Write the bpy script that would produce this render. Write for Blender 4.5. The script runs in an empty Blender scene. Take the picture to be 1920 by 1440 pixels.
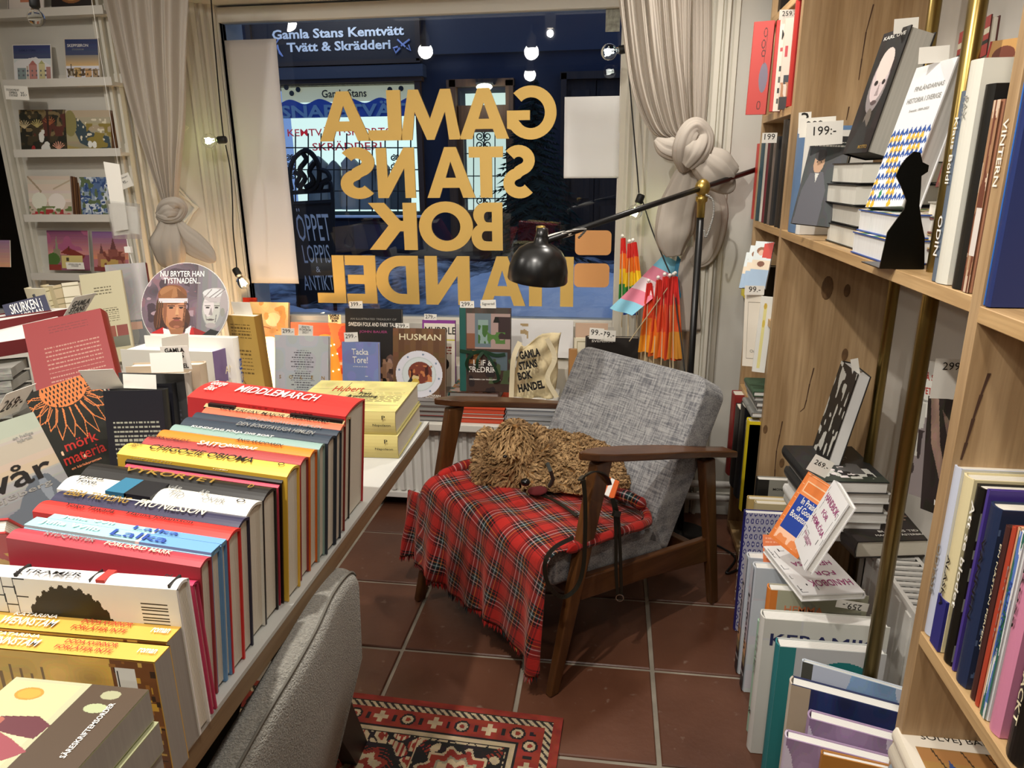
import bpy, bmesh, math, random
import numpy as np
from mathutils import Matrix, Vector
random.seed(7); rng = np.random.default_rng(11)
SC = bpy.context.scene; COL = SC.collection

# ---------------------------------------------------------------- camera
FPX = 1331.0; PITCH = math.radians(16.6); YAW = math.radians(8.0); ROLL = math.radians(0.5); EYE = Vector((0, 0, 1.42))
cF = Vector((-math.sin(YAW)*math.cos(PITCH), math.cos(YAW)*math.cos(PITCH), -math.sin(PITCH)))
cR0 = Vector((math.cos(YAW), math.sin(YAW), 0)); cU0 = cR0.cross(cF)
cR = cR0*math.cos(ROLL) - cU0*math.sin(ROLL); cU = cU0*math.cos(ROLL) + cR0*math.sin(ROLL)
cam_d = bpy.data.cameras.new('camera'); cam = bpy.data.objects.new('camera', cam_d); COL.objects.link(cam)
cam_d.sensor_width = 36; cam_d.lens = 36*FPX/1920; cam_d.clip_start = .05
cam.matrix_world = Matrix(((cR.x, cU.x, -cF.x, EYE.x), (cR.y, cU.y, -cF.y, EYE.y), (cR.z, cU.z, -cF.z, EYE.z), (0, 0, 0, 1)))
SC.camera = cam
# ---------------------------------------------------------------- dusk sky, lamps, exposure
W = bpy.data.worlds.new('dusk'); SC.world = W; W.use_nodes = True
W.node_tree.nodes['Background'].inputs[0].default_value = (.17, .28, .56, 1)
W.node_tree.nodes['Background'].inputs[1].default_value = 1.35
SC.view_settings.view_transform = 'Standard'; SC.view_settings.look = 'None'
SC.view_settings.gamma = 1; SC.view_settings.use_curve_mapping = False
SC.view_settings.exposure = -0.22
SPOTS = [(-1.60, .10, 2.5, 14), (-.50, .70, 2.5, 46), (-.73, -.12, 2.5, 20), (-.91, -1.59, 2.5, 12), (-2.2, 1.45, 2.5, 20), (.22, 2.38, 2.5, 22), (.1, .1, 2.5, 16)]
def light(kind, loc, power, color, size=.05, aim=None, spot=None, blend=.5):
    l = bpy.data.lights.new('scene_light', kind); l.energy = power; l.color = color
    if kind == 'AREA': l.shape = 'RECTANGLE'; l.size, l.size_y = size
    else: l.shadow_soft_size = size
    o = bpy.data.objects.new('scene_light', l); COL.objects.link(o); o.location = loc
    if aim is not None: o.rotation_euler = (Vector(aim)-Vector(loc)).to_track_quat('-Z', 'Y').to_euler()
    if spot: l.spot_size = math.radians(spot); l.spot_blend = blend
    return o
for (x, y, z, p) in SPOTS:
    light('SPOT', (x, y, z-.10), p*2.2, (1, .94, .86), (.022 if p > 40 else .06), aim=(x*.5, y+.9 if y < 2 else y-.35, .3), spot=150, blend=.9)
light('AREA', (-.5, .7, 2.56), 21, (1, .94, .87), (2.6, 3.2), aim=(-.5, .4, 0))  # broad soft fill added under the ceiling, belongs to no fixture

# ---------------------------------------------------------------- helpers
def ray(px, py): return cF + cR*((px-960)/FPX) - cU*((py-720)/FPX)
def at(px, py, X=None, Y=None, Z=None):
    r = ray(px, py)
    t = (X/r.x) if X is not None else (Y/r.y) if Y is not None else (Z-EYE.z)/r.z
    return EYE + r*t
def lin(c):
    return c/12.92 if c <= .04045 else ((c+.055)/1.055)**2.4
def hx(s):
    if not isinstance(s, str): return s
    return tuple(int(s[i:i+2], 16)/255 for i in (0, 2, 4))
MC = {}
def M(c, rough=.55, metal=0.0, bump=0, bscale=60, grain=0, gscale=(8, 8, 8), emit=0, spec=.5, sheen=0, alpha=1):
    """plain procedural material: colour, optional fine relief and grain"""
    key = (c, rough, metal, bump, bscale, grain, gscale, emit, spec, sheen, alpha)
    if key in MC: return MC[key]
    m = bpy.data.materials.new('mat_%d' % len(MC)); m.use_nodes = True; nt = m.node_tree; b = nt.nodes['Principled BSDF']
    col = tuple(lin(v) for v in hx(c))+(1,)
    b.inputs['Base Color'].default_value = col; b.inputs['Roughness'].default_value = rough; b.inputs['Metallic'].default_value = metal
    b.inputs['Specular IOR Level'].default_value = spec
    if sheen: b.inputs['Sheen Weight'].default_value = sheen
    if emit: b.inputs['Emission Color'].default_value = col; b.inputs['Emission Strength'].default_value = emit
    if alpha < 1: b.inputs['Alpha'].default_value = alpha
    if bump or grain:
        tc = nt.nodes.new('ShaderNodeTexCoord'); mp = nt.nodes.new('ShaderNodeMapping'); nt.links.new(tc.outputs['Object'], mp.inputs[0])
        mp.inputs['Scale'].default_value = gscale
        if grain:
            n = nt.nodes.new('ShaderNodeTexNoise'); n.inputs['Scale'].default_value = 1; n.inputs['Detail'].default_value = 6; nt.links.new(mp.outputs[0], n.inputs[0])
            mx = nt.nodes.new('ShaderNodeMix'); mx.data_type = 'RGBA'; mx.blend_type = 'MULTIPLY'
            rp = nt.nodes.new('ShaderNodeValToRGB'); rp.color_ramp.elements[0].position = .32; rp.color_ramp.elements[1].position = .68
            k = 1-grain; rp.color_ramp.elements[0].color = (k, k, k, 1); rp.color_ramp.elements[1].color = (1, 1, 1, 1)
            nt.links.new(n.outputs[0], rp.inputs[0]); mx.inputs[0].default_value = 1; mx.inputs[6].default_value = col
            nt.links.new(rp.outputs[0], mx.inputs[7]); nt.links.new(mx.outputs[2], b.inputs['Base Color'])
        if bump:
            n2 = nt.nodes.new('ShaderNodeTexNoise'); n2.inputs['Scale'].default_value = bscale; n2.inputs['Detail'].default_value = 3; nt.links.new(tc.outputs['Object'], n2.inputs[0])
            bp = nt.nodes.new('ShaderNodeBump'); bp.inputs['Strength'].default_value = bump; bp.inputs['Distance'].default_value = .01
            nt.links.new(n2.outputs[0], bp.inputs['Height']); nt.links.new(bp.outputs[0], b.inputs['Normal'])
    MC[key] = m; return m
def node_mat(name):
    m = bpy.data.materials.new(name); m.use_nodes = True
    return m, m.node_tree, m.node_tree.nodes['Principled BSDF']
def attr_mat(name='print', rough=.45, emit=0):
    m, nt, b = node_mat(name); a = nt.nodes.new('ShaderNodeAttribute'); a.attribute_name = 'ink'
    nt.links.new(a.outputs['Color'], b.inputs['Base Color']); b.inputs['Roughness'].default_value = rough
    if emit:
        nt.links.new(a.outputs['Color'], b.inputs['Emission Color']); b.inputs['Emission Strength'].default_value = emit
    return m
PRINT = attr_mat(); PRINT_MATT = attr_mat('print_matt', .95)
def stripe_mat(name, c1, c2, axis, scale, rough=.8):
    m, nt, b = node_mat(name); tc = nt.nodes.new('ShaderNodeTexCoord'); w = nt.nodes.new('ShaderNodeTexWave'); w.bands_direction = axis
    w.inputs['Scale'].default_value = scale; w.inputs['Distortion'].default_value = 2.5; w.inputs['Detail'].default_value = 2
    nt.links.new(tc.outputs['Object'], w.inputs[0]); r = nt.nodes.new('ShaderNodeValToRGB')
    r.color_ramp.elements[0].color = tuple(lin(v) for v in hx(c1))+(1,); r.color_ramp.elements[1].color = tuple(lin(v) for v in hx(c2))+(1,)
    nt.links.new(w.outputs[0], r.inputs[0]); nt.links.new(r.outputs[0], b.inputs['Base Color']); b.inputs['Roughness'].default_value = rough
    return m
PAGES = stripe_mat('pages', 'c9c3b2', 'ece7da', 'Y', 130); PAGES_W = stripe_mat('pages_white', 'd2d0c8', 'f4f3ef', 'Y', 130)
def wood_mat(name, base, dark, axis=2, scale=3.0, rough=.45, knots=.25, fine=60):
    m, nt, b = node_mat(name); N = nt.nodes.new; L = nt.links.new
    tc = N('ShaderNodeTexCoord'); mp = N('ShaderNodeMapping'); L(tc.outputs['Object'], mp.inputs[0])
    s = [14.0, 14.0, 14.0]; s[axis] = .9; mp.inputs['Scale'].default_value = [v*scale/3 for v in s]
    n = N('ShaderNodeTexNoise'); n.inputs['Scale'].default_value = 1; n.inputs['Detail'].default_value = 8; n.inputs['Distortion'].default_value = .8; L(mp.outputs[0], n.inputs[0])
    mp2 = N('ShaderNodeMapping'); L(tc.outputs['Object'], mp2.inputs[0]); s2 = [fine*1.0]*3; s2[axis] = 3; mp2.inputs['Scale'].default_value = s2
    n2 = N('ShaderNodeTexNoise'); n2.inputs['Scale'].default_value = 2; n2.inputs['Detail'].default_value = 4; L(mp2.outputs[0], n2.inputs[0])
    mp3 = N('ShaderNodeMapping'); L(tc.outputs['Object'], mp3.inputs[0]); s3 = [6.0]*3; s3[axis] = 2.2; mp3.inputs['Scale'].default_value = s3
    n3 = N('ShaderNodeTexVoronoi'); n3.inputs['Scale'].default_value = 1; L(mp3.outputs[0], n3.inputs[0])
    r = N('ShaderNodeValToRGB'); r.color_ramp.elements[0].position = .28; r.color_ramp.elements[1].position = .72
    r.color_ramp.elements[0].color = tuple(lin(v) for v in hx(dark))+(1,); r.color_ramp.elements[1].color = tuple(lin(v) for v in hx(base))+(1,)
    L(n.outputs[0], r.inputs[0])
    mx = N('ShaderNodeMix'); mx.data_type = 'RGBA'; mx.blend_type = 'MULTIPLY'; mx.inputs[0].default_value = .35
    r2 = N('ShaderNodeValToRGB'); r2.color_ramp.elements[0].position = .35; r2.color_ramp.elements[1].position = .6; r2.color_ramp.elements[0].color = (.5, .42, .35, 1); L(n2.outputs[0], r2.inputs[0])
    L(r.outputs[0], mx.inputs[6]); L(r2.outputs[0], mx.inputs[7])
    mx2 = N('ShaderNodeMix'); mx2.data_type = 'RGBA'; mx2.blend_type = 'MULTIPLY'; mx2.inputs[0].default_value = knots
    r3 = N('ShaderNodeValToRGB'); r3.color_ramp.elements[0].position = .02; r3.color_ramp.elements[1].position = .16; r3.color_ramp.elements[0].color = (.15, .09, .05, 1); L(n3.outputs[0], r3.inputs[0])
    L(mx.outputs[2], mx2.inputs[6]); L(r3.outputs[0], mx2.inputs[7]); L(mx2.outputs[2], b.inputs['Base Color'])
    b.inputs['Roughness'].default_value = rough
    bp = N('ShaderNodeBump'); bp.inputs['Strength'].default_value = .12; bp.inputs['Distance'].default_value = .004; L(n2.outputs[0], bp.inputs['Height']); L(bp.outputs[0], b.inputs['Normal'])
    return m
OAK = wood_mat('oak', 'c6a880', '9c7d56'); OAK_X = wood_mat('oak_edge', 'd2b07f', 'b08d5e', axis=1, knots=0)
WALNUT = wood_mat('walnut', '6b4426', '3d2312', axis=0, rough=.3, knots=0); WALNUT_Z = wood_mat('walnut_leg', '65401f', '3d2312', axis=2, rough=.32, knots=0)

def link(me, name, mat, parent=None, loc=None, smooth=False):
    o = bpy.data.objects.new(name, me); COL.objects.link(o)
    if mat is not None and not me.materials:
        for mm in (mat if isinstance(mat, (list, tuple)) else [mat]): me.materials.append(mm)
    if parent is not None: o.parent = parent
    if loc is not None: o.location = loc
    if smooth: me.shade_smooth() if hasattr(me, 'shade_smooth') else [setattr(p, 'use_smooth', True) for p in me.polygons]
    return o
class G:
    """gathers boxes, tubes, grids and prisms into one mesh"""
    def __init__(s): s.v = []; s.f = []; s.mi = []; s.cur = 0
    def add(s, vs, fs):
        k = len(s.v); s.v += [tuple(v) for v in vs]; s.f += [tuple(i+k for i in f) for f in fs]; s.mi += [s.cur]*len(fs); return s
    def box(s, a, b, mtx=None):
        (x0, y0, z0), (x1, y1, z1) = a, b
        vs = [Vector(p) for p in ((x0, y0, z0), (x1, y0, z0), (x1, y1, z0), (x0, y1, z0), (x0, y0, z1), (x1, y0, z1), (x1, y1, z1), (x0, y1, z1))]
        if mtx is not None: vs = [mtx @ v for v in vs]
        return s.add(vs, [(0, 3, 2, 1), (4, 5, 6, 7), (0, 1, 5, 4), (1, 2, 6, 5), (2, 3, 7, 6), (3, 0, 4, 7)])
    def prism(s, pts, n0, n1, ax='z', mtx=None):
        """polygon extruded: ax z -> (x,y), ax x -> (y,z), ax y -> (x,z)"""
        f = {'z': lambda p, t: (p[0], p[1], t), 'x': lambda p, t: (t, p[0], p[1]), 'y': lambda p, t: (p[0], t, p[1])}[ax]
        n = len(pts); vs = [Vector(f(p, n0)) for p in pts]+[Vector(f(p, n1)) for p in pts]
        if mtx is not None: vs = [mtx @ v for v in vs]
        fs = [tuple(range(n))[::-1], tuple(range(n, 2*n))]+[(i, (i+1) % n, n+(i+1) % n, n+i) for i in range(n)]
        return s.add(vs, fs)
    def tube(s, pts, r, n=8, cap=True):
        pts = [Vector(p) for p in pts]; rs = r if isinstance(r, (list, tuple)) else [r]*len(pts); vs = []; up = None
        for i, p in enumerate(pts):
            d = (pts[min(i+1, len(pts)-1)]-pts[max(i-1, 0)]).normalized()
            if up is None: up = d.orthogonal().normalized()
            a = (up-d*up.dot(d)); a = a.normalized() if a.length > 1e-6 else d.orthogonal().normalized(); up = a; b = d.cross(a)
            vs += [p+(a*math.cos(2*math.pi*k/n)+b*math.sin(2*math.pi*k/n))*rs[i] for k in range(n)]
        fs = [(i*n+k, i*n+(k+1) % n, (i+1)*n+(k+1) % n, (i+1)*n+k) for i in range(len(pts)-1) for k in range(n)]
        if cap: fs += [tuple(range(n))[::-1], tuple(range(len(vs)-n, len(vs)))]
        return s.add(vs, fs)
    def lathe(s, prof, c=(0, 0, 0), n=20, mtx=None):
        vs = []
        for (r, z) in prof: vs += [Vector((r*math.cos(2*math.pi*k/n), r*math.sin(2*math.pi*k/n), z)) for k in range(n)]
        if mtx is not None: vs = [mtx @ v for v in vs]
        vs = [v+Vector(c) for v in vs]
        fs = [(i*n+k, i*n+(k+1) % n, (i+1)*n+(k+1) % n, (i+1)*n+k) for i in range(len(prof)-1) for k in range(n)]
        return s.add(vs, fs)
    def ball(s, c, r, n=10, m=7):
        rr = r if isinstance(r, (tuple, list)) else (r, r, r)
        mt = Matrix.Diagonal((rr[0], rr[1], rr[2], 1))
        return s.lathe([(math.sin(math.pi*i/m)+1e-5, -math.cos(math.pi*i/m)) for i in range(m+1)], c, n, mt)
    def grid(s, fn, nu, nv):
        vs = [fn(i/nu, j/nv) for j in range(nv+1) for i in range(nu+1)]; w = nu+1
        return s.add(vs, [(j*w+i, j*w+i+1, (j+1)*w+i+1, (j+1)*w+i) for j in range(nv) for i in range(nu)])
    def mesh(s, name):
        me = bpy.data.meshes.new(name); me.from_pydata(s.v, [], s.f); me.update()
        if any(s.mi): me.polygons.foreach_set('material_index', s.mi)
        return me
    def obj(s, name, mat, parent=None, smooth=False, bevel=0, seg=2, subsurf=0, solid=0):
        o = link(s.mesh(name), name, mat, parent, smooth=smooth)
        if solid: m = o.modifiers.new('solid', 'SOLIDIFY'); m.thickness = solid; m.offset = 0
        if bevel: m = o.modifiers.new('bevel', 'BEVEL'); m.width = bevel; m.segments = seg; m.limit_method = 'ANGLE'; m.harden_normals = False
        if subsurf: m = o.modifiers.new('sub', 'SUBSURF'); m.levels = subsurf; m.render_levels = subsurf
        if bevel and smooth is False: pass
        return o
def tag(o, label=None, cat=None, group=None, kind=None):
    if label: o['label'] = label
    if cat: o['category'] = cat
    if group: o['group'] = group
    if kind: o['kind'] = kind
    return o
def thing(name, label, cat, loc=(0, 0, 0), axes=None, rz=0, group=None):
    o = bpy.data.objects.new(name, None); COL.objects.link(o); o.empty_display_size = .05
    if axes is not None:
        ex, ey, ez = [Vector(a) for a in axes]; m = Matrix((ex, ey, ez)).transposed().to_4x4(); m.translation = Vector(loc); o.matrix_world = m
    else: o.location = loc; o.rotation_euler = (0, 0, rz)
    return tag(o, label, cat, group)
def struct(g, name, mat, **k):
    o = g.obj(name, mat, **k); o['kind'] = 'structure'; return o
# lettering ---------------------------------------------------
TXT = {}
def text_mesh(s, bold=0, depth=.0):
    key = (s, bold, depth)
    if key in TXT: return TXT[key]
    cu = bpy.data.curves.new('t', 'FONT'); cu.body = s; cu.size = 1; cu.align_x = 'CENTER'; cu.align_y = 'CENTER'; cu.resolution_u = 2; cu.offset = bold; cu.extrude = depth; cu.space_line = .85
    o = bpy.data.objects.new('t', cu); COL.objects.link(o); dg = bpy.context.evaluated_depsgraph_get()
    me = bpy.data.meshes.new_from_object(o.evaluated_get(dg)); bpy.data.objects.remove(o); bpy.data.curves.remove(cu)
    if len(me.vertices):
        co = np.empty(len(me.vertices)*3, 'f'); me.vertices.foreach_get('co', co); co = co.reshape(-1, 3); mn, mxx = co.min(0), co.max(0); co[:, :2] -= (mn+mxx)[:2]/2
        me['w'] = float(mxx[0]-mn[0]); me['h'] = float(mxx[1]-mn[1]); me.vertices.foreach_set('co', co.ravel())
    TXT[key] = me; return me
def text(s, o, xd, yd, w=None, h=None, mat=None, parent=None, name='lettering', bold=.012, eps=.0012, maxw=None):
    """letters lying on a surface: centre o, reading direction xd, up direction yd, fitted to width w and/or height h (metres)"""
    me = text_mesh(s, bold).copy(); xd = Vector(xd).normalized(); yd = Vector(yd).normalized(); n = xd.cross(yd)
    sy = (h/me['h']) if h else (w/me['w']); sx = (w/me['w']) if w else sy
    if maxw and sx*me['w'] > maxw: sx = maxw/me['w']
    m = Matrix((xd*sx, yd*sy, n)).transposed().to_4x4(); m.translation = Vector(o)+n*eps
    me.transform(m); return link(me, name, mat, parent)
# painted print: cells of flat ink, merged along rows ---------------------
class Art:
    def __init__(s, w, h, bg='ffffff'):
        s.w, s.h = w, h; s.a = np.ones((h, w, 3))*np.array(hx(bg)); s.yy, s.xx = np.mgrid[0:h, 0:w]; s.xx = (s.xx+.5)/w; s.yy = (s.yy+.5)/h
    def put(s, m, c): s.a[m] = hx(c); return s
    def rect(s, x0, y0, x1, y1, c): return s.put((s.xx >= x0) & (s.xx < x1) & (s.yy >= y0) & (s.yy < y1), c)
    def ell(s, cx, cy, rx, ry, c, ring=None):
        d = ((s.xx-cx)/rx)**2+((s.yy-cy)/ry)**2; m = d <= 1
        if ring: m &= d > ring**2
        return s.put(m, c)
    def poly(s, pts, c):
        m = np.zeros(s.xx.shape, bool); n = len(pts)
        for i in range(n):
            x0, y0 = pts[i]; x1, y1 = pts[(i+1) % n]
            if y0 == y1: continue
            m ^= ((s.yy >= y0) != (s.yy >= y1)) & (s.xx < (x1-x0)*(s.yy-y0)/(y1-y0)+x0)
        return s.put(m, c)
    def line(s, pts, wd, c):
        asp = s.h/s.w
        for (x0, y0), (x1, y1) in zip(pts[:-1], pts[1:]):
            dx, dy = x1-x0, (y1-y0)*asp; L = dx*dx+dy*dy+1e-12; px = s.xx-x0; py = (s.yy-y0)*asp
            t = np.clip((px*dx+py*dy)/L, 0, 1); s.put(((px-t*dx)**2+(py-t*dy)**2) < (wd/2)**2, c)
        return s
    def grad(s, x0, y0, x1, y1, c0, c1, horiz=False):
        m = (s.xx >= x0) & (s.xx < x1) & (s.yy >= y0) & (s.yy < y1)
        t = ((s.xx-x0)/(x1-x0) if horiz else (s.yy-y0)/(y1-y0))[m][:, None]; s.a[m] = np.array(hx(c0))*(1-t)+np.array(hx(c1))*t; return s
    def field(s, n, seed):
        r = np.random.default_rng(seed).random((n+2, n+2)); fx = s.xx*n; fy = s.yy*n; i = fx.astype(int); j = fy.astype(int); u = fx-i; v = fy-j; u = u*u*(3-2*u); v = v*v*(3-2*v)
        return (r[j, i]*(1-u)+r[j, i+1]*u)*(1-v)+(r[j+1, i]*(1-u)+r[j+1, i+1]*u)*v
    def blotch(s, n, seed, thr, c, box=(0, 0, 1, 1)):
        x0, y0, x1, y1 = box; return s.put((s.field(n, seed) > thr) & (s.xx >= x0) & (s.xx < x1) & (s.yy >= y0) & (s.yy < y1), c)
    def mottle(s, n, seed, amt):
        s.a = np.clip(s.a*(1+amt*(s.field(n, seed)-.5)[:, :, None]*2), 0, 1); return s
    def lines(s, x0, y0, x1, y1, n, c, fill=.5, seed=1, step=.03):
        r = random.Random(seed)
        for k in range(n):
            y = y0+(y1-y0)*k/n; x = x0
            while x < x1:
                l = r.uniform(.5, 1.6)*step; s.rect(x, y, min(x+l, x1), y+(y1-y0)/n*fill, c); x += l+step*.35
        return s
    def obj(s, name, parent, o, xd, yd, w, h, eps=.0006, mask=None, mat=None, curve=None):
        """o = lower-left corner of the print, y grows upward in the picture as 1-yy"""
        q = np.round(s.a*31)/31; V = []; F = []; C = []; o = Vector(o); xd = Vector(xd).normalized(); yd = Vector(yd).normalized(); n = xd.cross(yd)
        for j in range(s.h):
            i = 0; row = q[j]
            while i < s.w:
                k = i+1
                if mask is not None and not mask[j, i]: i = k; continue
                while k < s.w and (row[k] == row[i]).all() and (mask is None or mask[j, k]) and (curve is None or k-i < 6): k += 1
                b = len(V)
                for (a, c) in ((i, j+1), (k, j+1), (k, j), (i, j)):
                    p = o+xd*(w*a/s.w)+yd*(h*(1-c/s.h))+n*eps
                    if curve: p = curve(p)
                    V.append(p)
                F.append((b, b+1, b+2, b+3)); C.append([lin(x) for x in row[i]]+[1]); i = k
        me = bpy.data.meshes.new(name); me.from_pydata(V, [], F); at_ = me.attributes.new('ink', 'FLOAT_COLOR', 'FACE'); at_.data.foreach_set('color', np.array(C, 'f').ravel())
        return link(me, name, mat or PRINT, parent)
# books ---------------------------------------------------------
INK = {'k': M('15120f', .5), 'w': M('f2efe6', .5), 'g': M('c9a24a', .35, .6), 'r': M('b5281e', .5), 'b': M('2a4a9c', .5), 'o': M('e0875a', .5), 'y': M('e8c24a', .5), 's': M('8b8b86', .5), 'p': M('a3417a', .5), 'n': M('2a2f5a', .5), 'c': M('e9ddb8', .5)}
X3, Y3, Z3 = Vector((1, 0, 0)), Vector((0, 1, 0)), Vector((0, 0, 1))
def norm(v): return Vector(v).normalized()
def book(label, loc, axes, W, H, T, cover='884444', spine=None, board=None, soft=False, pages=None, front=None, back=None, st=None, sm='w', sh=.45, ft=(), bt=(), tt=(), group=None, name='book', cat='book', bands=(), rough=.42, sart=None, kids=True):
    """local frame: x from spine to fore-edge, y from front cover to back cover, z from tail to head"""
    r = thing(name, label, cat, loc, axes, group=group)
    c = .0025 if not soft else .0012; ov = 0 if soft else .003; cm = M(board or cover, rough); bulge = min(T*.16, .006) if not soft else 0
    g = G(); k = 7 if not soft else 1
    arc = [(-bulge*math.sin(math.pi*i/k), T*i/k) for i in range(k+1)]; inn = [(c*1.0-bulge*.8*math.sin(math.pi*i/k), c+(T-2*c)*i/k) for i in range(k+1)]
    # front board, back board
    g.box((arc[0][0], 0, 0), (W, c, H)); g.box((0, T-c, 0), (W, T, H)); cv = g.obj('cover', M(cover, rough), r)
    g = G()
    for i in range(k):
        a, b2, d, e = arc[i], arc[i+1], inn[i+1], inn[i]
        g.add([(a[0], a[1], 0), (b2[0], b2[1], 0), (d[0], d[1], 0), (e[0], e[1], 0), (a[0], a[1], H), (b2[0], b2[1], H), (d[0], d[1], H), (e[0], e[1], H)], [(0, 1, 2, 3), (7, 6, 5, 4), (0, 4, 5, 1), (2, 6, 7, 3)])
    g.obj('spine', M(spine or cover, rough), r, smooth=False); sp_ = bpy.data.objects[len(bpy.data.objects)-1] if False else COL.objects[-1]
    G().box((c*1.2, c, ov), (W-ov, T-c, H-ov)).obj('page_block', pages or PAGES, r)
    if bands:
        for (z0, z1, cc) in bands: G().box((-bulge-.0006, .001, z0*H), (c, T-.001, z1*H)).obj('spine_band', M(cc, .45), sp_)
    if sart is not None: sart.obj('spine_print', sp_, (-bulge-.0005, T-.001, 0), (0, -1, 0), (0, 0, 1), T-.002, H)
    if front is not None: front.obj('cover_print', cv, (0, 0, 0), (1, 0, 0), (0, 0, 1), W, H)
    if back is not None: back.obj('back_print', cv, (W, T, 0), (-1, 0, 0), (0, 0, 1), W, H)
    if st:
        for (s_, z_, len_, *rest) in (st if isinstance(st, list) else [(st, .5, .8)]):
            ink = rest[0] if rest else sm; hh = rest[1] if len(rest) > 1 else sh; off = rest[2] if len(rest) > 2 else .5
            text(s_, (-bulge-.0012, T*off, z_*H), (0, 0, -1), (0, -1, 0), w=len_*H, h=hh*T, mat=INK[ink], parent=sp_)
    for (s_, u, v, w, h, ink) in ft: text(s_, (u*W, 0, v*H), X3, Z3, w=w*W if w else None, h=h*H if h else None, mat=INK[ink], parent=cv, eps=.0014)
    for (s_, u, v, w, h, ink) in bt: text(s_, (u*W, T, v*H), -X3, Z3, w=w*W if w else None, h=h*H if h else None, mat=INK[ink], parent=cv, eps=.0014)
    for (s_, u, v, w, h, ink) in tt: text(s_, (u*W, v*T, H), X3, -Y3, w=w*W if w else None, h=h*H if h else None, mat=INK[ink], parent=r, eps=.0014)
    return r
def facing(lean=0, turn=0):
    """axes of a book standing with its front cover toward -Y, leaning back by lean degrees, turned about Z"""
    l = math.radians(lean); t = math.radians(turn); R = Matrix.Rotation(t, 3, 'Z')
    return (R @ Vector((1, 0, 0)), R @ Vector((0, math.cos(l), -math.sin(l))), R @ Vector((0, math.sin(l), math.cos(l))))
def flat(turn=0):
    """axes of a book lying on its back, front cover up, spine toward -Y: x->+Y"""
    R = Matrix.Rotation(math.radians(turn), 3, 'Z')
    return (R @ Vector((1, 0, 0)), R @ Vector((0, 0, -1)), R @ Vector((0, 1, 0)))
def card(label, c, w, h, s, turn=0, lean=6, ink='k', cat='price card', name='price_card', rot=0, mat=None, tw=.8, col='f1eee4', extra=None, bold=.0, group=None, blank=False):
    """small paper card standing at c (bottom centre), facing -Y"""
    l = math.radians(lean); R = Matrix.Rotation(math.radians(turn), 3, 'Z') @ Matrix.Rotation(math.radians(-rot), 3, 'Y')
    ax = (R @ Vector((1, 0, 0)), R @ Vector((0, math.cos(l), -math.sin(l))), R @ Vector((0, math.sin(l), math.cos(l))))
    r = thing(name, label, cat, c, ax, group=group)
    G().box((-w/2, 0, 0), (w/2, .0006, h)).obj('paper', M(col, .8), r)
    if not blank:
        for (t_, u, v, tw_, th_) in (extra or [(s, .5, .62, tw, None)]):
            text(t_, (-w/2+u*w, 0, v*h), X3, Z3, w=tw_*w, h=th_*h if th_ else None, mat=INK[ink], parent=r, bold=bold, eps=.0009)
    return r
# ================================================================ THE ROOM
WHITE = M('d9d5ca', .6, grain=.05, gscale=(3, 3, 3)); WALLM = M('cfcbc2', .85, grain=.06, gscale=(4, 4, 4)); TRIMM = M('d6d2c4', .5)
def tile_mat():
    m, nt, b = node_mat('terracotta'); N = nt.nodes.new; L = nt.links.new
    g = N('ShaderNodeNewGeometry'); oi = N('ShaderNodeObjectInfo'); n = N('ShaderNodeTexNoise'); n.inputs['Scale'].default_value = 3.2; n.inputs['Detail'].default_value = 7; L(g.outputs['Position'], n.inputs[0])
    r = N('ShaderNodeValToRGB'); r.color_ramp.elements[0].position = .3; r.color_ramp.elements[1].position = .75
    r.color_ramp.elements[0].color = (lin(.33), lin(.20), lin(.14), 1); r.color_ramp.elements[1].color = (lin(.44), lin(.285), lin(.21), 1); L(n.outputs[0], r.inputs[0])
    hs = N('ShaderNodeHueSaturation'); mr = N('ShaderNodeMapRange'); mr.inputs[3].default_value = .86; mr.inputs[4].default_value = 1.1; L(oi.outputs['Random'], mr.inputs[0]); L(mr.outputs[0], hs.inputs['Value']); L(r.outputs[0], hs.inputs['Color'])
    n2 = N('ShaderNodeTexNoise'); n2.inputs['Scale'].default_value = 26; n2.inputs['Detail'].default_value = 5; L(g.outputs['Position'], n2.inputs[0])
    r2 = N('ShaderNodeValToRGB'); r2.color_ramp.elements[0].position = .66; r2.color_ramp.elements[1].position = .74; L(n2.outputs[0], r2.inputs[0])
    mx = N('ShaderNodeMix'); mx.data_type = 'RGBA'; mf = N('ShaderNodeMath'); mf.operation = 'MULTIPLY'; mf.inputs[1].default_value = .35; L(r2.outputs[0], mf.inputs[0]); L(mf.outputs[0], mx.inputs[0])
    L(hs.outputs[0], mx.inputs[6]); mx.inputs[7].default_value = (.36, .27, .21, 1); L(mx.outputs[2], b.inputs['Base Color'])
    rr = N('ShaderNodeMapRange'); rr.inputs[3].default_value = .22; rr.inputs[4].default_value = .6; L(n.outputs[0], rr.inputs[0]); L(rr.outputs[0], b.inputs['Roughness'])
    bp = N('ShaderNodeBump'); bp.inputs['Strength'].default_value = .12; bp.inputs['Distance'].default_value = .01; L(n2.outputs[0], bp.inputs['Height']); L(bp.outputs[0], b.inputs['Normal'])
    return m
floor = struct(G().box((-3.4, -2.6, -.06), (1.0, 2.97, -.007)), 'floor', M('a59c8c', .9, grain=.35, gscale=(9, 9, 9)))
TW, TD, X0t, Y0t = .3825, .36, -.607, 1.818
tm = None
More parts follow.
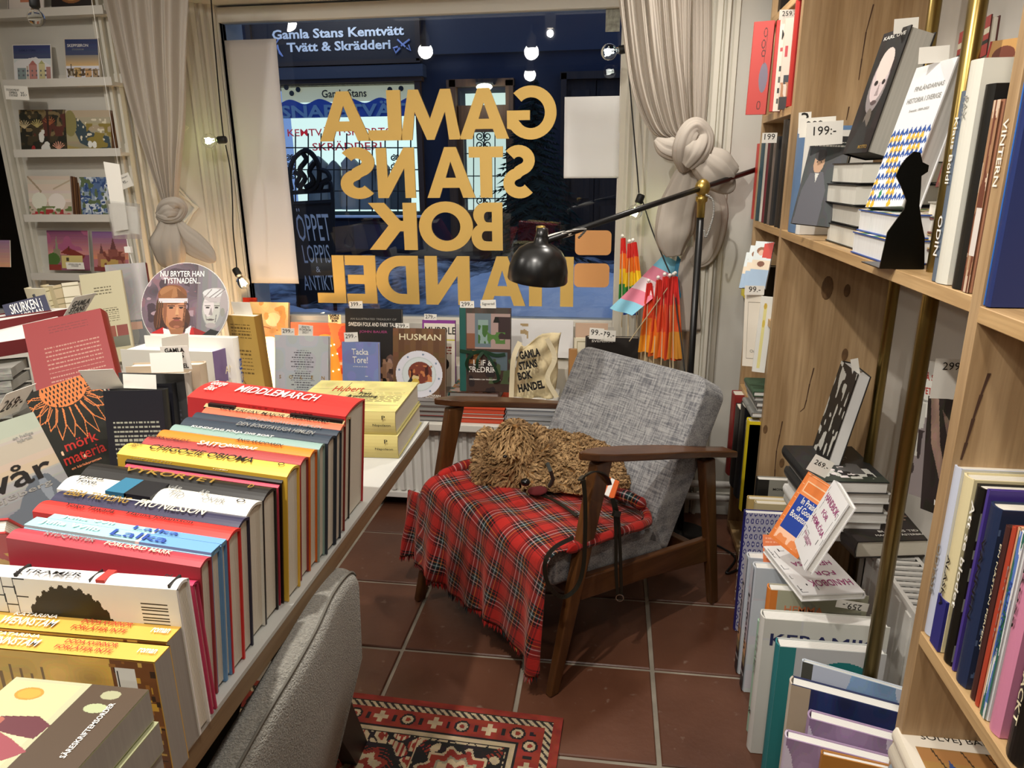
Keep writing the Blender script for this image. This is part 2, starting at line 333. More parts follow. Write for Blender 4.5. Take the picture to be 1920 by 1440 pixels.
for i in range(-6, 5):
    for j in range(-9, 4):
        x, y = X0t+i*TW, Y0t+j*TD
        if x < -3.3 or x > .99: continue
        if tm is None:
            g = G(); g.box((.0065, .0065, -.012), (TW-.0065, TD-.0065, 0)); bm = bmesh.new(); bm.from_mesh(g.mesh('t')); bmesh.ops.bevel(bm, geom=[e for e in bm.edges if all(v.co.z > -.001 for v in e.verts)], offset=.003, segments=1, affect='EDGES')
            tm = bpy.data.meshes.new('tile'); bm.to_mesh(tm); bm.free(); tm.materials.append(tile_mat())
        t = bpy.data.objects.new('tile', tm); COL.objects.link(t); t.parent = floor; t.location = (x, y, random.uniform(-.0012, .0004)); t.rotation_euler.z = random.uniform(-.003, .003)
struct(G().box((-3.4, -2.6, 2.62), (1.0, 2.97, 2.7)), 'ceiling', M('c4beb2', .9))
struct(G().box((-3.5, -2.6, 0), (-3.4, 2.97, 2.62)), 'wall_left', M('8f867a', .9))
struct(G().box((.86, -2.6, 0), (1.1, 2.97, 2.62)), 'wall_right', WALLM)
struct(G().box((-3.4, -2.7, 0), (1.0, -2.6, 2.62)), 'wall_back', M('857a6c', .9))
WY = 2.88; GY = 3.2                                   # wall face, glass
g = G()
g.box((.363, WY, 0), (.86, GY+.2, 2.62)); g.box((-2.55, WY, .40), (-2.05, GY+.2, 2.62)); g.box((-3.4, WY+.02, 0), (.363, GY+.2, .40)); g.box((-3.4, WY+.1, 2.12), (.363, GY+.2, 2.62))
g.box((-3.4, GY-.02, .40), (.363, GY+.2, .745))
g.prism([(.02, GY), (.363, WY+.001), (.363, GY+.2), (.02, GY+.2)], .40, 2.62)
g.prism([(-1.72, GY), (-1.72, GY+.2), (-2.05, GY+.2), (-2.05, WY+.001)], .40, 2.62)
g.prism([(-2.55, WY+.001), (-2.55, GY+.2), (-2.86, GY+.2), (-2.86, GY)], .40, 2.62)
struct(g, 'wall_window', M('cbc8be', .8, grain=.05, gscale=(4, 4, 4)))
struct(G().box((-3.4, 2.68, .40), (.36, GY-.02, .432)), 'trim_1', WHITE, bevel=.004)   # display sill
# ridged mouldings on the splayed reveals
def mould(name, A, B, offs, z0, z1, out):
    a, b = Vector((A[0], A[1], 0)), Vector((B[0], B[1], 0)); d = (b-a).normalized(); n = Vector((-d.y, d.x, 0))*out; g = G()
    for (o, w, h) in offs:
        p = [a+d*o, a+d*(o+w*.2)+n*h, a+d*(o+w*.8)+n*h, a+d*(o+w)]
        g.prism([(q.x, q.y) for q in p], z0, z1)
    return struct(g, name, TRIMM)
ridges = [(.0, .05, .014), (.055, .016, .02), (.085, .03, .010), (.135, .02, .012), (.30, .02, .012), (.335, .03, .01), (.375, .02, .018), (.405, .045, .012)]
mould('trim_2', (-2.05, WY), (-1.72, GY), ridges, .432, 2.12, -1)
mould('trim_3', (.02, GY), (.363, WY), ridges, .432, 2.12, -1)
mould('trim_4', (-2.86, GY), (-2.55, WY), [(k*.055, .04, .016) for k in range(8)], .40, 2.12, -1)
mould('trim_5', (-2.60, WY), (-2.52, WY), [(0, .03, .02), (.035, .02, .03), (.06, .02, .018)], .0, 2.62, -1)
mould('trim_6', (-2.08, WY), (-2.0, WY), [(0, .03, .02), (.035, .02, .03), (.06, .02, .018)], .43, 2.62, -1)
mould('trim_7', (.34, WY), (.43, WY), [(0, .03, .016), (.035, .02, .024), (.065, .025, .012)], .0, 2.62, -1)
# zigzag raised panel moulding on the left reveal
d = (Vector((-1.72, GY, 0))-Vector((-2.05, WY, 0))).normalized(); nn = Vector((d.y, -d.x, 0)); A = Vector((-2.05, WY, 0))
g = G()
for k, (dz, off) in enumerate(((0, 0), (0, .03), (-.34, 0), (-.34, .03))):
    z = 1.62+dz; q = [A+d*(.16+off)+nn*.006+Z3*(z+.10), A+d*(.27-off*.3)+nn*.006+Z3*z, A+d*(.16+off)+nn*.006+Z3*(z-.10)]
    g.tube(q, .007, 6)
struct(g, 'trim_8', TRIMM)
struct(G().box((.37, WY-.016, 0), (.86, WY, .10)), 'baseboard_window', WHITE, bevel=.003)
struct(G().box((-3.4, WY+.005, 0), (.36, WY+.02, .07)), 'baseboard_left', M('1c1916', .8))
# windows: frame and glass
def glass_mat():
    m = bpy.data.materials.new('window_glass'); m.use_nodes = True; nt = m.node_tree; nt.nodes.remove(nt.nodes['Principled BSDF']); out = nt.nodes['Material Output']
    t = nt.nodes.new('ShaderNodeBsdfTransparent'); t.inputs[0].default_value = (.93, .96, .98, 1); gl = nt.nodes.new('ShaderNodeBsdfGlossy'); gl.inputs['Roughness'].default_value = .012
    fr = nt.nodes.new('ShaderNodeFresnel'); fr.inputs[0].default_value = 1.5; mx = nt.nodes.new('ShaderNodeMixShader')
    nt.links.new(fr.outputs[0], mx.inputs[0]); nt.links.new(t.outputs[0], mx.inputs[1]); nt.links.new(gl.outputs[0], mx.inputs[2]); nt.links.new(mx.outputs[0], out.inputs[0]); return m
GLASS = glass_mat()
def window(name, x0, x1, z0, z1):
    g = G(); f = .028
    g.box((x0-.05, GY-.012, z0-.05), (x0, GY+.05, z1+.06)); g.box((x1, GY-.012, z0-.05), (x1+.05, GY+.05, z1+.06)); g.box((x0, GY-.012, z0-.05), (x1, GY+.05, z0)); g.box((x0, GY-.012, z1), (x1, GY+.05, z1+.06))
    o = struct(g, name, WHITE, bevel=.003); p = G().box((x0, GY+.02, z0), (x1, GY+.024, z1)).obj('pane', GLASS, o); return o
win = window('window_1', -1.72, .012, .77, 2.052)
window('window_2', -3.36, -2.86, .77, 2.052)
# mirrored gold letters on the pane: every letter a piece of the window
GOLD = node_mat('gold_leaf')
def gold():
    m, nt, b = GOLD; b.inputs['Base Color'].default_value = (lin(.90), lin(.75), lin(.42), 1); b.inputs['Metallic'].default_value = .35; b.inputs['Roughness'].default_value = .5
    tc = nt.nodes.new('ShaderNodeTexCoord'); n = nt.nodes.new('ShaderNodeTexNoise'); n.inputs['Scale'].default_value = 140; nt.links.new(tc.outputs['Object'], n.inputs[0])
    bp = nt.nodes.new('ShaderNodeBump'); bp.inputs['Strength'].default_value = .25; bp.inputs['Distance'].default_value = .002; nt.links.new(n.outputs[0], bp.inputs['Height']); nt.links.new(bp.outputs[0], b.inputs['Normal'])
    return m
GOLD = gold()
def arc(cx, cy, rx, ry, a0, a1, n=22): return [(cx+rx*math.cos(math.radians(a0+(a1-a0)*i/n)), cy+ry*math.sin(math.radians(a0+(a1-a0)*i/n))) for i in range(n+1)]
def ring(path, wd):
    """thick stroke along a path as one outline"""
    P = [Vector((x, y, 0)) for x, y in path]; L = []; R_ = []
    for i, p in enumerate(P):
        t = (P[min(i+1, len(P)-1)]-P[max(i-1, 0)]).normalized(); n = Vector((-t.y, t.x, 0)); L.append(p+n*wd/2); R_.append(p-n*wd/2)
    return [(v.x, v.y) for v in L+R_[::-1]]
t_ = .235                                             # stroke width, glyph height 1
GLY = {
 'A': (1.02, [[(0, 0), (.26, 0), (.33, .2), (.69, .2), (.76, 0), (1.02, 0), (.63, 1), (.39, 1)], [(.40, .40), (.51, .72), (.62, .40)]]),
 'L': (.58, [[(0, 0), (.58, 0), (.58, .21), (.235, .21), (.235, 1), (0, 1)]]),
 'M': (1.16, [[(0, 0), (.225, 0), (.29, .56), (.51, 0), (.65, 0), (.87, .56), (.935, 0), (1.16, 0), (.98, 1), (.79, 1), (.58, .42), (.37, 1), (.18, 1)]]),
 'N': (.86, [[(0, 0), (.235, 0), (.235, .60), (.625, 0), (.86, 0), (.86, 1), (.625, 1), (.625, .40), (.235, 1), (0, 1)]]),
 'T': (.66, [[(.2125, 0), (.4475, 0), (.4475, .79), (.66, .79), (.66, 1), (0, 1), (0, .79), (.2125, .79)]]),
 'H': (.80, [[(0, 0), (.235, 0), (.235, .40), (.565, .40), (.565, 0), (.80, 0), (.80, 1), (.565, 1), (.565, .61), (.235, .61), (.235, 1), (0, 1)]]),
 'E': (.60, [[(0, 0), (.6, 0), (.6, .2), (.235, .2), (.235, .41), (.56, .41), (.56, .6), (.235, .6), (.235, .8), (.6, .8), (.6, 1), (0, 1)]]),
 'D': (.84, [[(0, 0), (.35, 0)]+arc(.35, .5, .49, .5, -90, 90, 18)+[(0, 1)], [(.235, .21), (.235, .79), (.34, .79)]+arc(.34, .5, .255, .29, 90, -90, 14)]),
 'B': (.70, [[(0, 0), (.42, 0)]+arc(.42, .285, .28, .285, -90, 62, 12)+[(.56, .54)]+arc(.38, .745, .27, .255, -20, 90, 10)+[(0, 1)], [(.235, .19), (.235, .41), (.38, .41)]+arc(.38, .3, .09, .11, 90, -90, 8), [(.235, .59), (.235, .81), (.34, .81)]+arc(.34, .70, .075, .11, 90, -90, 8)]),
 'K': (.86, [[(0, 0), (.235, 0), (.235, .40), (.30, .40), (.57, 0), (.86, 0), (.50, .52), (.84, 1), (.56, 1), (.29, .62), (.235, .62), (.235, 1), (0, 1)]]),
 'O': (1.06, [arc(.53, .5, .53, .525, 0, 360, 36)[:-1], arc(.53, .5, .285, .30, 360, 0, 30)[:-1]]),
 'G': (1.02, [arc(.53, .5, .53, .525, 47, 322, 30)+[(1.03, .20), (1.03, .55), (.55, .55), (.55, .36), (.79, .36)]+arc(.53, .5, .29, .30, 308, 47, 24)]),
 'S': (.66, [ring(arc(.34, .725, .205, .185, 35, 250, 16)+[(.34, .51)]+arc(.32, .285, .215, .19, 75, -145, 18), .225)]),
}
def letter_mesh(ch):
    w, loops = GLY[ch]; cu = bpy.data.curves.new('l', 'CURVE'); cu.dimensions = '2D'; cu.fill_mode = 'BOTH'; cu.extrude = .004
    for lp in loops:
        sp = cu.splines.new('POLY'); sp.points.add(len(lp)-1); sp.use_cyclic_u = True
        for p, (x, y) in zip(sp.points, lp): p.co = (x, y, 0, 1)
    o = bpy.data.objects.new('l', cu); COL.objects.link(o); me = bpy.data.meshes.new_from_object(o.evaluated_get(bpy.context.evaluated_depsgraph_get())); bpy.data.objects.remove(o); bpy.data.curves.remove(cu); return me
ROWS = [('GAMLA', [(952, 1044), (862, 954), (752, 862), (692, 750), (601, 690)], 167, 263), ('STANS', [(943, 1005), (881, 943), (802, 890), (710, 776), (640, 703)], 276, 372), ('BOK', [(885, 942), (788, 886), (694, 780)], 380, 470), ('HANDEL', [(992, 1076), (900, 985), (800, 880), (708, 783), (653, 703), (598, 644)], 480, 572)]
YL = GY+.016
lm = {}
for word, xs, ya, yb in ROWS:
    for ch, (xl, xr) in zip(word, xs):
        P = at(xl, yb, Y=YL); Q = at(xr, ya, Y=YL); zb = at(822, yb-1, Y=YL).z; zt = at(822, ya, Y=YL).z
        if ch not in lm: lm[ch] = letter_mesh(ch); lm[ch].materials.append(GOLD)
        o = bpy.data.objects.new('letter', lm[ch]); COL.objects.link(o); o.parent = win; w = GLY[ch][0]
        o.matrix_world = Matrix(((-(Q.x-P.x)/w, 0, 0, Q.x), (0, 0, -1, YL), (0, zt-zb, 0, zb), (0, 0, 0, 1)))
# paper on the glass
a, b = at(424, 74, Y=YL), at(556, 531, Y=YL)
def wavy(name, lab, x0, x1, z0, z1, y, skew, mat, cat, seed=0):
    def fn(u, v): return (x0+(x1-x0)*u+skew*(1-v), y-.004-.004*math.sin(v*3+seed)*u-.0012*math.sin(v*17), z0+(z1-z0)*v)
    o = G().grid(fn, 8, 30).obj(name, mat, smooth=True); o.modifiers.new('s', 'SOLIDIFY').thickness = .001; return tag(o, lab, cat)
PAPER = M('e9e3de', .8)
def thin_paper():
    m, nt, b = node_mat('thin_paper'); b.inputs['Base Color'].default_value = (.9, .88, .88, 1); b.inputs['Roughness'].default_value = .85
    tr = nt.nodes.new('ShaderNodeBsdfTranslucent'); tr.inputs[0].default_value = (.8, .75, .72, 1); mx = nt.nodes.new('ShaderNodeMixShader'); mx.inputs[0].default_value = .3
    nt.links.new(b.outputs[0], mx.inputs[1]); nt.links.new(tr.outputs[0], mx.inputs[2]); nt.links.new(mx.outputs[0], nt.nodes['Material Output'].inputs[0]); return m
wavy('hanging_poster', 'long blank white paper banner hanging down the left side of the window', at(421, 74, Y=3.15).x, at(518, 74, Y=3.15).x, at(520, 531, Y=3.15).z, at(480, 74, Y=3.15).z, 3.15, 0.0, thin_paper(), 'poster')
wavy('paper_sheet', 'blank white paper sheet taped to the window right of the gold lettering', at(1057, 335, Y=3.19).x, at(1161, 335, Y=3.19).x, at(1100, 334, Y=3.19).z, at(1100, 181, Y=3.19).z, 3.19, 0, M('f4f4f2', .8), 'paper', 2)
for (x0, y0, x1, y1, l) in ((1078, 432, 1147, 478, 'upper'), (1076, 494, 1143, 538, 'lower')):
    A_, B_ = at(x0, y1, Y=3.215), at(x1, y0, Y=3.215); g = G(); r_ = .022; w, h = B_.x-A_.x, B_.z-A_.z; pts = []
    for cx, cz, s0 in ((w-r_, h-r_, 0), (r_, h-r_, 90), (r_, r_, 180), (w-r_, r_, 270)): pts += arc(cx, cz, r_, r_, s0, s0+90, 6)
    g.prism(pts, -.001, .001, 'y'); o = g.obj('sticker', M('e9a868', .5)); o.location = (A_.x, 3.213, A_.z); tag(o, l+' of two rounded orange stickers on the window glass', 'sticker')
# small label strip in the top right corner of the glass
o = G().box((0, 0, 0), (.058, .001, .12)).obj('sticker', M('a9a99a', .6, grain=.5, gscale=(60, 60, 60))); o.location = at(1135, 60, Y=3.215); tag(o, 'grey patterned sticker in the top right corner of the window', 'sticker')
# ================================================================ THE STREET
FY = 8.0
def fx(px, py): p = at(px, py, Y=FY); return p.x, p.z
def panel(g, x0, y0, x1, y1, d0=0, d1=.05):
    """a board on the facade covering a rectangle; d = how far it stands out toward the shop"""
    xc, yc = (x0+x1)/2, (y0+y1)/2; xa = at(x0, yc, Y=FY).x; xb = at(x1, yc, Y=FY).x; za = at(xc, y1, Y=FY).z; zb = at(xc, y0, Y=FY).z
    return g.box((xa, FY-d1, za), (xb, FY-d0, zb))
BLUEWALL = M('2c3242', .9, grain=.25, gscale=(2, 2, 2))
fac = thing('shop_facade', 'dark blue plastered house front across the street with lit shop window', 'building', (-2, FY, .2))
def fob(g, name, mat, parent=fac, **k): o = g.obj(name, mat, None, **k); o.parent = parent; o.matrix_parent_inverse = parent.matrix_world.inverted() if False else Matrix.Translation(-parent.location); return o
xw0, zw0 = fx(515, 400); xw1, zw1 = fx(788, 158); xd0, zd0 = fx(868, 396); xd1, zd1 = fx(952, 168)
g = G(); g.box((-13, FY, -.5), (xw0, FY+.3, 7)); g.box((xw1, FY, -.5), (xd0, FY+.3, 7)); g.box((xd1, FY, -.5), (3.5, FY+.3, 7)); g.box((xw0, FY, zw1), (xw1, FY+.3, 7)); g.box((xw0, FY, -.5), (xw1, FY+.3, zw0)); g.box((xd0, FY, zd1), (xd1, FY+.3, 7)); g.box((xd0, FY, -.5), (xd1, FY+.3, zd0))
fob(g, 'wall', BLUEWALL)
g = G(); panel(g, 480, 128, 800, 150, 0, .16); panel(g, 800, 0, 1165, 98, 0, .05); panel(g, 395, 128, 480, 150, 0, .16)
fob(g, 'cornice', M('333a48', .8))
# back wall glows by itself, in place of room light behind window and door
fob(G().box((xw0-.1, FY+.9, zw0-.1), (xw1+.1, FY+.95, zw1+.1)), 'glowing_back_wall', M('cfe6dc', .8, emit=1.5)); fob(G().box((xd0-.1, FY+.5, zd0-.1), (xd1+.1, FY+.55, zd1+.1)), 'glowing_back_wall', M('c9ddd0', .8, emit=1.3))
g = G(); panel(g, 515, 145, 795, 157, 0, .1); panel(g, 785, 150, 795, 402, 0, .07); panel(g, 508, 150, 515, 402, 0, .07)
fob(g, 'window_frame', M('4d3423', .6)); g = G(); panel(g, 505, 396, 800, 402, 0, .14); fob(g, 'window_sill', M('22382f', .6))
g = G(); panel(g, 560, 402, 800, 407, -.02, .20); fob(g, 'snow_on_sill', M('dfe7f2', .9, bump=.5, bscale=12), bevel=.02)
g = G(); panel(g, 625, 414, 800, 470, 0, .05); fob(g, 'base_panel', M('232a38', .7)); g = G(); panel(g, 668, 420, 790, 466, .04, .07); fob(g, 'base_panel', M('2f3a4e', .7))
# fascia inside the window head: cream band with bubbles, blue wavy band
g = G(); panel(g, 528, 158, 786, 190, -.02, 0); b0 = fob(g, 'cream_band', M('d9d6ae', .7, emit=.45)); g = G()
xa, za = fx(528, 222); xb, zb = fx(786, 186); n = 60
g.prism([(xa, za), (xb, za)]+[(xb-(xb-xa)*i/n, zb+.025*math.sin((i/n)*math.tau*4.6)) for i in range(n+1)], FY-.012, FY+.01, 'y'); fob(g, 'blue_band', M('1f3f8e', .6, emit=.25))
def ftxt(s, px, py, wpx, hpx, mat, y=FY-.06, bold=.01, name='lettering'):
    c = at(px, py, Y=y); l = at(px-wpx/2, py, Y=y); r_ = at(px+wpx/2, py, Y=y); t = at(px, py-hpx/2, Y=y); b_ = at(px, py+hpx/2, Y=y)
    o = text(s, c, X3, Z3, w=r_.x-l.x, h=t.z-b_.z, mat=mat, name=name, bold=bold); o.parent = fac; o.matrix_parent_inverse = Matrix.Translation(-fac.location); return o
ftxt('Gamla Stans', 645, 175, 84, 15, M('20201c', .6), FY-.015, .015); ftxt('SNABBTVÄTT', 655, 205, 262, 30, M('5d7f9e', .6, emit=.2), FY-.03, .03)
ftxt('KEMTVÄTT·SKJORTOR', 645, 248, 214, 21, M('c02a38', .6, emit=.5), FY-.01, .01); ftxt('SKRÄDDERI', 650, 273, 130, 18, M('c02a38', .6, emit=.5), FY-.01, .01)
for (x, y) in ((537, 164), (547, 175), (559, 168), (731, 168), (743, 177), (752, 166)):
    p = at(x, y, Y=FY-.02); o = G().lathe([(0.0001, 0), (.028, 0), (.028, .004), (.0001, .004)], n=12, mtx=Matrix.Rotation(math.pi/2, 4, 'X')).obj('bubble', M('23282a', .5)); o.parent = fac; o.location = p-fac.location
# things standing inside the lit window
for k, (x, w_, y0) in enumerate(((604, 26, 292), (632, 20, 300), (662, 24, 290), (694, 24, 296), (722, 20, 300), (752, 22, 306))):
    p = at(x, 392, Y=FY+.35); q = at(x, y0, Y=FY+.35); h = q.z-p.z; r_ = w_/170
    g = G().lathe([(r_, 0), (r_*.9, h*.3), (r_*.7, h*.7), (r_*.75, h*.85), (r_*.25, h*.97), (.001, h)], n=12); o = g.obj('garment', M(('9aa39c', '8b9490', 'b9bdb2', '97a29f', 'a9aea2', '646c68')[k], .9), smooth=True); o.parent = fac; o.location = p-fac.location
# iron grille before the window
g = G()
for i in range(11):
    x = 530+i*24; a = at(x, 250, Y=FY-.05); b = at(x, 396, Y=FY-.05); g.tube([a, b], .008, 5)
for y in (277, 318, 358): g.tube([at(528, y, Y=FY-.05), at(788, y, Y=FY-.05)], .007, 5)
def scroll(g, c, r, y, s=1, turns=1.6):
    pts = [Vector((c[0]+s*r*(1-.75*k/24)*math.cos(k/24*turns*math.tau+math.pi/2), y, c[1]+r*(1-.75*k/24)*math.sin(k/24*turns*math.tau+math.pi/2))) for k in range(25)]; g.tube(pts, .007, 4)
for px in (548, 745):
    for py in (296, 312, 330):
        for s in (-1, 1): c = fx(px+s*5, py); scroll(g, c, .035, FY-.05, s)
fob(g, 'window_grille', M('1c2321', .6))
# lit door with scrollwork, timber frame
TIMB = wood_mat('street_timber', '6b4a2c', '3a2817', rough=.6, knots=0)
g = G(); panel(g, 846, 152, 862, 470, 0, .12); panel(g, 952, 152, 966, 470, 0, .12); panel(g, 846, 150, 966, 164, 0, .12); panel(g, 862, 198, 952, 248, .0, .06); panel(g, 862, 396, 952, 470, 0, .06); panel(g, 862, 248, 872, 396, 0, .06)
dd = fob(g, 'door_frame', TIMB); g = G()
for px in (888, 908, 928): g.tube([at(px, 248, Y=FY-.05), at(px, 396, Y=FY-.05)], .006, 5)
for y in (288, 330, 372): g.tube([at(872, y, Y=FY-.05), at(952, y, Y=FY-.05)], .006, 5)
for py in (256, 272, 376):
    for s in (-1, 1): c = fx(908+s*7, py); scroll(g, c, .05, FY-.05, s)
fob(g, 'door_grille', M('1c2321', .6))
p = at(908, 163, Y=FY-.25); o = G().ball((0, 0, 0), (.085, .05, .035)).obj('wall_lamp', M('fff6d8', .5, emit=9), smooth=True); o.location = p; tag(o, 'small glowing lamp above the lit shop door across the street', 'lamp'); G().box((-.09, .0, .03), (.09, .24, .045)).obj('bracket', M('333333', .6), o)
light('POINT', (p.x, p.y-.1, p.z-.1), 5, (1, .95, .8), .05)
# sign board with white display lettering
sg = thing('shop_sign', 'dark hanging laundry sign with pale blackletter style lettering across the street', 'sign', at(632, 76, Y=FY-.12))
def sob(g, name, mat): o = g.obj(name, mat, sg); o.matrix_parent_inverse = Matrix.Translation(-sg.location); return o
g = G(); panel(g, 475, 22, 795, 126, .1, .14); sob(g, 'board', M('1b1a1f', .6)); g = G()
for (x0, y0, x1, y1) in ((475, 20, 795, 28), (475, 118, 795, 126), (475, 28, 484, 118), (786, 28, 795, 118)): panel(g, x0, y0, x1, y1, .1, .17)
sob(g, 'frame', M('2c2019', .6))
for s, px, py, w_, h_ in (('Gamla Stans Kemtvätt', 632, 61, 244, 18), ('Tvätt & Skrädderi', 634, 86, 192, 18)):
    c = at(px, py, Y=FY-.145); o = text(s, c, X3, Z3, w=w_*at(1000, 80, Y=FY).x*0+w_*(at(700, py, Y=FY).x-at(600, py, Y=FY).x)/100, h=h_*(at(632, 60, Y=FY).z-at(632, 80, Y=FY).z)/20, mat=M('dfe8ee', .6), bold=.028); o.parent = sg; o.matrix_parent_inverse = Matrix.Translation(-sg.location)
g = G(); q = lambda x, y: at(x, y, Y=FY-.15)
g.tube([q(745, 74), q(760, 88)], .01, 5); g.tube([q(768, 74), q(752, 86)], .01, 5); g.tube([q(750, 90), q(742, 99), q(738, 90), q(746, 88)], .012, 5); g.tube([q(762, 90), q(770, 95), q(766, 84)], .008, 5); g.tube([q(522, 74), q(516, 84), q(530, 106), q(524, 100), q(520, 84)], .008, 5)
sob(g, 'emblem', M('7f93c8', .6, emit=.1))
light('AREA', (at(632, 30, Y=FY-.6).x, FY-.7, at(632, 30, Y=FY).z+.25), 9, (1, .97, .92), (1.6, .1), aim=(at(632, 76, Y=FY).x, FY, at(632, 76, Y=FY).z))  # added light without a fixture, brightens the sign board
# dark double door at the right
rd = thing('street_door', 'dark brown panelled double door across the street beside the spruce', 'door', at(1115, 470, Y=FY-.02))
def rob(g, name, mat): o = g.obj(name, mat, rd); o.matrix_parent_inverse = Matrix.Translation(-rd.location); return o
DK = wood_mat('dark_door', '4a3322', '281a11', rough=.6, knots=0)
g = G(); panel(g, 1052, 140, 1062, 470, 0, .14); panel(g, 1168, 140, 1178, 470, 0, .14); panel(g, 1052, 136, 1178, 150, 0, .14); rob(g, 'frame', DK)
for (x0, x1) in ((1062, 1114), (1116, 1168)):
    g = G(); panel(g, x0, 150, x1, 470, 0, .04); rob(g, 'door_leaf', DK)
    for (y0, y1) in ((170, 240), (330, 372), (385, 450)): g = G(); panel(g, x0+9, y0, x1-9, y1, .03, .07); rob(g, 'panel', DK)
    g = G(); panel(g, x0+10, 250, x1-10, 322, .03, .055); rob(g, 'pane', M('0b0e12', .1))
# spruce
st_ = at(1000, 478, Y=7.2); top = at(1005, 140, Y=7.2); H = top.z-st_.z
tr = thing('spruce_tree', 'dark potted spruce tree between the lit door and the dark door', 'tree', st_)
G().tube([(0, 0, 0), (0, 0, H)], [.05, .01], 7).obj('trunk', M('2b2018', .9), tr)
g = G()
for k in range(230):
    f = (k+.5)/230; z = H*(.05+.93*f); L_ = (.50*(1-f)**.8+.04)*random.uniform(.75, 1.1); a_ = k*2.399
    d = Vector((math.cos(a_), math.sin(a_), -.25)); p0 = Vector((0, 0, z)); sd = Vector((-math.sin(a_), math.cos(a_), 0))
    for m_ in range(7):
        c = p0+d*L_*(m_+1)/7.5
        for s in (-1, 1):
            e = c+(sd*s*.8+d*.6+Vector((0, 0, random.uniform(-.5, .1))))*L_*.26
            g.add([c+Z3*.012, c-Z3*.012, e], [(0, 1, 2)])
    g.add([p0+sd*.012, p0-sd*.012, p0+d*L_], [(0, 1, 2)])
tag(g.obj('foliage', M('1d3126', .9), tr), kind='stuff')
# ground: slush in the middle, snow banks by the window
def gh(x, y):
    h = .50+.02*math.sin(x*3.1+y*2)+.018*math.sin(x*7.3-y*5.1)+.012*math.sin(x*15+y*11)
    h += .26*math.exp(-((x+.55)/.55)**2-((y-5.2)/.8)**2)+.22*math.exp(-((x-.35)/.6)**2-((y-4.9)/.9)**2)+.12*math.exp(-((x+1.9)/.35)**2-((y-3.9)/.4)**2)
    if y < 4.2: h += .03
    if y > 7.2: h -= .02
    return h
g = G().grid(lambda u, v: (-12+15.5*u, 3.42+4.6*v, gh(-12+15.5*u, 3.42+4.6*v)+random.uniform(-.012, .012)), 210, 80)
m, nt, b = node_mat('snow'); N = nt.nodes.new; L = nt.links.new; ge = N('ShaderNodeNewGeometry'); n = N('ShaderNodeTexNoise'); n.inputs['Scale'].default_value = 9; n.inputs['Detail'].default_value = 9; L(ge.outputs['Position'], n.inputs[0])
sx = N('ShaderNodeSeparateXYZ'); L(ge.outputs['Position'], sx.inputs[0]); n3 = N('ShaderNodeTexNoise'); n3.inputs['Scale'].default_value = .9; L(ge.outputs['Position'], n3.inputs[0])
# trodden slush is dirtier where people walk, away from the banks (height of the ground decides)
mr = N('ShaderNodeMapRange'); mr.inputs[1].default_value = .50; mr.inputs[2].default_value = .60; L(sx.outputs['Z'], mr.inputs[0])
rp = N('ShaderNodeValToRGB'); rp.color_ramp.elements[0].position = .40; rp.color_ramp.elements[1].position = .62; rp.color_ramp.elements[0].color = (.045, .055, .075, 1); rp.color_ramp.elements[1].color = (.30, .34, .40, 1); L(n.outputs[0], rp.inputs[0])
mx = N('ShaderNodeMix'); mx.data_type = 'RGBA'; L(mr.outputs[0], mx.inputs[0]); L(rp.outputs[0], mx.inputs[6]); mx.inputs[7].default_value = (.78, .80, .84, 1); L(mx.outputs[2], b.inputs['Base Color']); b.inputs['Roughness'].default_value = .8
bp = N('ShaderNodeBump'); bp.inputs['Strength'].default_value = .7; bp.inputs['Distance'].default_value = .03; L(n.outputs[0], bp.inputs['Height']); L(bp.outputs[0], b.inputs['Normal'])
o = g.obj('street_snow', m, smooth=True); o['kind'] = 'structure'
# opposite-light: street lamp glow
# ---- pavement sign
SY = 4.7
s0 = at(585, 590, Y=SY); sb = thing('pavement_sign', 'black pavement sign with ornate iron top reading öppet loppis outside the window', 'sign', s0)
def S(px, py, dy=0): p = at(px, py, Y=SY+dy); return p-s0
IRON = M('0e0f11', .5, .3)
g = G().add([S(548, 378), S(624, 374), S(628, 566), S(560, 572)]+[p+Vector((0, .03, 0)) for p in (S(548, 378), S(624, 374), S(628, 566), S(560, 572))], [(3, 2, 1, 0), (4, 5, 6, 7), (0, 1, 5, 4), (1, 2, 6, 5), (2, 3, 7, 6), (3, 0, 4, 7)]); g.obj('board', M('14161b', .6), sb)
g = G(); g.tube([S(545, 352), S(548, 378), S(560, 572), S(563, 590)], .014, 6); g.tube([S(622, 352), S(624, 374), S(628, 566), S(629, 582)], .014, 6); g.tube([S(545, 362), S(622, 357)], .013, 6); g.tube([S(546, 384), S(623, 380)], .013, 6); g.obj('frame', IRON, sb)
g = G(); g.tube([S(563, 586), S(598, 580), S(620, 590), S(632, 606)], .012, 6); g.tube([S(560, 575), S(556, 560, .35), S(556, 590, .45)], .012, 6); g.obj('foot', IRON, sb)
g = G()
for pts in ([(547, 356), (543, 330), (550, 300), (570, 283), (586, 290), (598, 314), (596, 345), (580, 358), (560, 358)], [(560, 352), (572, 335), (562, 318), (574, 300), (568, 288)], [(572, 352), (588, 340), (580, 322), (590, 305)], [(596, 318), (612, 322), (618, 335), (606, 342), (600, 356)], [(600, 345), (618, 342), (620, 356)], [(552, 322), (562, 330), (556, 345), (566, 352)]):
    P = [S(x, y) for x, y in pts]; sm = []
    for i in range(len(P)-1):
        p0, p1, p2, p3 = P[max(i-1, 0)], P[i], P[i+1], P[min(i+2, len(P)-1)]
        for k in range(5): t = k/5; sm.append(.5*((2*p1)+(p2-p0)*t+(2*p0-5*p1+4*p2-p3)*t*t+(3*p1-p0-3*p2+p3)*t**3))
    g.tube(sm+[P[-1]], .017, 6)
g.obj('ornament', IRON, sb)
cw = M('f0f2f4', .8)
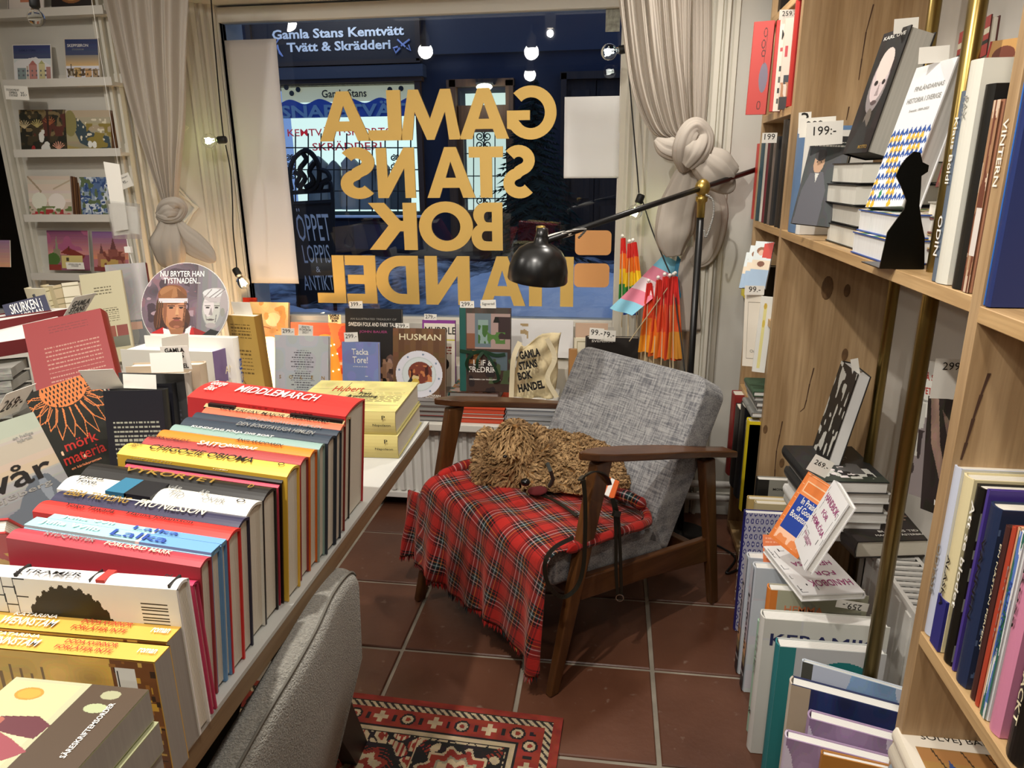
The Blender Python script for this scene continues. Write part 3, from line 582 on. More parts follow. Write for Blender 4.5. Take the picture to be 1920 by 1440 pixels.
def stx(s, px, py, w_, h_):
    k = (at(600, py, Y=SY).x-at(500, py, Y=SY).x)/100; text(s, S(px, py)+Vector((0, -.004, 0)), X3+Z3*.02, Z3-X3*.09, w=w_*k, h=h_*k, mat=cw, parent=sb, bold=.0)
stx('ÖPPET', 587, 421, 62, 58); stx('LOPPIS', 594, 476, 50, 32); stx('&', 597, 505, 8, 10); stx('ANTIKT', 598, 530, 56, 26)
# ================================================================ ARMCHAIR, BLANKET, DOG
CA = math.radians(45.5); CO = Vector((-.144, 1.681, 0)); DB = Vector((math.cos(CA), math.sin(CA), 0)); DL = Vector((-math.sin(CA), math.cos(CA), 0))
def loc(p): q = Vector(p)-CO; return Vector((q.dot(DB), q.dot(DL), q.z))
def lz(px, py, z): return loc(at(px, py, Z=z))
def lv(px, py, v):
    r = ray(px, py); t = ((CO-EYE).dot(DL)+v)/r.dot(DL); return loc(EYE+r*t)
def lu(px, py, u):
    r = ray(px, py); t = ((CO-EYE).dot(DB)+u)/r.dot(DB); return loc(EYE+r*t)
def fabric(name, light, dark, fine=420, tint=.55):
    m, nt, b = node_mat(name); N = nt.nodes.new; L = nt.links.new; tc = N('ShaderNodeTexCoord'); outs = []
    for sc in ((fine, fine*.06, fine), (fine*.06, fine, fine*.10)):
        mp = N('ShaderNodeMapping'); mp.inputs['Scale'].default_value = sc; L(tc.outputs['Object'], mp.inputs[0]); n = N('ShaderNodeTexNoise'); n.inputs['Scale'].default_value = .6; n.inputs['Detail'].default_value = 2; L(mp.outputs[0], n.inputs[0]); outs.append(n)
    a = N('ShaderNodeMath'); a.operation = 'ADD'; L(outs[0].outputs[0], a.inputs[0]); L(outs[1].outputs[0], a.inputs[1]); h = N('ShaderNodeMath'); h.operation = 'MULTIPLY'; h.inputs[1].default_value = .5; L(a.outputs[0], h.inputs[0])
    r = N('ShaderNodeValToRGB'); r.color_ramp.elements[0].position = .38; r.color_ramp.elements[1].position = .60; r.color_ramp.elements[0].color = tuple(lin(v) for v in hx(dark))+(1,); r.color_ramp.elements[1].color = tuple(lin(v) for v in hx(light))+(1,); L(h.outputs[0], r.inputs[0])
    L(r.outputs[0], b.inputs['Base Color']); b.inputs['Roughness'].default_value = .95; b.inputs['Specular IOR Level'].default_value = .15; b.inputs['Sheen Weight'].default_value = .2
    bp = N('ShaderNodeBump'); bp.inputs['Strength'].default_value = .35; bp.inputs['Distance'].default_value = .002; L(h.outputs[0], bp.inputs['Height']); L(bp.outputs[0], b.inputs['Normal']); return m
GREYF = fabric('grey_weave', 'a9a9a8', '64656a')
chair = thing('armchair', 'walnut armchair with grey woven cushions holding a tartan blanket and dog', 'armchair', CO, rz=CA)
def leg(pts, w0, w1, d, name='leg', v=0):
    """tapered leg in the plane v: from top (u,z) to foot (u,z)"""
    (u0, z0), (u1, z1) = pts; g = G()
    g.add([(u0-w0/2, v-d/2, z0), (u0+w0/2, v-d/2, z0), (u0+w0/2, v+d/2, z0), (u0-w0/2, v+d/2, z0), (u1-w1/2, v-d*.38, z1), (u1+w1/2, v-d*.38, z1), (u1+w1/2, v+d*.38, z1), (u1-w1/2, v+d*.38, z1)], [(0, 1, 2, 3), (7, 6, 5, 4), (0, 4, 5, 1), (1, 5, 6, 2), (2, 6, 7, 3), (3, 7, 4, 0)])
    return g.obj(name, WALNUT_Z, chair, bevel=.006, seg=3)
VL = .625
leg([(.178, .672), (.008, 0)], .062, .034, .034, v=-.012); leg([(.64, .555), (.735, 0)], .056, .036, .034, v=-.012)
leg([(.122, .672), (-.048, 0)], .062, .034, .034, v=VL); leg([(.60, .555), (.69, 0)], .056, .036, .034, v=VL)
for v, du in ((-.015, 0), (VL, -.05)):
    g = G(); n = 14; pts = []
    for i in range(n+1):
        t = i/n; w = .030+.012*math.sin(min(t*1.3, 1)*math.pi); w *= min(1, math.sqrt(max(t*9, .02))) if t < .12 else 1; pts.append((t, w))
    def P(t, s, k): u = .095+du+.665*t; z = .705-.158*t+.006*math.sin(t*math.pi); return (u, v+s, z+k)
    vs = [P(t, -w, -.011) for t, w in pts]+[P(t, w, -.011) for t, w in pts][::-1]; m_ = len(vs); vs += [P(t, -w, .011) for t, w in pts]+[P(t, w, .011) for t, w in pts][::-1]
    g.add(vs, [tuple(range(m_))[::-1], tuple(range(m_, 2*m_))]+[(i, (i+1) % m_, m_+(i+1) % m_, m_+i) for i in range(m_)])
    g.obj('armrest', WALNUT, chair, bevel=.009, seg=3, smooth=False)
for v in (-.004, VL-.005):
    du = 0 if v < .3 else -.05
    G().prism([(.11+du, .335), (.11+du, .262), (.40+du, .225), (.70+du, .172), (.70+du, .262), (.40+du, .297)], v-.012, v+.014, 'y').obj('side_rail', WALNUT, chair, bevel=.005)
for (u, z) in ((.10, .295), (.62, .23)): G().box((u, .0, z-.03), (u+.028, VL-.01, z+.02)).obj('cross_rail', WALNUT, chair, bevel=.004)
def cushion(name, prof, v0, v1, bev=.032):
    o = G().prism(prof, v0, v1, 'y').obj(name, GREYF, chair, bevel=bev, seg=5, smooth=True); return o
cushion('seat_cushion', [(.02, .315), (.02, .425), (.20, .428), (.46, .385), (.52, .25), (.30, .285)], .012, VL-.02)
_b0 = Vector((.400, 0, .318)); _dd = Vector((.262, 0, .492)); _L = _dd.length; _dd.normalize(); _nn = Vector((_dd.z, 0, -_dd.x)); w0, w1, rc = .012, VL-.028, .055
_pf = [(w1-.015, 0), (w0+.015, 0)]+[(w0, .015)]+[(w0+rc-rc*math.cos(math.radians(a)), _L-rc+rc*math.sin(math.radians(a))) for a in range(0, 91, 15)]+[(w1-rc+rc*math.sin(math.radians(a)), _L-rc+rc*math.cos(math.radians(a))) for a in range(0, 91, 15)]+[(w1, .015)]
_vs = [_b0+_dd*l+Vector((0, v, 0)) for v, l in _pf]; _n = len(_vs); _vs += [p+_nn*.118 for p in _vs]
G().add(_vs, [tuple(range(_n)), tuple(range(_n, 2*_n))[::-1]]+[(i, _n+i, _n+(i+1) % _n, (i+1) % _n) for i in range(_n)]).obj('back_cushion', GREYF, chair, bevel=.022, seg=4, smooth=True)
g = G(); piping = [(.40, .325), (.53, .600), (.655, .808)]
# ---- tartan
def tartan():
    m, nt, b = node_mat('tartan'); N = nt.nodes.new; L = nt.links.new; uv = N('ShaderNodeUVMap'); uv.uv_map = 'UVMap'; sx = N('ShaderNodeSeparateXYZ'); L(uv.outputs[0], sx.inputs[0]); cols = []
    R_, D_, K_, Wh, Y_ = (.43, .022, .018, 1), (.012, .05, .055, 1), (.01, .01, .012, 1), (.50, .56, .55, 1), (.48, .30, .07, 1)
    stops = [(0, R_), (.34, K_), (.40, R_), (.43, K_), (.53, R_), (.55, Y_), (.57, K_), (.63, D_), (.665, Wh), (.69, D_), (.73, K_), (.81, R_), (.825, Wh), (.845, R_), (.86, K_), (.93, R_), (.955, K_), (.985, R_)]
    for k in range(2):
        f = N('ShaderNodeMath'); f.operation = 'FRACT'; L(sx.outputs[k], f.inputs[0]); r = N('ShaderNodeValToRGB'); r.color_ramp.interpolation = 'CONSTANT'
        els = r.color_ramp.elements; els[0].position = 0; els[0].color = stops[0][1]; els[1].position = stops[1][0]; els[1].color = stops[1][1]
        for p_, c_ in stops[2:]: e = els.new(p_); e.color = c_
        L(f.outputs[0], r.inputs[0]); cols.append(r)
    w = N('ShaderNodeMath'); w.operation = 'ADD'; L(sx.outputs[0], w.inputs[0]); L(sx.outputs[1], w.inputs[1]); w2 = N('ShaderNodeMath'); w2.operation = 'MULTIPLY'; w2.inputs[1].default_value = 48; L(w.outputs[0], w2.inputs[0]); w3 = N('ShaderNodeMath'); w3.operation = 'FRACT'; L(w2.outputs[0], w3.inputs[0])
    w4 = N('ShaderNodeMapRange'); w4.inputs[1].default_value = .3; w4.inputs[2].default_value = .7; w4.inputs[3].default_value = .25; w4.inputs[4].default_value = .75; L(w3.outputs[0], w4.inputs[0])
    mx = N('ShaderNodeMix'); mx.data_type = 'RGBA'; L(w4.outputs[0], mx.inputs[0]); L(cols[0].outputs[0], mx.inputs[6]); L(cols[1].outputs[0], mx.inputs[7])
    L(mx.outputs[2], b.inputs['Base Color']); b.inputs['Roughness'].default_value = .95; b.inputs['Specular IOR Level'].default_value = .1; b.inputs['Sheen Weight'].default_value = .25; b.inputs['Sheen Tint'].default_value = (1, .5, .4, 1)
    n = N('ShaderNodeTexNoise'); n.inputs['Scale'].default_value = 9; n.inputs['Detail'].default_value = 3; L(uv.outputs[0], n.inputs[0]); bp = N('ShaderNodeBump'); bp.inputs['Strength'].default_value = .25; bp.inputs['Distance'].default_value = .006; L(n.outputs[0], bp.inputs['Height']); L(bp.outputs[0], b.inputs['Normal']); return m
TARTAN = tartan()
def set_uv(o, uvs):
    me = o.data; l = me.uv_layers.new(name='UVMap'); idx = np.empty(len(me.loops), 'i'); me.loops.foreach_get('vertex_index', idx); l.data.foreach_set('uv', np.array(uvs, 'f')[idx].ravel())
TOPL, BEND = .43, .07
def blanket_pt(s, t):
    """s across the seat in metres (v), t along the cloth in metres from the back edge over the front"""
    v = s; hang = 0
    if t < TOPL: u = .455-t; z = .436-.012*math.cos((t/TOPL)*2)+.028*math.exp(-((t)/.05)**2)*0; z = .395+(.448-.395)*min(1, t/.30)
    elif t < TOPL+BEND: a = (t-TOPL)/BEND*math.pi/2; u = .025-.045*math.sin(a); z = .403+.045*math.cos(a)
    else: hang = t-TOPL-BEND; u = -.020-.10*hang*(.2+.8*max(0, 1-abs(v-.62)*6)); z = .403-hang
    wob = .010*math.sin(v*34+1.3)+.008*math.sin(v*61+.4)
    if hang: k = min(hang/.25, 1); u -= .02*k*(1+math.sin(v*26+.7))*.5+k*wob; v -= .012*k*math.sin(v*26)
    else: z += .003*math.sin(v*23+t*17)+.003*math.sin(t*41-v*13)
    ve = s-.60
    if ve > 0:                                         # over the left edge and down
        if ve < .05: a = ve/.05*math.pi/2; v = .60+.035*math.sin(a); dz = .035*(1-math.cos(a))
        else: v = .635+(ve-.05)*.30+.014*math.sin(t*33); dz = .035+(ve-.05)*.95
        if hang: v = s*.55+.60*.45+.03*min(hang/.2, 1); dz = ve*.10
        z -= dz
    z = max(z, .05); return Vector((u, v, z))
S0, S1, T1 = -.02, .80, .80
def hem(s):                                            # how long the cloth is at s
    return TOPL+BEND+.275+.045*math.exp(-((s-.0)/.09)**2)+.012*math.sin(s*19)-.04*max(0, s-.62)
def bp_(i, j, nu, nv):
    s = S0+(S1-S0)*i/nu; tl = hem(s) if s < .64 else hem(.64)-.02; t0 = .16*max(0, 1-(s+.02)/.11)**2; return s, t0+(tl-t0)*j/nv
nu, nv = 90, 84; g = G(); uvs = []; vs = []
for j in range(nv+1):
    for i in range(nu+1):
        s, t = bp_(i, j, nu, nv); vs.append(blanket_pt(s, t)); ca, sa = math.cos(.22), math.sin(.22); uvs.append(((s*ca-t*sa)/.093, (s*sa+t*ca)/.093))
w = nu+1; g.add(vs, [(j*w+i, j*w+i+1, (j+1)*w+i+1, (j+1)*w+i) for j in range(nv) for i in range(nu)])
bl_root = thing('tartan_blanket', 'red tartan fringed blanket draped over the armchair seat under the dog', 'blanket', CO, rz=CA)
cl = g.obj('cloth', TARTAN, bl_root, smooth=True); set_uv(cl, uvs); mm = cl.modifiers.new('s', 'SOLIDIFY'); mm.thickness = .004; mm.offset = 1
g = G(); uvs = []
for i in range(150):
    s = S0+(S1-S0)*(i+.5)/150; tl = hem(s) if s < .64 else hem(.64)-.02; a = blanket_pt(s-.0016, tl-.003); b2 = blanket_pt(s+.0016, tl-.003); L_ = .026*random.uniform(.8, 1.2); d = Vector((random.uniform(-.3, .1), random.uniform(-.3, .3), -1)).normalized()*L_
    n0 = len(g.v); g.add([a, b2, b2+d*.5+Vector((-.002, 0, 0)), a+d*.5+Vector((.001, 0, 0)), (a+b2)/2+d], [(0, 1, 2, 3), (3, 2, 4)]); uvs += [((s)/.093, tl/.093)]*5
fr = g.obj('fringe', TARTAN, bl_root); set_uv(fr, uvs); fr['kind'] = 'stuff'
# rolled edge at the back right corner and along the right side
def roll(path, rad, name):
    P = []
    for i in range(len(path)-1):
        p0, p1, p2, p3 = [Vector(path[k]) for k in (max(i-1, 0), i, i+1, min(i+2, len(path)-1))]
        for k in range(8): t = k/8; P.append(.5*((2*p1)+(p2-p0)*t+(2*p0-5*p1+4*p2-p3)*t*t+(3*p1-p0-3*p2+p3)*t**3))
    P.append(Vector(path[-1])); g = G(); n = 12; g.tube(P, [rad*(1+.07*math.sin(i*.9))*min(1, .35+.25*min(i, len(P)-1-i)) for i in range(len(P))], n); o = g.obj(name, TARTAN, bl_root, smooth=True)
    set_uv(o, [((i//n)*.10*1.0, (i % n)/n*.9) for i in range(len(g.v))]); return o
roll([(.05, -.016, .442), (.14, -.018, .440), (.25, -.018, .432), (.35, -.014, .420), (.40, .005, .412), (.425, .05, .425), (.428, .12, .435), (.425, .22, .43)], .014, 'rolled_edge')
roll([(.415, .03, .445), (.40, .09, .458), (.385, .17, .452)], .019, 'rolled_edge')
roll([(.40, .58, .42), (.25, .60, .455), (.13, .605, .46), (.03, .60, .45)], .017, 'rolled_edge')
# ---- dog: one continuous body under a curly coat
BALLS = []
def B_(px, py, z, r, sq=None): p = lz(px, py, z); BALLS.append((p, r, sq))
B_(958, 850, .545, .084); B_(966, 822, .585, .060); B_(985, 868, .515, .052); B_(990, 886, .495, .042); B_(950, 893, .475, .045); B_(930, 880, .495, .045)
for q in ((916, 822, .57, .032), (909, 848, .53, .036), (907, 874, .495, .036), (912, 895, .465, .034)): B_(*q)
B_(1022, 850, .53, .050); B_(1000, 830, .555, .058)
for q in ((1040, 852, .510, .082), (1080, 858, .500, .080), (1112, 868, .490, .074), (1135, 884, .475, .062), (1150, 903, .46, .045), (1060, 875, .49, .060), (1095, 892, .475, .055)): B_(*q)
for q in ((1000, 912, .465, .030), (1040, 912, .455, .026), (1062, 915, .452, .024), (1085, 915, .455, .030), (1030, 900, .47, .032)): B_(*q)
g = G()
for p, r, sq in BALLS: g.ball(p, r*.93, 14, 10)
tmp = link(g.mesh('t'), 't', None); rm = tmp.modifiers.new('r', 'REMESH'); rm.mode = 'VOXEL'; rm.voxel_size = .0085; sm_ = tmp.modifiers.new('s', 'SMOOTH'); sm_.iterations = 6; sm_.factor = .6
body = bpy.data.meshes.new_from_object(tmp.evaluated_get(bpy.context.evaluated_depsgraph_get())); bpy.data.objects.remove(tmp); body.name = 'body'; body.materials.clear()
dog = thing('dog', 'curly golden brown dog curled up asleep on the tartan blanket', 'dog', CO, rz=CA)
bo = link(body, 'body', M('8c6334', .95), dog, smooth=True)
toc = loc(EYE)
# coat
me = body; me.calc_loop_triangles(); T_ = np.array([t.vertices for t in me.loop_triangles]); co = np.array([v.co for v in me.vertices]); no = np.array([v.normal for v in me.vertices])
A0, A1, A2 = co[T_[:, 0]], co[T_[:, 1]], co[T_[:, 2]]; ar = np.linalg.norm(np.cross(A1-A0, A2-A0), axis=1); NS = 34000
tri = rng.choice(len(T_), NS, p=ar/ar.sum()); r1 = np.sqrt(rng.random(NS)); r2 = rng.random(NS); wts = np.stack([1-r1, r1*(1-r2), r1*r2], 1)[:, :, None]
P0 = (np.stack([A0[tri], A1[tri], A2[tri]], 1)*wts).sum(1); NN = no[T_[tri]].mean(1); NN /= np.linalg.norm(NN, axis=1, keepdims=True)
keep = P0[:, 2] > .435; P0 = P0[keep]; NN = NN[keep]; NS = len(P0)
nose = np.array(lz(986, 899, .505)); headc = np.array(lz(957, 848, .545))
dh = np.linalg.norm(P0-headc, axis=1); inhead = dh < .135
flow = np.where(inhead[:, None], P0-nose, np.array([.6, -.2, -.25])[None, :]); flow = flow+np.array([0, 0, -.04])
crown = np.array(lz(965, 815, .62)); isc = np.linalg.norm(P0-crown, axis=1) < .07; flow[isc] = (P0-crown)[isc]*1.0+np.array([-.03, -.03, -.02])
flow += rng.normal(0, .25, flow.shape)*np.linalg.norm(flow, axis=1, keepdims=True)
flow -= NN*(flow*NN).sum(1, keepdims=True); flow /= np.linalg.norm(flow, axis=1, keepdims=True)+1e-9
side = np.cross(NN, flow); LEN = np.where(inhead, .034, .030)*rng.uniform(.6, 1.25, NS); nm = np.linalg.norm(P0-nose, axis=1); LEN *= np.clip(nm/.05, .30, 1)
K = 7; NC = 3600; ci = rng.choice(NS, NC, replace=False); own = np.empty(NS, int)
for a in range(0, NS, 2000): own[a:a+2000] = ((P0[a:a+2000, None, :]-P0[ci][None])**2).sum(2).argmin(1)
cph = rng.random(NC)*6.28; camp = rng.uniform(.6, 1.4, NC); ctn = rng.uniform(.9, 1.5, NC)*rng.choice([-1, 1], NC); ctone = rng.normal(0, .15, NC); cdir = rng.normal(0, .38, (NC, 3))
C0 = P0[ci][own]; CN = NN[ci][own]; CF = flow[ci][own]+cdir[own]; CF -= CN*(CF*CN).sum(1, keepdims=True); CF /= np.linalg.norm(CF, axis=1, keepdims=True)+1e-9; CS = np.cross(CN, CF); CL = np.where(inhead, .033, .027)[ci][own]*np.clip(np.linalg.norm(C0-nose, axis=1)/.06, .35, 1)
ph = cph[own]; amp = np.where(inhead, .0030, .0052)*camp[own]; tn = ctn[own]*np.where(inhead, .8, 1.35); pts = []
for k in range(K):
    t = k/(K-1); cen = C0+CF*(CL*t*.85)[:, None]+CN*(CL*.42*math.sin(t*2.2))[:, None]; g_ = min(1, t*2)
    cen = cen+CS*(amp*np.sin(ph+tn*t*6.28)*g_)[:, None]+CN*(amp*np.cos(ph+tn*t*6.28)*g_)[:, None]
    cen[:, 2] -= CL*.25*t*t; offs = (P0-C0)*(1-.60*t**.8); p = cen+offs; p[:, 2] = np.maximum(p[:, 2], .4515); pts.append(p)
WD = .00125; V = np.empty((NS, K, 2, 3))
for k in range(K): wd = WD*(1-.7*k/(K-1)); V[:, k, 0] = pts[k]-side*wd; V[:, k, 1] = pts[k]+side*wd
V = V.reshape(-1, 3); base = (np.arange(NS)*K*2)[:, None, None]; q = np.array([[2*k, 2*k+1, 2*k+3, 2*k+2] for k in range(K-1)])[None]; F_ = (base+q).reshape(-1, 4)
fm = bpy.data.meshes.new('coat'); fm.vertices.add(len(V)); fm.vertices.foreach_set('co', V.astype('f').ravel()); fm.loops.add(F_.size); fm.loops.foreach_set('vertex_index', F_.astype('i').ravel()); fm.polygons.add(len(F_)); fm.polygons.foreach_set('loop_start', np.arange(0, F_.size, 4, dtype='i')); fm.update(); fm.validate()
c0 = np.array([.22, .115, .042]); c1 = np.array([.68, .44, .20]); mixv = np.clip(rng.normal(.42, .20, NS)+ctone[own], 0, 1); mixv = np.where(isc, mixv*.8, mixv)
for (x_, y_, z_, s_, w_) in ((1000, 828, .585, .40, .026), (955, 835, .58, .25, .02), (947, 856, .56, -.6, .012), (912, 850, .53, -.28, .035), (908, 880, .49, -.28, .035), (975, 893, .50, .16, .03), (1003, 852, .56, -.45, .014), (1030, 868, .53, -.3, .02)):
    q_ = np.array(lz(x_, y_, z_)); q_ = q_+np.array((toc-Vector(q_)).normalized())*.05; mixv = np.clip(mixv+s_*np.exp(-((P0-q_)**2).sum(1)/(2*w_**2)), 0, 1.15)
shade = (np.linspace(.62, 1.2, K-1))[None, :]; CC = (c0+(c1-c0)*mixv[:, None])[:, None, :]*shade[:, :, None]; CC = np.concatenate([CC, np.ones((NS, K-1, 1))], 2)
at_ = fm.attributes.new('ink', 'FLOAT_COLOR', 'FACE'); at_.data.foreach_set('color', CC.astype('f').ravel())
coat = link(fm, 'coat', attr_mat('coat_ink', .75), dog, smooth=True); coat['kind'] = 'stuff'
def dpart(g, name, mat, **k): return g.obj(name, mat, dog, **k)
pn = lz(985, 904, .505); dv = (toc-pn).normalized()
o = dpart(G().ball(pn+dv*.028, (.015, .016, .012)), 'nose', M('0d0b0a', .25), smooth=True)
for (px, py, z) in ((947, 856, .552),):
    p = lz(px, py, z); dpart(G().ball(p+(toc-p).normalized()*(.066 if px < 960 else .046), (.0075, .0075, .005)), 'eye', M('0a0807', .15), smooth=True)
p = [lz(x, y, z) for x, y, z in ((1026, 868, .572), (1032, 882, .553), (1037, 898, .515), (1030, 912, .478))]; p = [q_+(toc-q_).normalized()*.012 for q_ in p]
dpart(G().tube(p, .0065, 6), 'collar', M('3a3d38', .6))
p = lz(1008, 920, .462); dpart(G().ball(p+(toc-p).normalized()*.022, (.034, .030, .009)), 'neckerchief', M('560c10', .95), smooth=True)
# ---- leash
def spl(P, k=6):
    P = [Vector(p) for p in P]; R_ = []
    for i in range(len(P)-1):
        p0, p1, p2, p3 = P[max(i-1, 0)], P[i], P[i+1], P[min(i+2, len(P)-1)]
        for j in range(k): t = j/k; R_.append(.5*((2*p1)+(p2-p0)*t+(2*p0-5*p1+4*p2-p3)*t*t+(3*p1-p0-3*p2+p3)*t**3))
    return R_+[P[-1]]
def strap(g, P, w, h, nrm):
    P = spl(P); n = Vector(nrm).normalized(); vs = []
    for i, p in enumerate(P):
        d = (P[min(i+1, len(P)-1)]-P[max(i-1, 0)]).normalized(); s = d.cross(n); s = s.normalized() if s.length > .05 else Vector((0, 0, 1)); m_ = s.cross(d).normalized()
        vs += [p-s*w/2-m_*h/2, p+s*w/2-m_*h/2, p+s*w/2+m_*h/2, p-s*w/2+m_*h/2]
    k = len(P); return g.add(vs, [(i*4+a, i*4+(a+1) % 4, (i+1)*4+(a+1) % 4, (i+1)*4+a) for i in range(k-1) for a in range(4)]+[(3, 2, 1, 0), ((k-1)*4, (k-1)*4+1, (k-1)*4+2, (k-1)*4+3)])
LEA = M('17160f', .35)
ls = thing('dog_leash', 'black leather leash looped around the front leg of the armchair', 'leash', CO, rz=CA)
g = G(); strap(g, [lz(1005, 926, .462), lz(1035, 936, .462), lz(1062, 953, .462), lz(1082, 968, .462)], .012, .003, (0, 0, 1)); g.obj('strap', LEA, ls)
rr = [lv(1090, 905, -.035), lv(1100, 890, -.045), lv(1118, 884, -.047), lv(1136, 893, -.045), lv(1143, 908, -.03), lv(1138, 905, .02), lv(1115, 893, .03), lv(1095, 892, .02), lv(1088, 900, -.02)]
g = G(); strap(g, rr, .012, .004, (0, .3, 1)); g.obj('loop', LEA, ls)
g = G(); strap(g, [lv(1094, 900, -.047), lv(1097, 940, -.05), lv(1097, 1000, -.05), lv(1094, 1060, -.05), lv(1082, 1100, -.05), lv(1058, 1119, -.05), lv(1035, 1107, -.05), lv(1022, 1078, -.05), lv(1024, 1048, -.05), lv(1042, 1025, -.04), lv(1075, 1008, -.035)], .011, .004, (-.5, -.8, .3)); g.obj('strap', LEA, ls)
for dx in (0, 9):
    g = G(); strap(g, [lv(1147+dx*.3, 935, -.037), lv(1153+dx*.6, 965, -.040), lv(1155+dx*.8, 1020, -.042), lv(1155+dx, 1070, -.042), lv(1158+dx*.8, 1114, -.042)], .009, .004, (-.5, -.8, .3)); g.obj('strap', LEA, ls)
g = G(); strap(g, [lv(1150, 962, -.045), lv(1162, 964, -.045)], .016, .008, (-.5, -.8, .3)); g.obj('keeper', LEA, ls)
c = lv(1162, 1121, -.042); g = G(); g.tube([c+Vector((.011*math.cos(a*.5236)*.7, -.011*math.cos(a*.5236)*.7, .011*math.sin(a*.5236))) for a in range(13)], .0016, 5, cap=False); g.obj('ring', M('b8b8b0', .25, 1), ls)
hb = thing('leash_handle', 'orange and white reflective band on the leash behind the armchair leg', 'band', CO, rz=CA)
a, b2, c, d = lz(1140, 893, .51), lz(1161, 902, .51), lz(1150, 936, .468), lz(1126, 924, .468)
def lerp(a, b, t): return a+(b-a)*t
for (t0, t1, m_) in ((0, .28, M('d8601c', .6)), (.28, .62, M('e9e9e4', .4)), (.62, 1, M('d8601c', .6))):
    q = [lerp(a, b2, t0), lerp(a, b2, t1), lerp(d, c, t1), lerp(d, c, t0)]; n = (q[1]-q[0]).cross(q[3]-q[0]).normalized()*.006; G().add([p for p in q]+[p+n for p in q], [(0, 1, 2, 3), (7, 6, 5, 4), (0, 4, 5, 1), (1, 5, 6, 2), (2, 6, 7, 3), (3, 7, 4, 0)]).obj('band', m_, hb, bevel=.002)
# ================================================================ BOOK TABLE
TZ = .85
tb = thing('book_table', 'grey topped wooden display table on black splayed legs in front left', 'table', (-1.05, .9, 0))
def tob(g, name, mat, **k): o = g.obj(name, mat, tb, **k); o.matrix_parent_inverse = Matrix.Translation(-tb.location); return o
tob(G().box((-1.75, .18, TZ-.006), (-.421, 1.562, TZ)), 'table_top', M('c4c5c0', .45, grain=.06, gscale=(5, 5, 5)))
tob(G().box((-1.75, .18, TZ-.034), (-.4215, 1.5615, TZ-.006)), 'edge_band', wood_mat('edge_wood', '9a7f5c', '6e563c', axis=1, knots=0))
def tleg(P, Q, w=.075, d=.02):
    P, Q = Vector(P), Vector(Q); g = G(); dx = Vector((d, 0, 0)); dy = Vector((0, w, 0)); g.add([P-dx-dy*.5, P+dx-dy*.5, P+dx+dy*.5, P-dx+dy*.5, Q-dx-dy*.35, Q+dx-dy*.35, Q+dx+dy*.35, Q-dx+dy*.35], [(3, 2, 1, 0), (4, 5, 6, 7), (0, 1, 5, 4), (1, 2, 6, 5), (2, 3, 7, 6), (3, 0, 4, 7)]); return tob(g, 'leg', M('0c0c0d', .5))
tleg((-.48, .86, TZ-.034), (-.61, 1.40, 0), .11); tleg((-.48, .72, TZ-.034), (-.61, .25, 0), .11); tleg((-1.6, .86, TZ-.034), (-1.6, 1.40, 0), .11); tleg((-1.6, .72, TZ-.034), (-1.6, .25, 0), .11)
tob(G().box((-1.6, .74, TZ-.08), (-.48, .84, TZ-.034)), 'crossbeam', M('0c0c0d', .5))
# a second lower-depth table stands behind it to the left
t2 = thing('side_table', 'white display table behind the front table, mostly covered by books', 'table', (-1.6, 2.0, 0))
for (a, b, n) in (((-2.6, 1.60, TZ-.03), (-1.24, 2.26, TZ), 'table_top'), ((-2.55, 1.65, 0), (-2.50, 1.70, TZ-.03), 'leg'), ((-1.33, 1.65, 0), (-1.28, 1.70, TZ-.03), 'leg'), ((-2.55, 2.17, 0), (-2.5, 2.22, TZ-.03), 'leg'), ((-1.33, 2.17, 0), (-1.28, 2.22, TZ-.03), 'leg')):
    o = G().box(a, b).obj(n, WHITE, t2); o.matrix_parent_inverse = Matrix.Translation(-t2.location)
DBG = []
def tri(TL, TR, BR, zt, zb, Y=None):
    zt = zt if isinstance(zt, tuple) else (zt, zt)
    if isinstance(BR, (int, float)):
        P1, P2 = at(*TL, Z=zt[0]), at(*TR, Z=zt[1]); hd = norm((P2.x-P1.x, P2.y-P1.y, 0)); yb = Vector((-hd.y, hd.x, 0)); l_ = math.radians(BR); zz = Z3*math.cos(l_)+yb*math.sin(l_); P3 = P2-zz*((P2.z-zb)/zz.z)
    elif Y: P1, P2, P3 = at(*TL, Y=Y[0]), at(*TR, Y=Y[1]), at(*BR, Y=Y[2])
    else: P1, P2, P3 = at(*TL, Z=zt[0]), at(*TR, Z=zt[1]), at(*BR, Z=zb)
    x = (P2-P1); Wd = x.length; x.normalize(); z = P2-P3; z -= x*z.dot(x); Ht = z.length; z.normalize(); y = z.cross(x)
    return P2-z*Ht-x*Wd, P2-z*Ht, x, y, z, Wd, Ht
def stand(label, TL, TR, BR, zt, zb, T, backface=False, Y=None, **k):
    BL, BRp, x, y, z, Wd, Ht = tri(TL, TR, BR, zt, zb, Y); DBG.append((label[:40], round(Wd, 3), round(Ht, 3), round(math.degrees(math.atan2(x.y, x.x))), round(math.degrees(math.acos(max(-1, min(1, z.z))))), tuple(round(v, 2) for v in BL)))
    if not backface: return book(label, BL, (x, y, z), Wd, Ht, T, **k)
    return book(label, BRp+y*T, (-x, -y, z), Wd, Ht, T, **k)
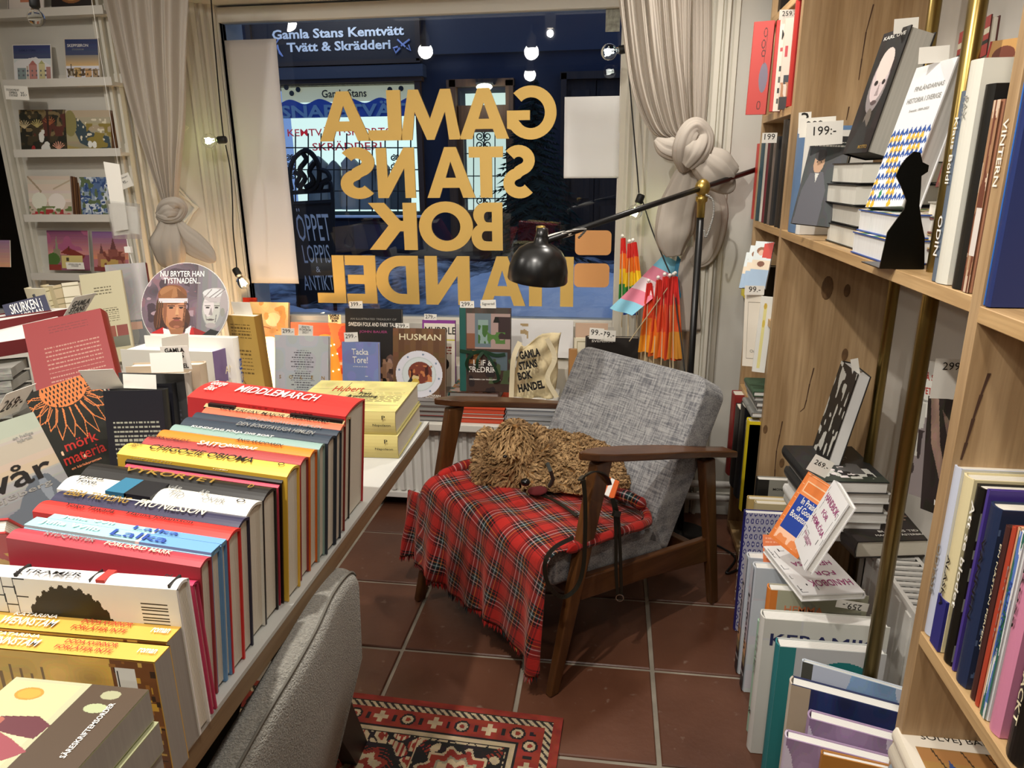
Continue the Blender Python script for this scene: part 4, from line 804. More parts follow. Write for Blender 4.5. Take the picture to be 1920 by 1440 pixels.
# ---- row of books standing on their fore-edges, spines up
def cols(c): return tuple(lin(v) for v in hx(c))
BND = [(685, 748), (664, 783), (655, 797), (650, 808), (641, 818), (622, 833), (606, 844), (590, 858), (572, 873), (548, 896), (540, 907), (533, 916), (500, 940), (476, 970), (463, 991), (440, 1015), (425, 1026), (410, 1045), (388, 1066)]
ROW = [
 ('thick red hardcover at the far end of the spine-up row', 'b8282c', 'c9342f', 408, [('MIDDLEMARCH', .50, .52, 'w', .34), ('George\nEliot', .09, .10, 'w', .55)], 'ede8da'),
 ('black and cream book with brown handwritten title, second from the far end of the row', '1d1614', 'c9a877', 404, [('GUILLOU', .12, .18, 'c', .5), ('KRIG OCH FRED', .55, .48, 'k', .62)], None),
 ('salmon orange spine with black brush lettering in the spine-up row', '7a2a22', 'd9694a', 395, [('VINTERHAV MAJOR FAGERLUND', .5, .8, 'k', .6)], None),
 ('first of two slate blue novels with a pale spine title, farther one', '2a333e', '2f3a46', 375, [('DEN BOKSTAVLIGA HIMLEN', .62, .52, 's', .5)], None),
 ('second of two slate blue novels with a pale spine title, nearer one', '2a333e', '2f3a46', 360, [('DEN BOKSTAVLIGA HIMLEN', .62, .52, 's', .42)], None),
 ('grey green novel between slate blue and orange spines', '8fa8a0', '87a29a', 333, [('KUNDE JAG FÖLJA DIG BORT', .40, .55, 'w', .42)], None),
 ('bright orange novel between grey green and dusty red spines', 'd96a1c', 'ea8023', 312, [('ÅNGLARÄDDAREN', .65, .30, 'k', .42)], None),
 ('dusty red spine with white hand-drawn cinema lettering', '8f3534', 'a3413f', 285, [('SAITO', .42, .18, 'w', .5, .45), ('BIOGRAF', .60, .18, 'w', .34, .35), ('BJERKGFELDT', .14, .26, 'k', .34)], None),
 ('yellow novel with heavy black author name across its spine', 'e6b93f', 'f0c653', 250, [('CHIGOZIE OBIOMA', .46, .62, 'k', .40), ('O', .93, .035, 'k', .25), ('VÄGEN TILL\nLANDET', .06, .07, 'k', .45)], None),
 ('black thin spine with olive lettering next to the yellow novel', '17130f', '1c1813', 247, [('HISSEN I SAIGON', .16, .26, 's', .6), ('Thuân', .60, .10, 'w', .6)], None),
 ('thin pink red book between two black spines', 'b73a4a', 'c9455a', 243, None, None),
 ('black novel titled with widely spaced gold capitals', '12110f', '191714', 180, [('VYKORTET', .46, .52, 'g', .36), ('D', .90, .025, 'g', .28)], None),
 ('white novel with a blue and black picture band on its rounded spine', 'eae7dc', 'efece2', 142, [('Herta\nTove', .12, .13, 'k', .5), ('VÅR', .56, .08, 's', .26, .28), ('TID', .60, .08, 's', .26, .62), ('ÄR', .72, .06, 's', .26, .3), ('ÖVER', .80, .12, 's', .28, .62), ('O', .93, .045, 'k', .22)], None),
 ('navy novel with scratchy yellow brush lettering', '26243c', '2f2d48', 115, [('EBBA TREVLING', .22, .34, 'g', .55), ('FRU NILSSON', .62, .36, 'c', .6)], None),
 ('bright red novel between navy and pale blue spines', 'd62a26', 'e5352d', 84, [('Yoko Tawada', .26, .26, 'k', .28), ('Hanna Johansson', .62, .34, 'k', .28)], None),
 ('farther of two pale blue novels with dark blue handwriting', '6c9cc9', '8ec1d4', 95, [('Julia Wil', .22, .3, 'w', .5), ('Lalka', .62, .26, 'b', .6)], None),
 ('nearer of two pale blue novels with dark blue handwriting', '6c9cc9', '8ec1d4', 60, [('Julia Wilb', .22, .32, 'w', .5), ('Lalka', .60, .30, 'b', .6)], None),
 ('dusty dark red novel just behind the white cartoon cover', '9c3038', 'b5404a', 28, [('FÖRLORAD MARK', .66, .34, 'c', .38), ('RYDQVISTER', .30, .26, 's', .38)], None),
]
side_col = ['b02a2a', '20180f', '8a2f26', '2c5a60', '2c5a60', '15130f', 'd9691c', '7d2f2c', '6b2a26', '15130f', 'b73a4a', '171512', '3a3028', '15131a', '17141a', '1f3f9c', '1f3f9c', 'a63240']
for i, (lab, cov, spn, xl, st, pg) in enumerate(ROW):
    zt = TZ+.190-.013*(i/17)+(.006 if i in (0, 8) else 0)-(.004 if i in (1, 10) else 0)
    P1, P2 = at(*BND[i], Z=zt), at(*BND[i+1], Z=zt); T = (P1.y-P2.y)*.97; xr = (P1.x+P2.x)/2; XL = at(xl, BND[i][1]-4, Z=zt).x; L_ = min(.285, xr-XL); ti = random.uniform(-.02, .02)
    zb_ = TZ+.0005; Wd = zt-zb_
    xr -= .008; ca_, sa_ = math.cos(.09), math.sin(.09); zb_ax = Vector((-ca_, 0, sa_)); xb_ax = Vector((-sa_, 0, -ca_)); yb_ax = zb_ax.cross(xb_ax); ax = (xb_ax, yb_ax, zb_ax); zt += .0
    st = [(q_[0], 1-q_[1], *q_[2:]) for q_ in st] if st else None
    bands = []
    if i == 12: bands = [(.26, .37, '2f6f8c'), (.36, .50, '16161a')]
    if i == 1: bands = [(.03, .22, '1d1614'), (.62, .99, '1a1512')]
    if i in (15, 16): bands = [(.0, .60, '9fd0d2'), (.60, .62, 'e8f0e0'), (.62, 1, '6d9fd0')]
    book(lab, (xr, P1.y, zt), ax, Wd, L_, T, cover=cov, spine=spn, board=side_col[i], st=st, pages=PAGES, group='novels in the spine-up row on the table', bands=[(1-b_, 1-a_, c_) for a_, b_, c_ in bands])
# white cartoon novel, its back cover toward the viewer
Pc, Pd = at(355, 1084, Z=1.027), at(330, 1106, Z=1.027); bk = Art(260, 120, 'f1eeea')
bk.ell(.50, .40, .21, .36, '1a1613').rect(.29, .45, .70, 1, '1a1613').poly([(.30, .46), (.36, .42), (.46, 1), (.34, 1)], 'f1eeea')
for k in range(16): a_ = k*math.pi/15; bk.ell(.50+.205*math.cos(a_), .40-.35*math.sin(a_), .014, .03, '1a1613')
for k in range(5):
    xx = .02+k*.055; bk.line([(xx+.02, 0), (xx+.04, 1)], .005, '1a1613')
    for j in range(9): yy = j*.12+(k % 2)*.06; bk.line([(xx+.02+yy*.02, yy), (xx+.075+yy*.02, yy)], .005, '1a1613')
for k in range(20): bk.rect(.83, .10+k*.022, .95, .10+k*.022+random.choice((.008, .014)), '2a2a2a')
bk.lines(.70, .40, .79, .95, 9, '6a6a66', .4, 3, .03)
bk.a = bk.a[:, ::1]
book('white cartoon novel with a black hair silhouette on its back cover', ((Pc.x+Pd.x)/2, Pc.y, 1.027), (Vector((0, 0, -1)), Vector((0, -1, 0)), Vector((-1, 0, 0))), .176, .245, Pc.y-Pd.y, cover='f1eeea', pages=PAGES, st=[('STRAMER', 0.58, .30, 'k', .3, .75), ('N', 0.07, .03, 'k', .2, .3)], group='novels in the spine-up row on the table', bands=[(.72, .735, '1a1613'), (.32, .36, 'c23a34'), (.385, .39, '1a1613'), (.03, .04, '1a1613')])
_b = bpy.data.objects[-1] if False else None
bk.obj('back_print', [o for o in bpy.data.objects if o.get('label', '').startswith('white cartoon novel')][0], (.176, Pc.y-Pd.y, .245), (0, 0, -1), (-1, 0, 0), .245, .176)
book('slim pink book squeezed behind the white cartoon novel', (Pc.x-.004, at(375, 1092, Z=1.01).y, 1.012), (Vector((0, 0, -1)), Vector((0, -1, 0)), Vector((-1, 0, 0))), .161, .25, .010, cover='c23a5e', pages=PAGES, group='novels in the spine-up row on the table')
# two tall yellow paperbacks
for k, (a_, b_) in enumerate((((348, 1172), (319, 1207)), ((326, 1211), (294, 1245)))):
    zt = .985; P1, P2 = at(*a_, Z=zt), at(*b_, Z=zt); T = P1.y-P2.y-.001
    ba = Art(150, 110, 'deb252').mottle(6, 5+k, .12); ba.rect(.78, .0, 1, 1, '7a4a1e')
    r9 = random.Random(3+k)
    for q_ in range(60): x_, y_ = r9.uniform(.77, .98), r9.uniform(0, .97); ba.rect(x_, y_, x_+r9.uniform(.01, .05), y_+r9.uniform(.01, .06), r9.choice(('d9a23c', '3a2412', 'a86c2a', 'e2b95a')))
    ba.rect(.80, .06, .90, .34, 'f2f0ea')
    for q_ in range(12): ba.rect(.81+q_*.007, .09, .813+q_*.007, .31, '2c2c2c')
    for q_ in range(7): ba.rect(.08+q_*.055, .12+.03*(q_ % 3), .095+q_*.055, .45, '7a5a26')
    bo_ = book(('farther' if k == 0 else 'nearer')+' of two thick yellow paperbacks with red title on the spine', ((P1.x+P2.x)/2-.004, P1.y, zt), (Vector((0, 0, -1)), Vector((0, -1, 0)), Vector((-1, 0, 0))), zt-TZ-.001, .205, T, cover='dcae4e', soft=True, pages=M('a39d96', .9, grain=.1, gscale=(4, 300, 4)), st=[('DÖDA KVINNOR', .37, .27, 'r', .26, .30), ('FÖRLÅTER INTE', .38, .29, 'r', .26, .64), ('WENNSTAM', .77, .30, 'w', .40, .60), ('KATARINA', .77, .24, 'w', .18, .22), ('roman', .07, .09, 'w', .25)], group='novels in the spine-up row on the table')
    ba.obj('back_print', bo_, (zt-TZ-.001, T, .205), (0, 0, -1), (-1, 0, 0), .205, zt-TZ-.001)
# flat stack nearest the camera
ZL = .985; P = at(279, 1294, Z=ZL)
fa = Art(150, 130, 'a9ab84').mottle(5, 9, .18); fa.grad(.0, .0, .55, 1, 'aeb08a', 'cfc796'); fa.rect(.53, 0, .60, 1, 'aab08a'); fa.rect(.58, 0, 1, 1, '4b382c')
fa.ell(.78, .12, .07, .06, '9aa07c').ell(.76, .30, .08, .06, 'a8ab86'); fa.ell(.22, .20, .10, .085, 'a98232').ell(.22, .20, .08, .065, 'b8943c')
fa.ell(.14, .62, .085, .075, '3a2a28').poly([(.20, .50), (.45, .46), (.58, .55), (.56, .72), (.40, .70), (.24, .66)], '5a2c32').poly([(.22, .64), (.42, .74), (.60, .86), (.50, .98), (.30, .86)], '8a3e48').ell(.21, .56, .04, .05, '9a5a4a')
for x_, y_ in ((.05, .90), (.16, .88), (.10, .98), (.04, .97)): fa.ell(x_, y_, .025, .018, '1c1712')
_f = Art(150, 303, 'a9ab84'); _f.a[:130] = fa.a; _f.a[130:260] = fa.a[::-1]; fa = _f
labs = ('topmost', 'second', 'third', 'lowest')
for k in range(4):
    t_k = .0335; z = ZL-k*t_k; H_ = .21; dx = (-.0, .004, .001, .005)[k]
    bo_ = book('large cream novel with a portrait cover, %s of the flat stack nearest the camera' % labs[k], (P.x-.13+dx, P.y-H_, z), (Vector((1, 0, 0)), Vector((0, 0, -1)), Vector((0, 1, 0))), .13, H_, t_k-.0015, cover='a9ab84', soft=True, pages=M('a8a29a', .9, grain=.1, gscale=(4, 4, 300)), group='portrait novels stacked flat nearest the camera')
    if k == 0:
        fa.obj('cover_print', bo_, (0, 0, H_*.0), (1, 0, 0), (0, 0, 1), .13, H_); text('SÄRESKRIFTEMSORDER', (.110, 0, H_-.050), Z3, X3*-1, w=.060, mat=INK['w'], parent=bo_, h=.0062)
# ---- thick yellow pair lying at the far table corner
for k in range(2):
    zt = TZ+.100-.050*k; c0, c1 = at(785, 717, Z=TZ+.1), at(741, 773, Z=TZ+.1); yo = (c0-c1); yo.z = 0; Ld = yo.length; yo.normalize(); ex = Vector((yo.y, -yo.x, 0)); Wd = .235; corner = c1+ex*(.004*k)-yo*.006*k; corner.z = zt
    DBG.append(('yel', Ld, tuple(c0), tuple(c1)))
    ar = Art(120, 120, 'c9bf7c').mottle(7, 21, .10); ar.rect(.02, .80, .98, .81, '6e6a40').rect(.33, .06, .34, .78, '6e6a40'); ar.rect(.02, .30, .60, .31, '6e6a40'); ar.lines(.42, .38, .95, .72, 10, '6b6640', .4, 4, .05); ar.ell(.2, .62, .2, .12, 'a99d63')
    bo_ = book('thick mottled yellow dictionary-like hardcover, '+('upper' if k == 0 else 'lower')+' of the pair at the far table corner', corner-yo*0, (yo, Vector((0, 0, -1)), ex*-1 if False else -ex), Ld, Wd, .049, cover='c9bf7c', spine='c2b672', pages=PAGES, st=[('Napoleon', .12, .16, 'k', .13, .55), ('P', .40-.3+.0, .03, 'k', .18, .2)], group='thick yellow hardcovers at the far table corner', rough=.6)
    if k == 0:
        ar.obj('cover_print', bo_, (0, 0, Wd), (0, 0, -1), (1, 0, 0), Wd, Ld)
        text('Hubert', (Ld*.70, 0, Wd*.62), X3*-0+Vector((0, 0, -1)), X3, w=Wd*.30, h=Ld*.17, mat=INK['r'], parent=bo_, bold=.0); text('Press\n& publishing', (Ld*.50, 0, Wd*.42), Vector((0, 0, -1)), X3, w=Wd*.28, h=Ld*.20, mat=INK['k'], parent=bo_)
# board peeking out past the last novel
G_ = G()
# ---- leaning and standing books behind the row
MK = Art(132, 200, '171513')
for k in range(26):
    a_ = math.radians(-14+k*8.2); x0, y0 = .50+.30*math.cos(a_), .10+.10*math.sin(a_); 
    if k % 2 == 0:
        L1, w_ = random.uniform(.22, .32), .05; tx, ty = .50+(.30+L1)*math.cos(a_), .10+(.12+L1*.85)*math.sin(a_); nx, ny = -math.sin(a_)*w_, math.cos(a_)*w_*.66
        MK.line([(x0-nx, y0-ny), ((x0+tx)/2-nx*1.3, (y0+ty)/2-ny*1.3), (tx, ty), ((x0+tx)/2+nx*1.3, (y0+ty)/2+ny*1.3), (x0+nx, y0+ny)], .011, 'd9783e')
    else: MK.line([(x0, y0), (x0+.20*math.cos(a_), y0+.16*math.sin(a_))], .008, 'd9783e')
MK.ell(.50, .06, .32, .13, 'd9783e')
for j in range(5):
    for i in range(11):
        x_, y_ = .24+i*.055+(j % 2)*.027, .02+j*.035
        if ((x_-.5)/.3)**2+((y_-.06)/.12)**2 < 1: MK.ell(x_, y_, .012, .014, '171513')
for x_, y_ in ((.42, .60), (.88, .50), (.86, .56), (.52, .80), (.80, .82), (.16, .52)): MK.ell(x_, y_, .018, .018, 'e0b394')
MK.poly([(.70, 1), (.78, .84), (1, .68), (1, 1)], 'c9703c').poly([(0, .86), (.28, .92), (.34, 1), (0, 1)], 'c9703c').line([(.8, .95), (1, .8)], .01, '171513').line([(.85, 1), (1, .9)], .01, '171513')
_r = stand('black novel with an orange sunflower print and red title leaning on the table', (45, 741), (178, 694), (264, 918), (1.035, 1.07), TZ, .030, cover='171513', front=MK, ft=[('mörk', .45, .52, .46, .08, 'r'), ('materia', .43, .42, .58, .08, 'r'), ('en kärleksroman', .40, .345, .42, .02, 'o')])
VA = Art(110, 150, 'a9b0a6').mottle(4, 3, .1); VA.grad(0, 0, 1, .42, 'a3aaa0', 'b7a68c'); VA.grad(0, .42, 1, 1, '9a9a98', '4a4e55'); VA.poly([(.0, .66), (.30, .62), (.45, .52), (.62, .44), (.80, .46), (.92, .60), (1, .66), (1, 1), (0, 1)], '5b6068').ell(.70, .56, .06, .10, '7a8088').blotch(9, 4, .55, '23262a', (0, .78, 1, 1)).blotch(5, 8, .45, '1c1f22', (0, .86, 1, 1))
stand('misty grey green landscape paperback leaning at the left edge of the table', (-95, 822), (62, 772), (150, 1010), 1.05, TZ, .028, cover='8d9391', front=VA, soft=True, ft=[('vår', .48, .60, .80, .16, 'k'), ('sjöberg', .44, .47, .70, .05, 's'), ('en helige\nhjärtat', .74, .84, .26, .06, 's')])
stand('red and yellow picture book corner peeking out at the left edge of the table', (-120, 1010), (10, 1000), (30, 1075), .99, TZ, .02, cover='b3231f', bt=(), front=Art(40, 60, 'b3231f').blotch(6, 3, .6, 'd9a13a'))
BKA = lambda seed, bg='1b1c1f', ink='9aa08a': Art(90, 130, bg).lines(.12, .26, .92, .60, 9, ink, .42, seed, .05)
for k in range(2):
    sh_ = (0, 12)[k]
    stand(('front' if k == 0 else 'rear')+' of two identical black novels standing with back covers to the camera', (193+sh_*1.5, 733-sh_), (304+sh_*1.5, 731-sh_), 8, 1.06, TZ, .024, backface=True, cover='1b1c1f', back=BKA(3), st=[('MIEKO KAWAKAMI', .34, .46, 'c', .55)], group='black novels with back covers to the camera')
stand('dark grey hardcover with a pale worn spine behind the black novels', (222, 699), (345, 701), 3, 1.075, TZ, .026, backface=True, cover='3a373c', spine='b9b2a8', back=Art(60, 90, '3a373c').lines(.1, .3, .9, .6, 8, '55525a', .4, 5, .06))
stand('cream hardcover with bold black author name down its spine', (235, 688), (374, 684), 2, 1.085, TZ, .034, backface=True, cover='b8a48c', spine='c2b19a', st=[('ALEXIS\nWRIGHT', .52, .62, 'k', .75)], sm='k')
pu_ = stand('thick novel with a purple spine and white author name', (225, 655), (398, 660), 2, 1.08, TZ, .095, backface=True, cover='c9c5ba', spine='75608c', pages=PAGES_W)
for k_, (w_, z_) in enumerate((('ANJET', .62), ('DAANJE', .52))): text(w_, (-.012, .0475, z_*.30), (0, -1, 0), Z3, w=.060, h=.020, mat=INK['c'], parent=pu_)
stand('white biography with heavy blue letters on its spine behind the purple one', (270, 629), (436, 634), 2, 1.10, TZ, .022, backface=True, cover='dedbd2', spine='e9e6de', st=[('BJÖRN BORG', .42, .80, 'b', .6)], group=None)
stand('large ochre book with fine print on its back beside the round sign', (424, 591), (476, 594), -4, 1.10, TZ, .03, backface=True, cover='b58b3f', spine='8f6a2c', back=Art(60, 110, 'b8904a').lines(.1, .08, .8, .24, 5, '6e5522', .4, 2, .08).lines(.1, .34, .7, .60, 7, '6e5522', .4, 5, .08).line([(.05, .55), (.6, .85)], .015, '6e4a22'))
# round cardboard sign with two portraits
RS = Art(230, 230, '5f4f58').mottle(6, 13, .3); RS.blotch(9, 31, .60, '7a5a66', (0, 0, .62, 1)); RS.blotch(8, 5, .66, '44303c', (0, 0, .55, .9)); RS.blotch(12, 17, .74, '9a8288', (0, .1, .6, .7)); RS.grad(.64, 0, 1, 1, '6f6b6e', '8a878a', True)
RS.ell(.33, .52, .16, .20, '4a2e1c').ell(.235, .66, .085, .15, '4a2c1a').ell(.245, .74, .06, .08, '3c2416').ell(.49, .65, .075, .13, '482b1a').ell(.50, .74, .05, .06, '3c2416')
RS.poly([(.14, .80), (.26, .74), (.42, .86), (.60, .74), (.80, .82), (.92, 1), (.0, 1)], 'b3221f').poly([(.60, .74), (.80, .82), (.86, 1), (.66, 1)], '8f1a1a').poly([(.32, .74), (.50, .74), (.46, .96), (.36, .90)], '94603f').poly([(.26, .75), (.33, .77), (.42, .98), (.30, .98)], 'e6e2de').poly([(.58, .72), (.52, .76), (.47, .98), (.54, .98)], 'e6e2de')
RS.ell(.375, .56, .128, .205, 'a9714e').ell(.40, .57, .10, .19, 'b57d58').poly([(.25, .44), (.30, .44), (.29, .72), (.26, .64)], '855236')
RS.ell(.355, .37, .165, .115, '7a4c2c').ell(.33, .34, .12, .07, '99683f').poly([(.19, .40), (.36, .30), (.34, .42)], '8a5a34').poly([(.53, .40), (.40, .29), (.42, .42)], '6a4024')
RS.rect(.20, .415, .53, .462, 'e8e2da').rect(.20, .426, .53, .431, '8f3a34').rect(.20, .444, .53, .449, '5a5a70')
for x_ in (.21, .235, .50, .515): RS.line([(x_, .45), (x_-.02, .74)], .012, '6a4228')
RS.rect(.305, .492, .385, .504, '3a2216').rect(.425, .490, .495, .502, '3a2216').ell(.345, .520, .026, .011, '1c1210').ell(.458, .518, .024, .011, '1c1210').poly([(.408, .51), (.392, .60), (.436, .60), (.422, .51)], 'c99068').poly([(.392, .60), (.436, .60), (.415, .612)], '7a4a34')
RS.ell(.412, .705, .085, .050, '7a4a34').ell(.412, .640, .050, .012, '5a3424').ell(.412, .660, .038, .010, '8a4a42').ell(.412, .735, .035, .014, '9a6446')
RS.poly([(.60, .90), (.72, .82), (.80, .76), (.94, .80), (1, .84), (1, 1), (.56, 1)], '1a1819')
RS.ell(.825, .545, .125, .215, '8f8b8a').ell(.80, .53, .10, .19, 'aeaaa8').ell(.77, .50, .06, .12, 'c4c0be').ell(.85, .375, .145, .085, 'a9a6a4').ell(.82, .35, .12, .05, 'c9c6c4').ell(.945, .46, .045, .13, '9b9896').ell(.93, .57, .025, .05, '85807e')
for x0_, x1_ in ((.72, .80), (.78, .90), (.84, .95)): RS.line([(x0_, .40), (x1_, .31)], .010, '7a7674')
RS.rect(.725, .490, .790, .500, '4a4645').rect(.835, .490, .895, .500, '4a4645').ell(.760, .518, .024, .009, '1f1c1c').ell(.862, .518, .022, .009, '1f1c1c').poly([(.800, .51), (.772, .60), (.820, .605)], '8a8583').ell(.795, .655, .045, .010, '4f4a49').line([(.74, .60), (.75, .66)], .008, '7a7573').line([(.86, .60), (.85, .68)], .010, '6f6a68').ell(.80, .72, .06, .03, '9a9694').line([(.72, .455), (.86, .455)], .006, '8f8a88')
rs = thing('round_sign', 'round cardboard sign with a long-haired man in a headband and a grey-haired man', 'sign', (0, 0, 0))
BL, BR_, x, y, z, Wd, Ht = tri((268, 484), (432, 484), (437, 640), 1.30, 1.095, (1.50, 1.525, 1.46)); m_ = Matrix((x, y, z)).transposed().to_4x4(); m_.translation = BL; rs.matrix_world = m_; Ht = Wd*.93
DBG.append(('sign', Wd, Ht, tuple(BL)))
g = G(); pts = [p for p in [(Wd/2+Wd/2*math.cos(a_*math.tau/60), Wd/2+Wd/2*math.sin(a_*math.tau/60)-.02) for a_ in range(60)]]; pts = [(x_, max(z_, 0)) for x_, z_ in pts]; g.prism(pts, 0, .003, 'y'); g.obj('board', M('d9d6d2', .6), rs)
mk = (((RS.xx-.5)/.5)**2+((RS.yy-.5)/.5)**2 < .97) & (RS.yy < 1-.02/Wd)
G().prism([(.3*Wd, -(BL.z-TZ)+.004), (.7*Wd, -(BL.z-TZ)+.004), (.55*Wd, .12), (.45*Wd, .12)], .012, .015, 'y').obj('strut', M('c9b79a', .8), rs)
RS.obj('print', rs, (0, 0, -.02), X3, Z3, Wd, Wd, mask=mk)
text('NU BRYTER HAN\nTYSTNADEN...', (Wd*.46, 0, Wd*.83-.02), X3, Z3, w=Wd*.50, h=Wd*.145, mat=INK['w'], parent=rs, eps=.0015)
# left side: red hardcover propped up, navy book, pale stacks
stand('red hardcover with a printed back standing tilted on the left of the table', (42, 609), (188, 578), (158, 742), (1.08, 1.10), .87, .06, backface=True, Y=(1.42, 1.50, 1.38), cover='86211d', pages=PAGES_W, back=Art(110, 120, '8a241f').lines(.2, .34, .9, .80, 9, 'b07a6e', .3, 7, .03).lines(.3, .1, .8, .2, 3, '6e1a17', .3, 5, .05))
for k in range(2): stand(('upper' if k == 0 else 'lower')+' of two dark red books lying under the propped red hardcover', (-60, 612+k*40), (150, 575+k*44), (150, 600+k*44), 1.08-.035*k, 1.045-.035*k, .18, cover='6a1d20', pages=PAGES_W, group='dark red books lying at the back left')
stand('navy book with white hand lettering lying on the stack at the far left', (4, 572), (84, 552), (86, 590), 1.10, 1.065, .10, Y=(1.66, 1.72, 1.69), cover='2a2c48', ft=[('SKURKEN i', .5, .66, .72, .5, 'w'), ('HYLLAN', .6, .22, .5, .3, 'w')])
for k in range(4): stand('grey page-edged book, %s of the stack at the left frame edge' % ('topmost', 'second', 'third', 'lowest')[k], (-90, 700+k*24), (20, 690+k*24), (20, 712+k*24), 1.0-.028*k, .973-.028*k, .16, cover='6b6a66', board='55544f', pages=M('9a9890', .9), group='grey books stacked at the left frame edge', front=Art(40, 10, '8f8d86').mottle(9, 2, .2))
stand('dark blue book with gold lines on its spine standing at the back left', (62, 552), (81, 546), (86, 620), 1.14, .98, .10, backface=False, Y=(1.93, 1.95, 1.92), cover='1c2336', front=Art(16, 60, '1f2638').rect(0, .1, 1, .12, 'b8a468').rect(0, .3, 1, .32, 'b8a468').rect(0, .5, 1, .52, 'b8a468').rect(0, .7, 1, .72, 'b8a468').rect(0, .85, 1, .87, 'b8a468'))
for k, (x0, x1, c_) in enumerate(((84, 97, 'ded5b8'), (98, 114, 'cfc19c'), (115, 146, 'e6e0c8'))):
    aa = Art(20, 60, c_)
    for q_ in range(10): aa.rect(0, .05+q_*.095, 1, .06+q_*.095, '8f8564')
    stand('cream notebook with a thread-bound spine, %s of three at the back left' % ('left', 'middle', 'right')[k], (x0, 541-k*5), (x1, 538-k*5), (x1+5, 640), 1.145, .98, .11, Y=(1.92, 1.94, 1.91), cover=c_, front=aa, group='cream notebooks at the back left')
stand('beige book with small print and three colour blocks on its back cover', (148, 516), (226, 506), (238, 676), 1.20, .93, .012, backface=True, Y=(1.94, 1.98, 1.9), cover='b9ad90', back=Art(78, 150, 'bdb194').lines(.15, .40, .80, .56, 7, '5f5844', .35, 2, .06).lines(.3, .16, .7, .26, 3, '5f5844', .45, 4, .07).rect(.10, .60, .38, .84, '93564a').rect(.40, .60, .66, .84, '8f4a3c').rect(.68, .60, .95, .84, '84443a').rect(.10, .72, .95, .84, '6f6a5c').rect(.72, .93, .9, .98, '5f5844'))
stand('grey photo book with a faded street picture behind the beige book', (196, 497), (272, 492), (284, 668), 1.21, .94, .03, backface=True, Y=(2.02, 2.08, 1.99), cover='8d8885', spine='6a2428', back=Art(80, 150, '8f8a88').mottle(5, 6, .2).rect(.1, .6, .95, .86, '77726e').blotch(8, 5, .6, '5e5a58', (.1, .6, 1, .86)).rect(.4, .62, .7, .70, 'a9866e'))
# cards among them
def pcard(label, TL, TR, BR, zt, zb, s=None, **k):
    BL, BRp, x, y, z, Wd, Ht = tri(TL, TR, BR, zt, zb); r = thing('bookmark_card', label, 'card', BL, (x, y, z)); G().box((0, 0, 0), (Wd, .0006, Ht)).obj('paper', M('e9e6dd', .8), r)
    if s: text(s, (Wd*k.get('u', .5), 0, Ht*k.get('v', .5)), X3, Z3, w=Wd*k.get('w', .75), h=Ht*k.get('h', .5), mat=INK['k'], parent=r, bold=k.get('bold', .03), eps=.0009)
    return r
pcard('white price card reading 269 above the sunflower novel', (12, 739), (68, 719), (84, 752), 1.095, 1.045, '269:-', w=.7, h=.42, bold=.0)
pcard('bookmark card with bold black shop lettering tucked in the red hardcover', (140, 557), (181, 549), (178, 590), 1.145, 1.08, 'GAMLA\nSTANS\nBOK', w=.8, h=.74, v=.45)
pcard('blank white card leaning between the red hardcover and the black novels', (147, 695), (212, 692), (228, 728), 1.10, 1.055)
pcard('narrow white card with faint print above the black novels', (230, 701), (292, 703), (300, 730), 1.085, 1.06)
pcard('blank white card in front of the shop bookmark by the purple spine', (280, 662), (341, 660), (344, 697), 1.12, 1.085)
pcard('bookmark card with bold black shop lettering by the purple spine', (299, 650), (352, 648), (362, 692), 1.13, 1.085, 'GAMLA\nSTANS\nBOK\nHANDEL', w=.8, h=.86, v=.5)
pcard('blank white card tilted below the round sign', (303, 634), (353, 624), (366, 655), 1.14, 1.105)
pcard('blank white card behind the ochre book', (433, 566), (468, 567), (474, 593), 1.13, 1.095)
if 0: print(DBG)
# ================================================================ WINDOW DISPLAY
SZ = .4325
def wb(label, x0, x1, y0, yb, Y, T, lean=10, y1=None, zb=None, **k):
    """book facing the room, leaning back; Y = depth of its top edge"""
    P1, P2 = at(x0, y0, Y=Y), at(x1, y1 if y1 else y0+(x1-x0)*.035, Y=Y); l = math.radians(lean); Yb = Y-.25*math.sin(l); z0 = at((x0+x1)/2, yb, Y=Yb).z if zb is None else zb; z0 = max(z0, SZ+.001); H_ = (P1.z-z0)/math.cos(l)
    x = norm(P2-P1); x.z = 0; x.normalize(); yy = Z3.cross(x); z = Z3*math.cos(l)+yy*math.sin(l); y = z.cross(x)
    return book(label, P1-z*H_, (x, y, z), (P2-P1).length, H_, T, **k)
def pile(label, x0, x1, ytop, Y, D, cs, t, group, names, pages=PAGES_W, zt=None, soft=False, z0=SZ):
    """books lying flat, spines toward the room, from the sill upward"""
    P1, P2 = at(x0, ytop, Y=Y), at(x1, ytop, Y=Y); n = len(cs); r = []
    for k, c in enumerate(cs):
        z = z0+.001+k*t; dx = random.uniform(-.006, .006)
        r.append(book(label % names[k], (P1.x+dx, Y+random.uniform(0, .008), z+t-.001), (Vector((0, 1, 0)), Vector((0, 0, -1)), Vector((-1, 0, 0))) if 0 else (X3, -Z3, Y3), P2.x-P1.x, D, t-.0015, cover=c, pages=pages, group=group, soft=soft))
    return r
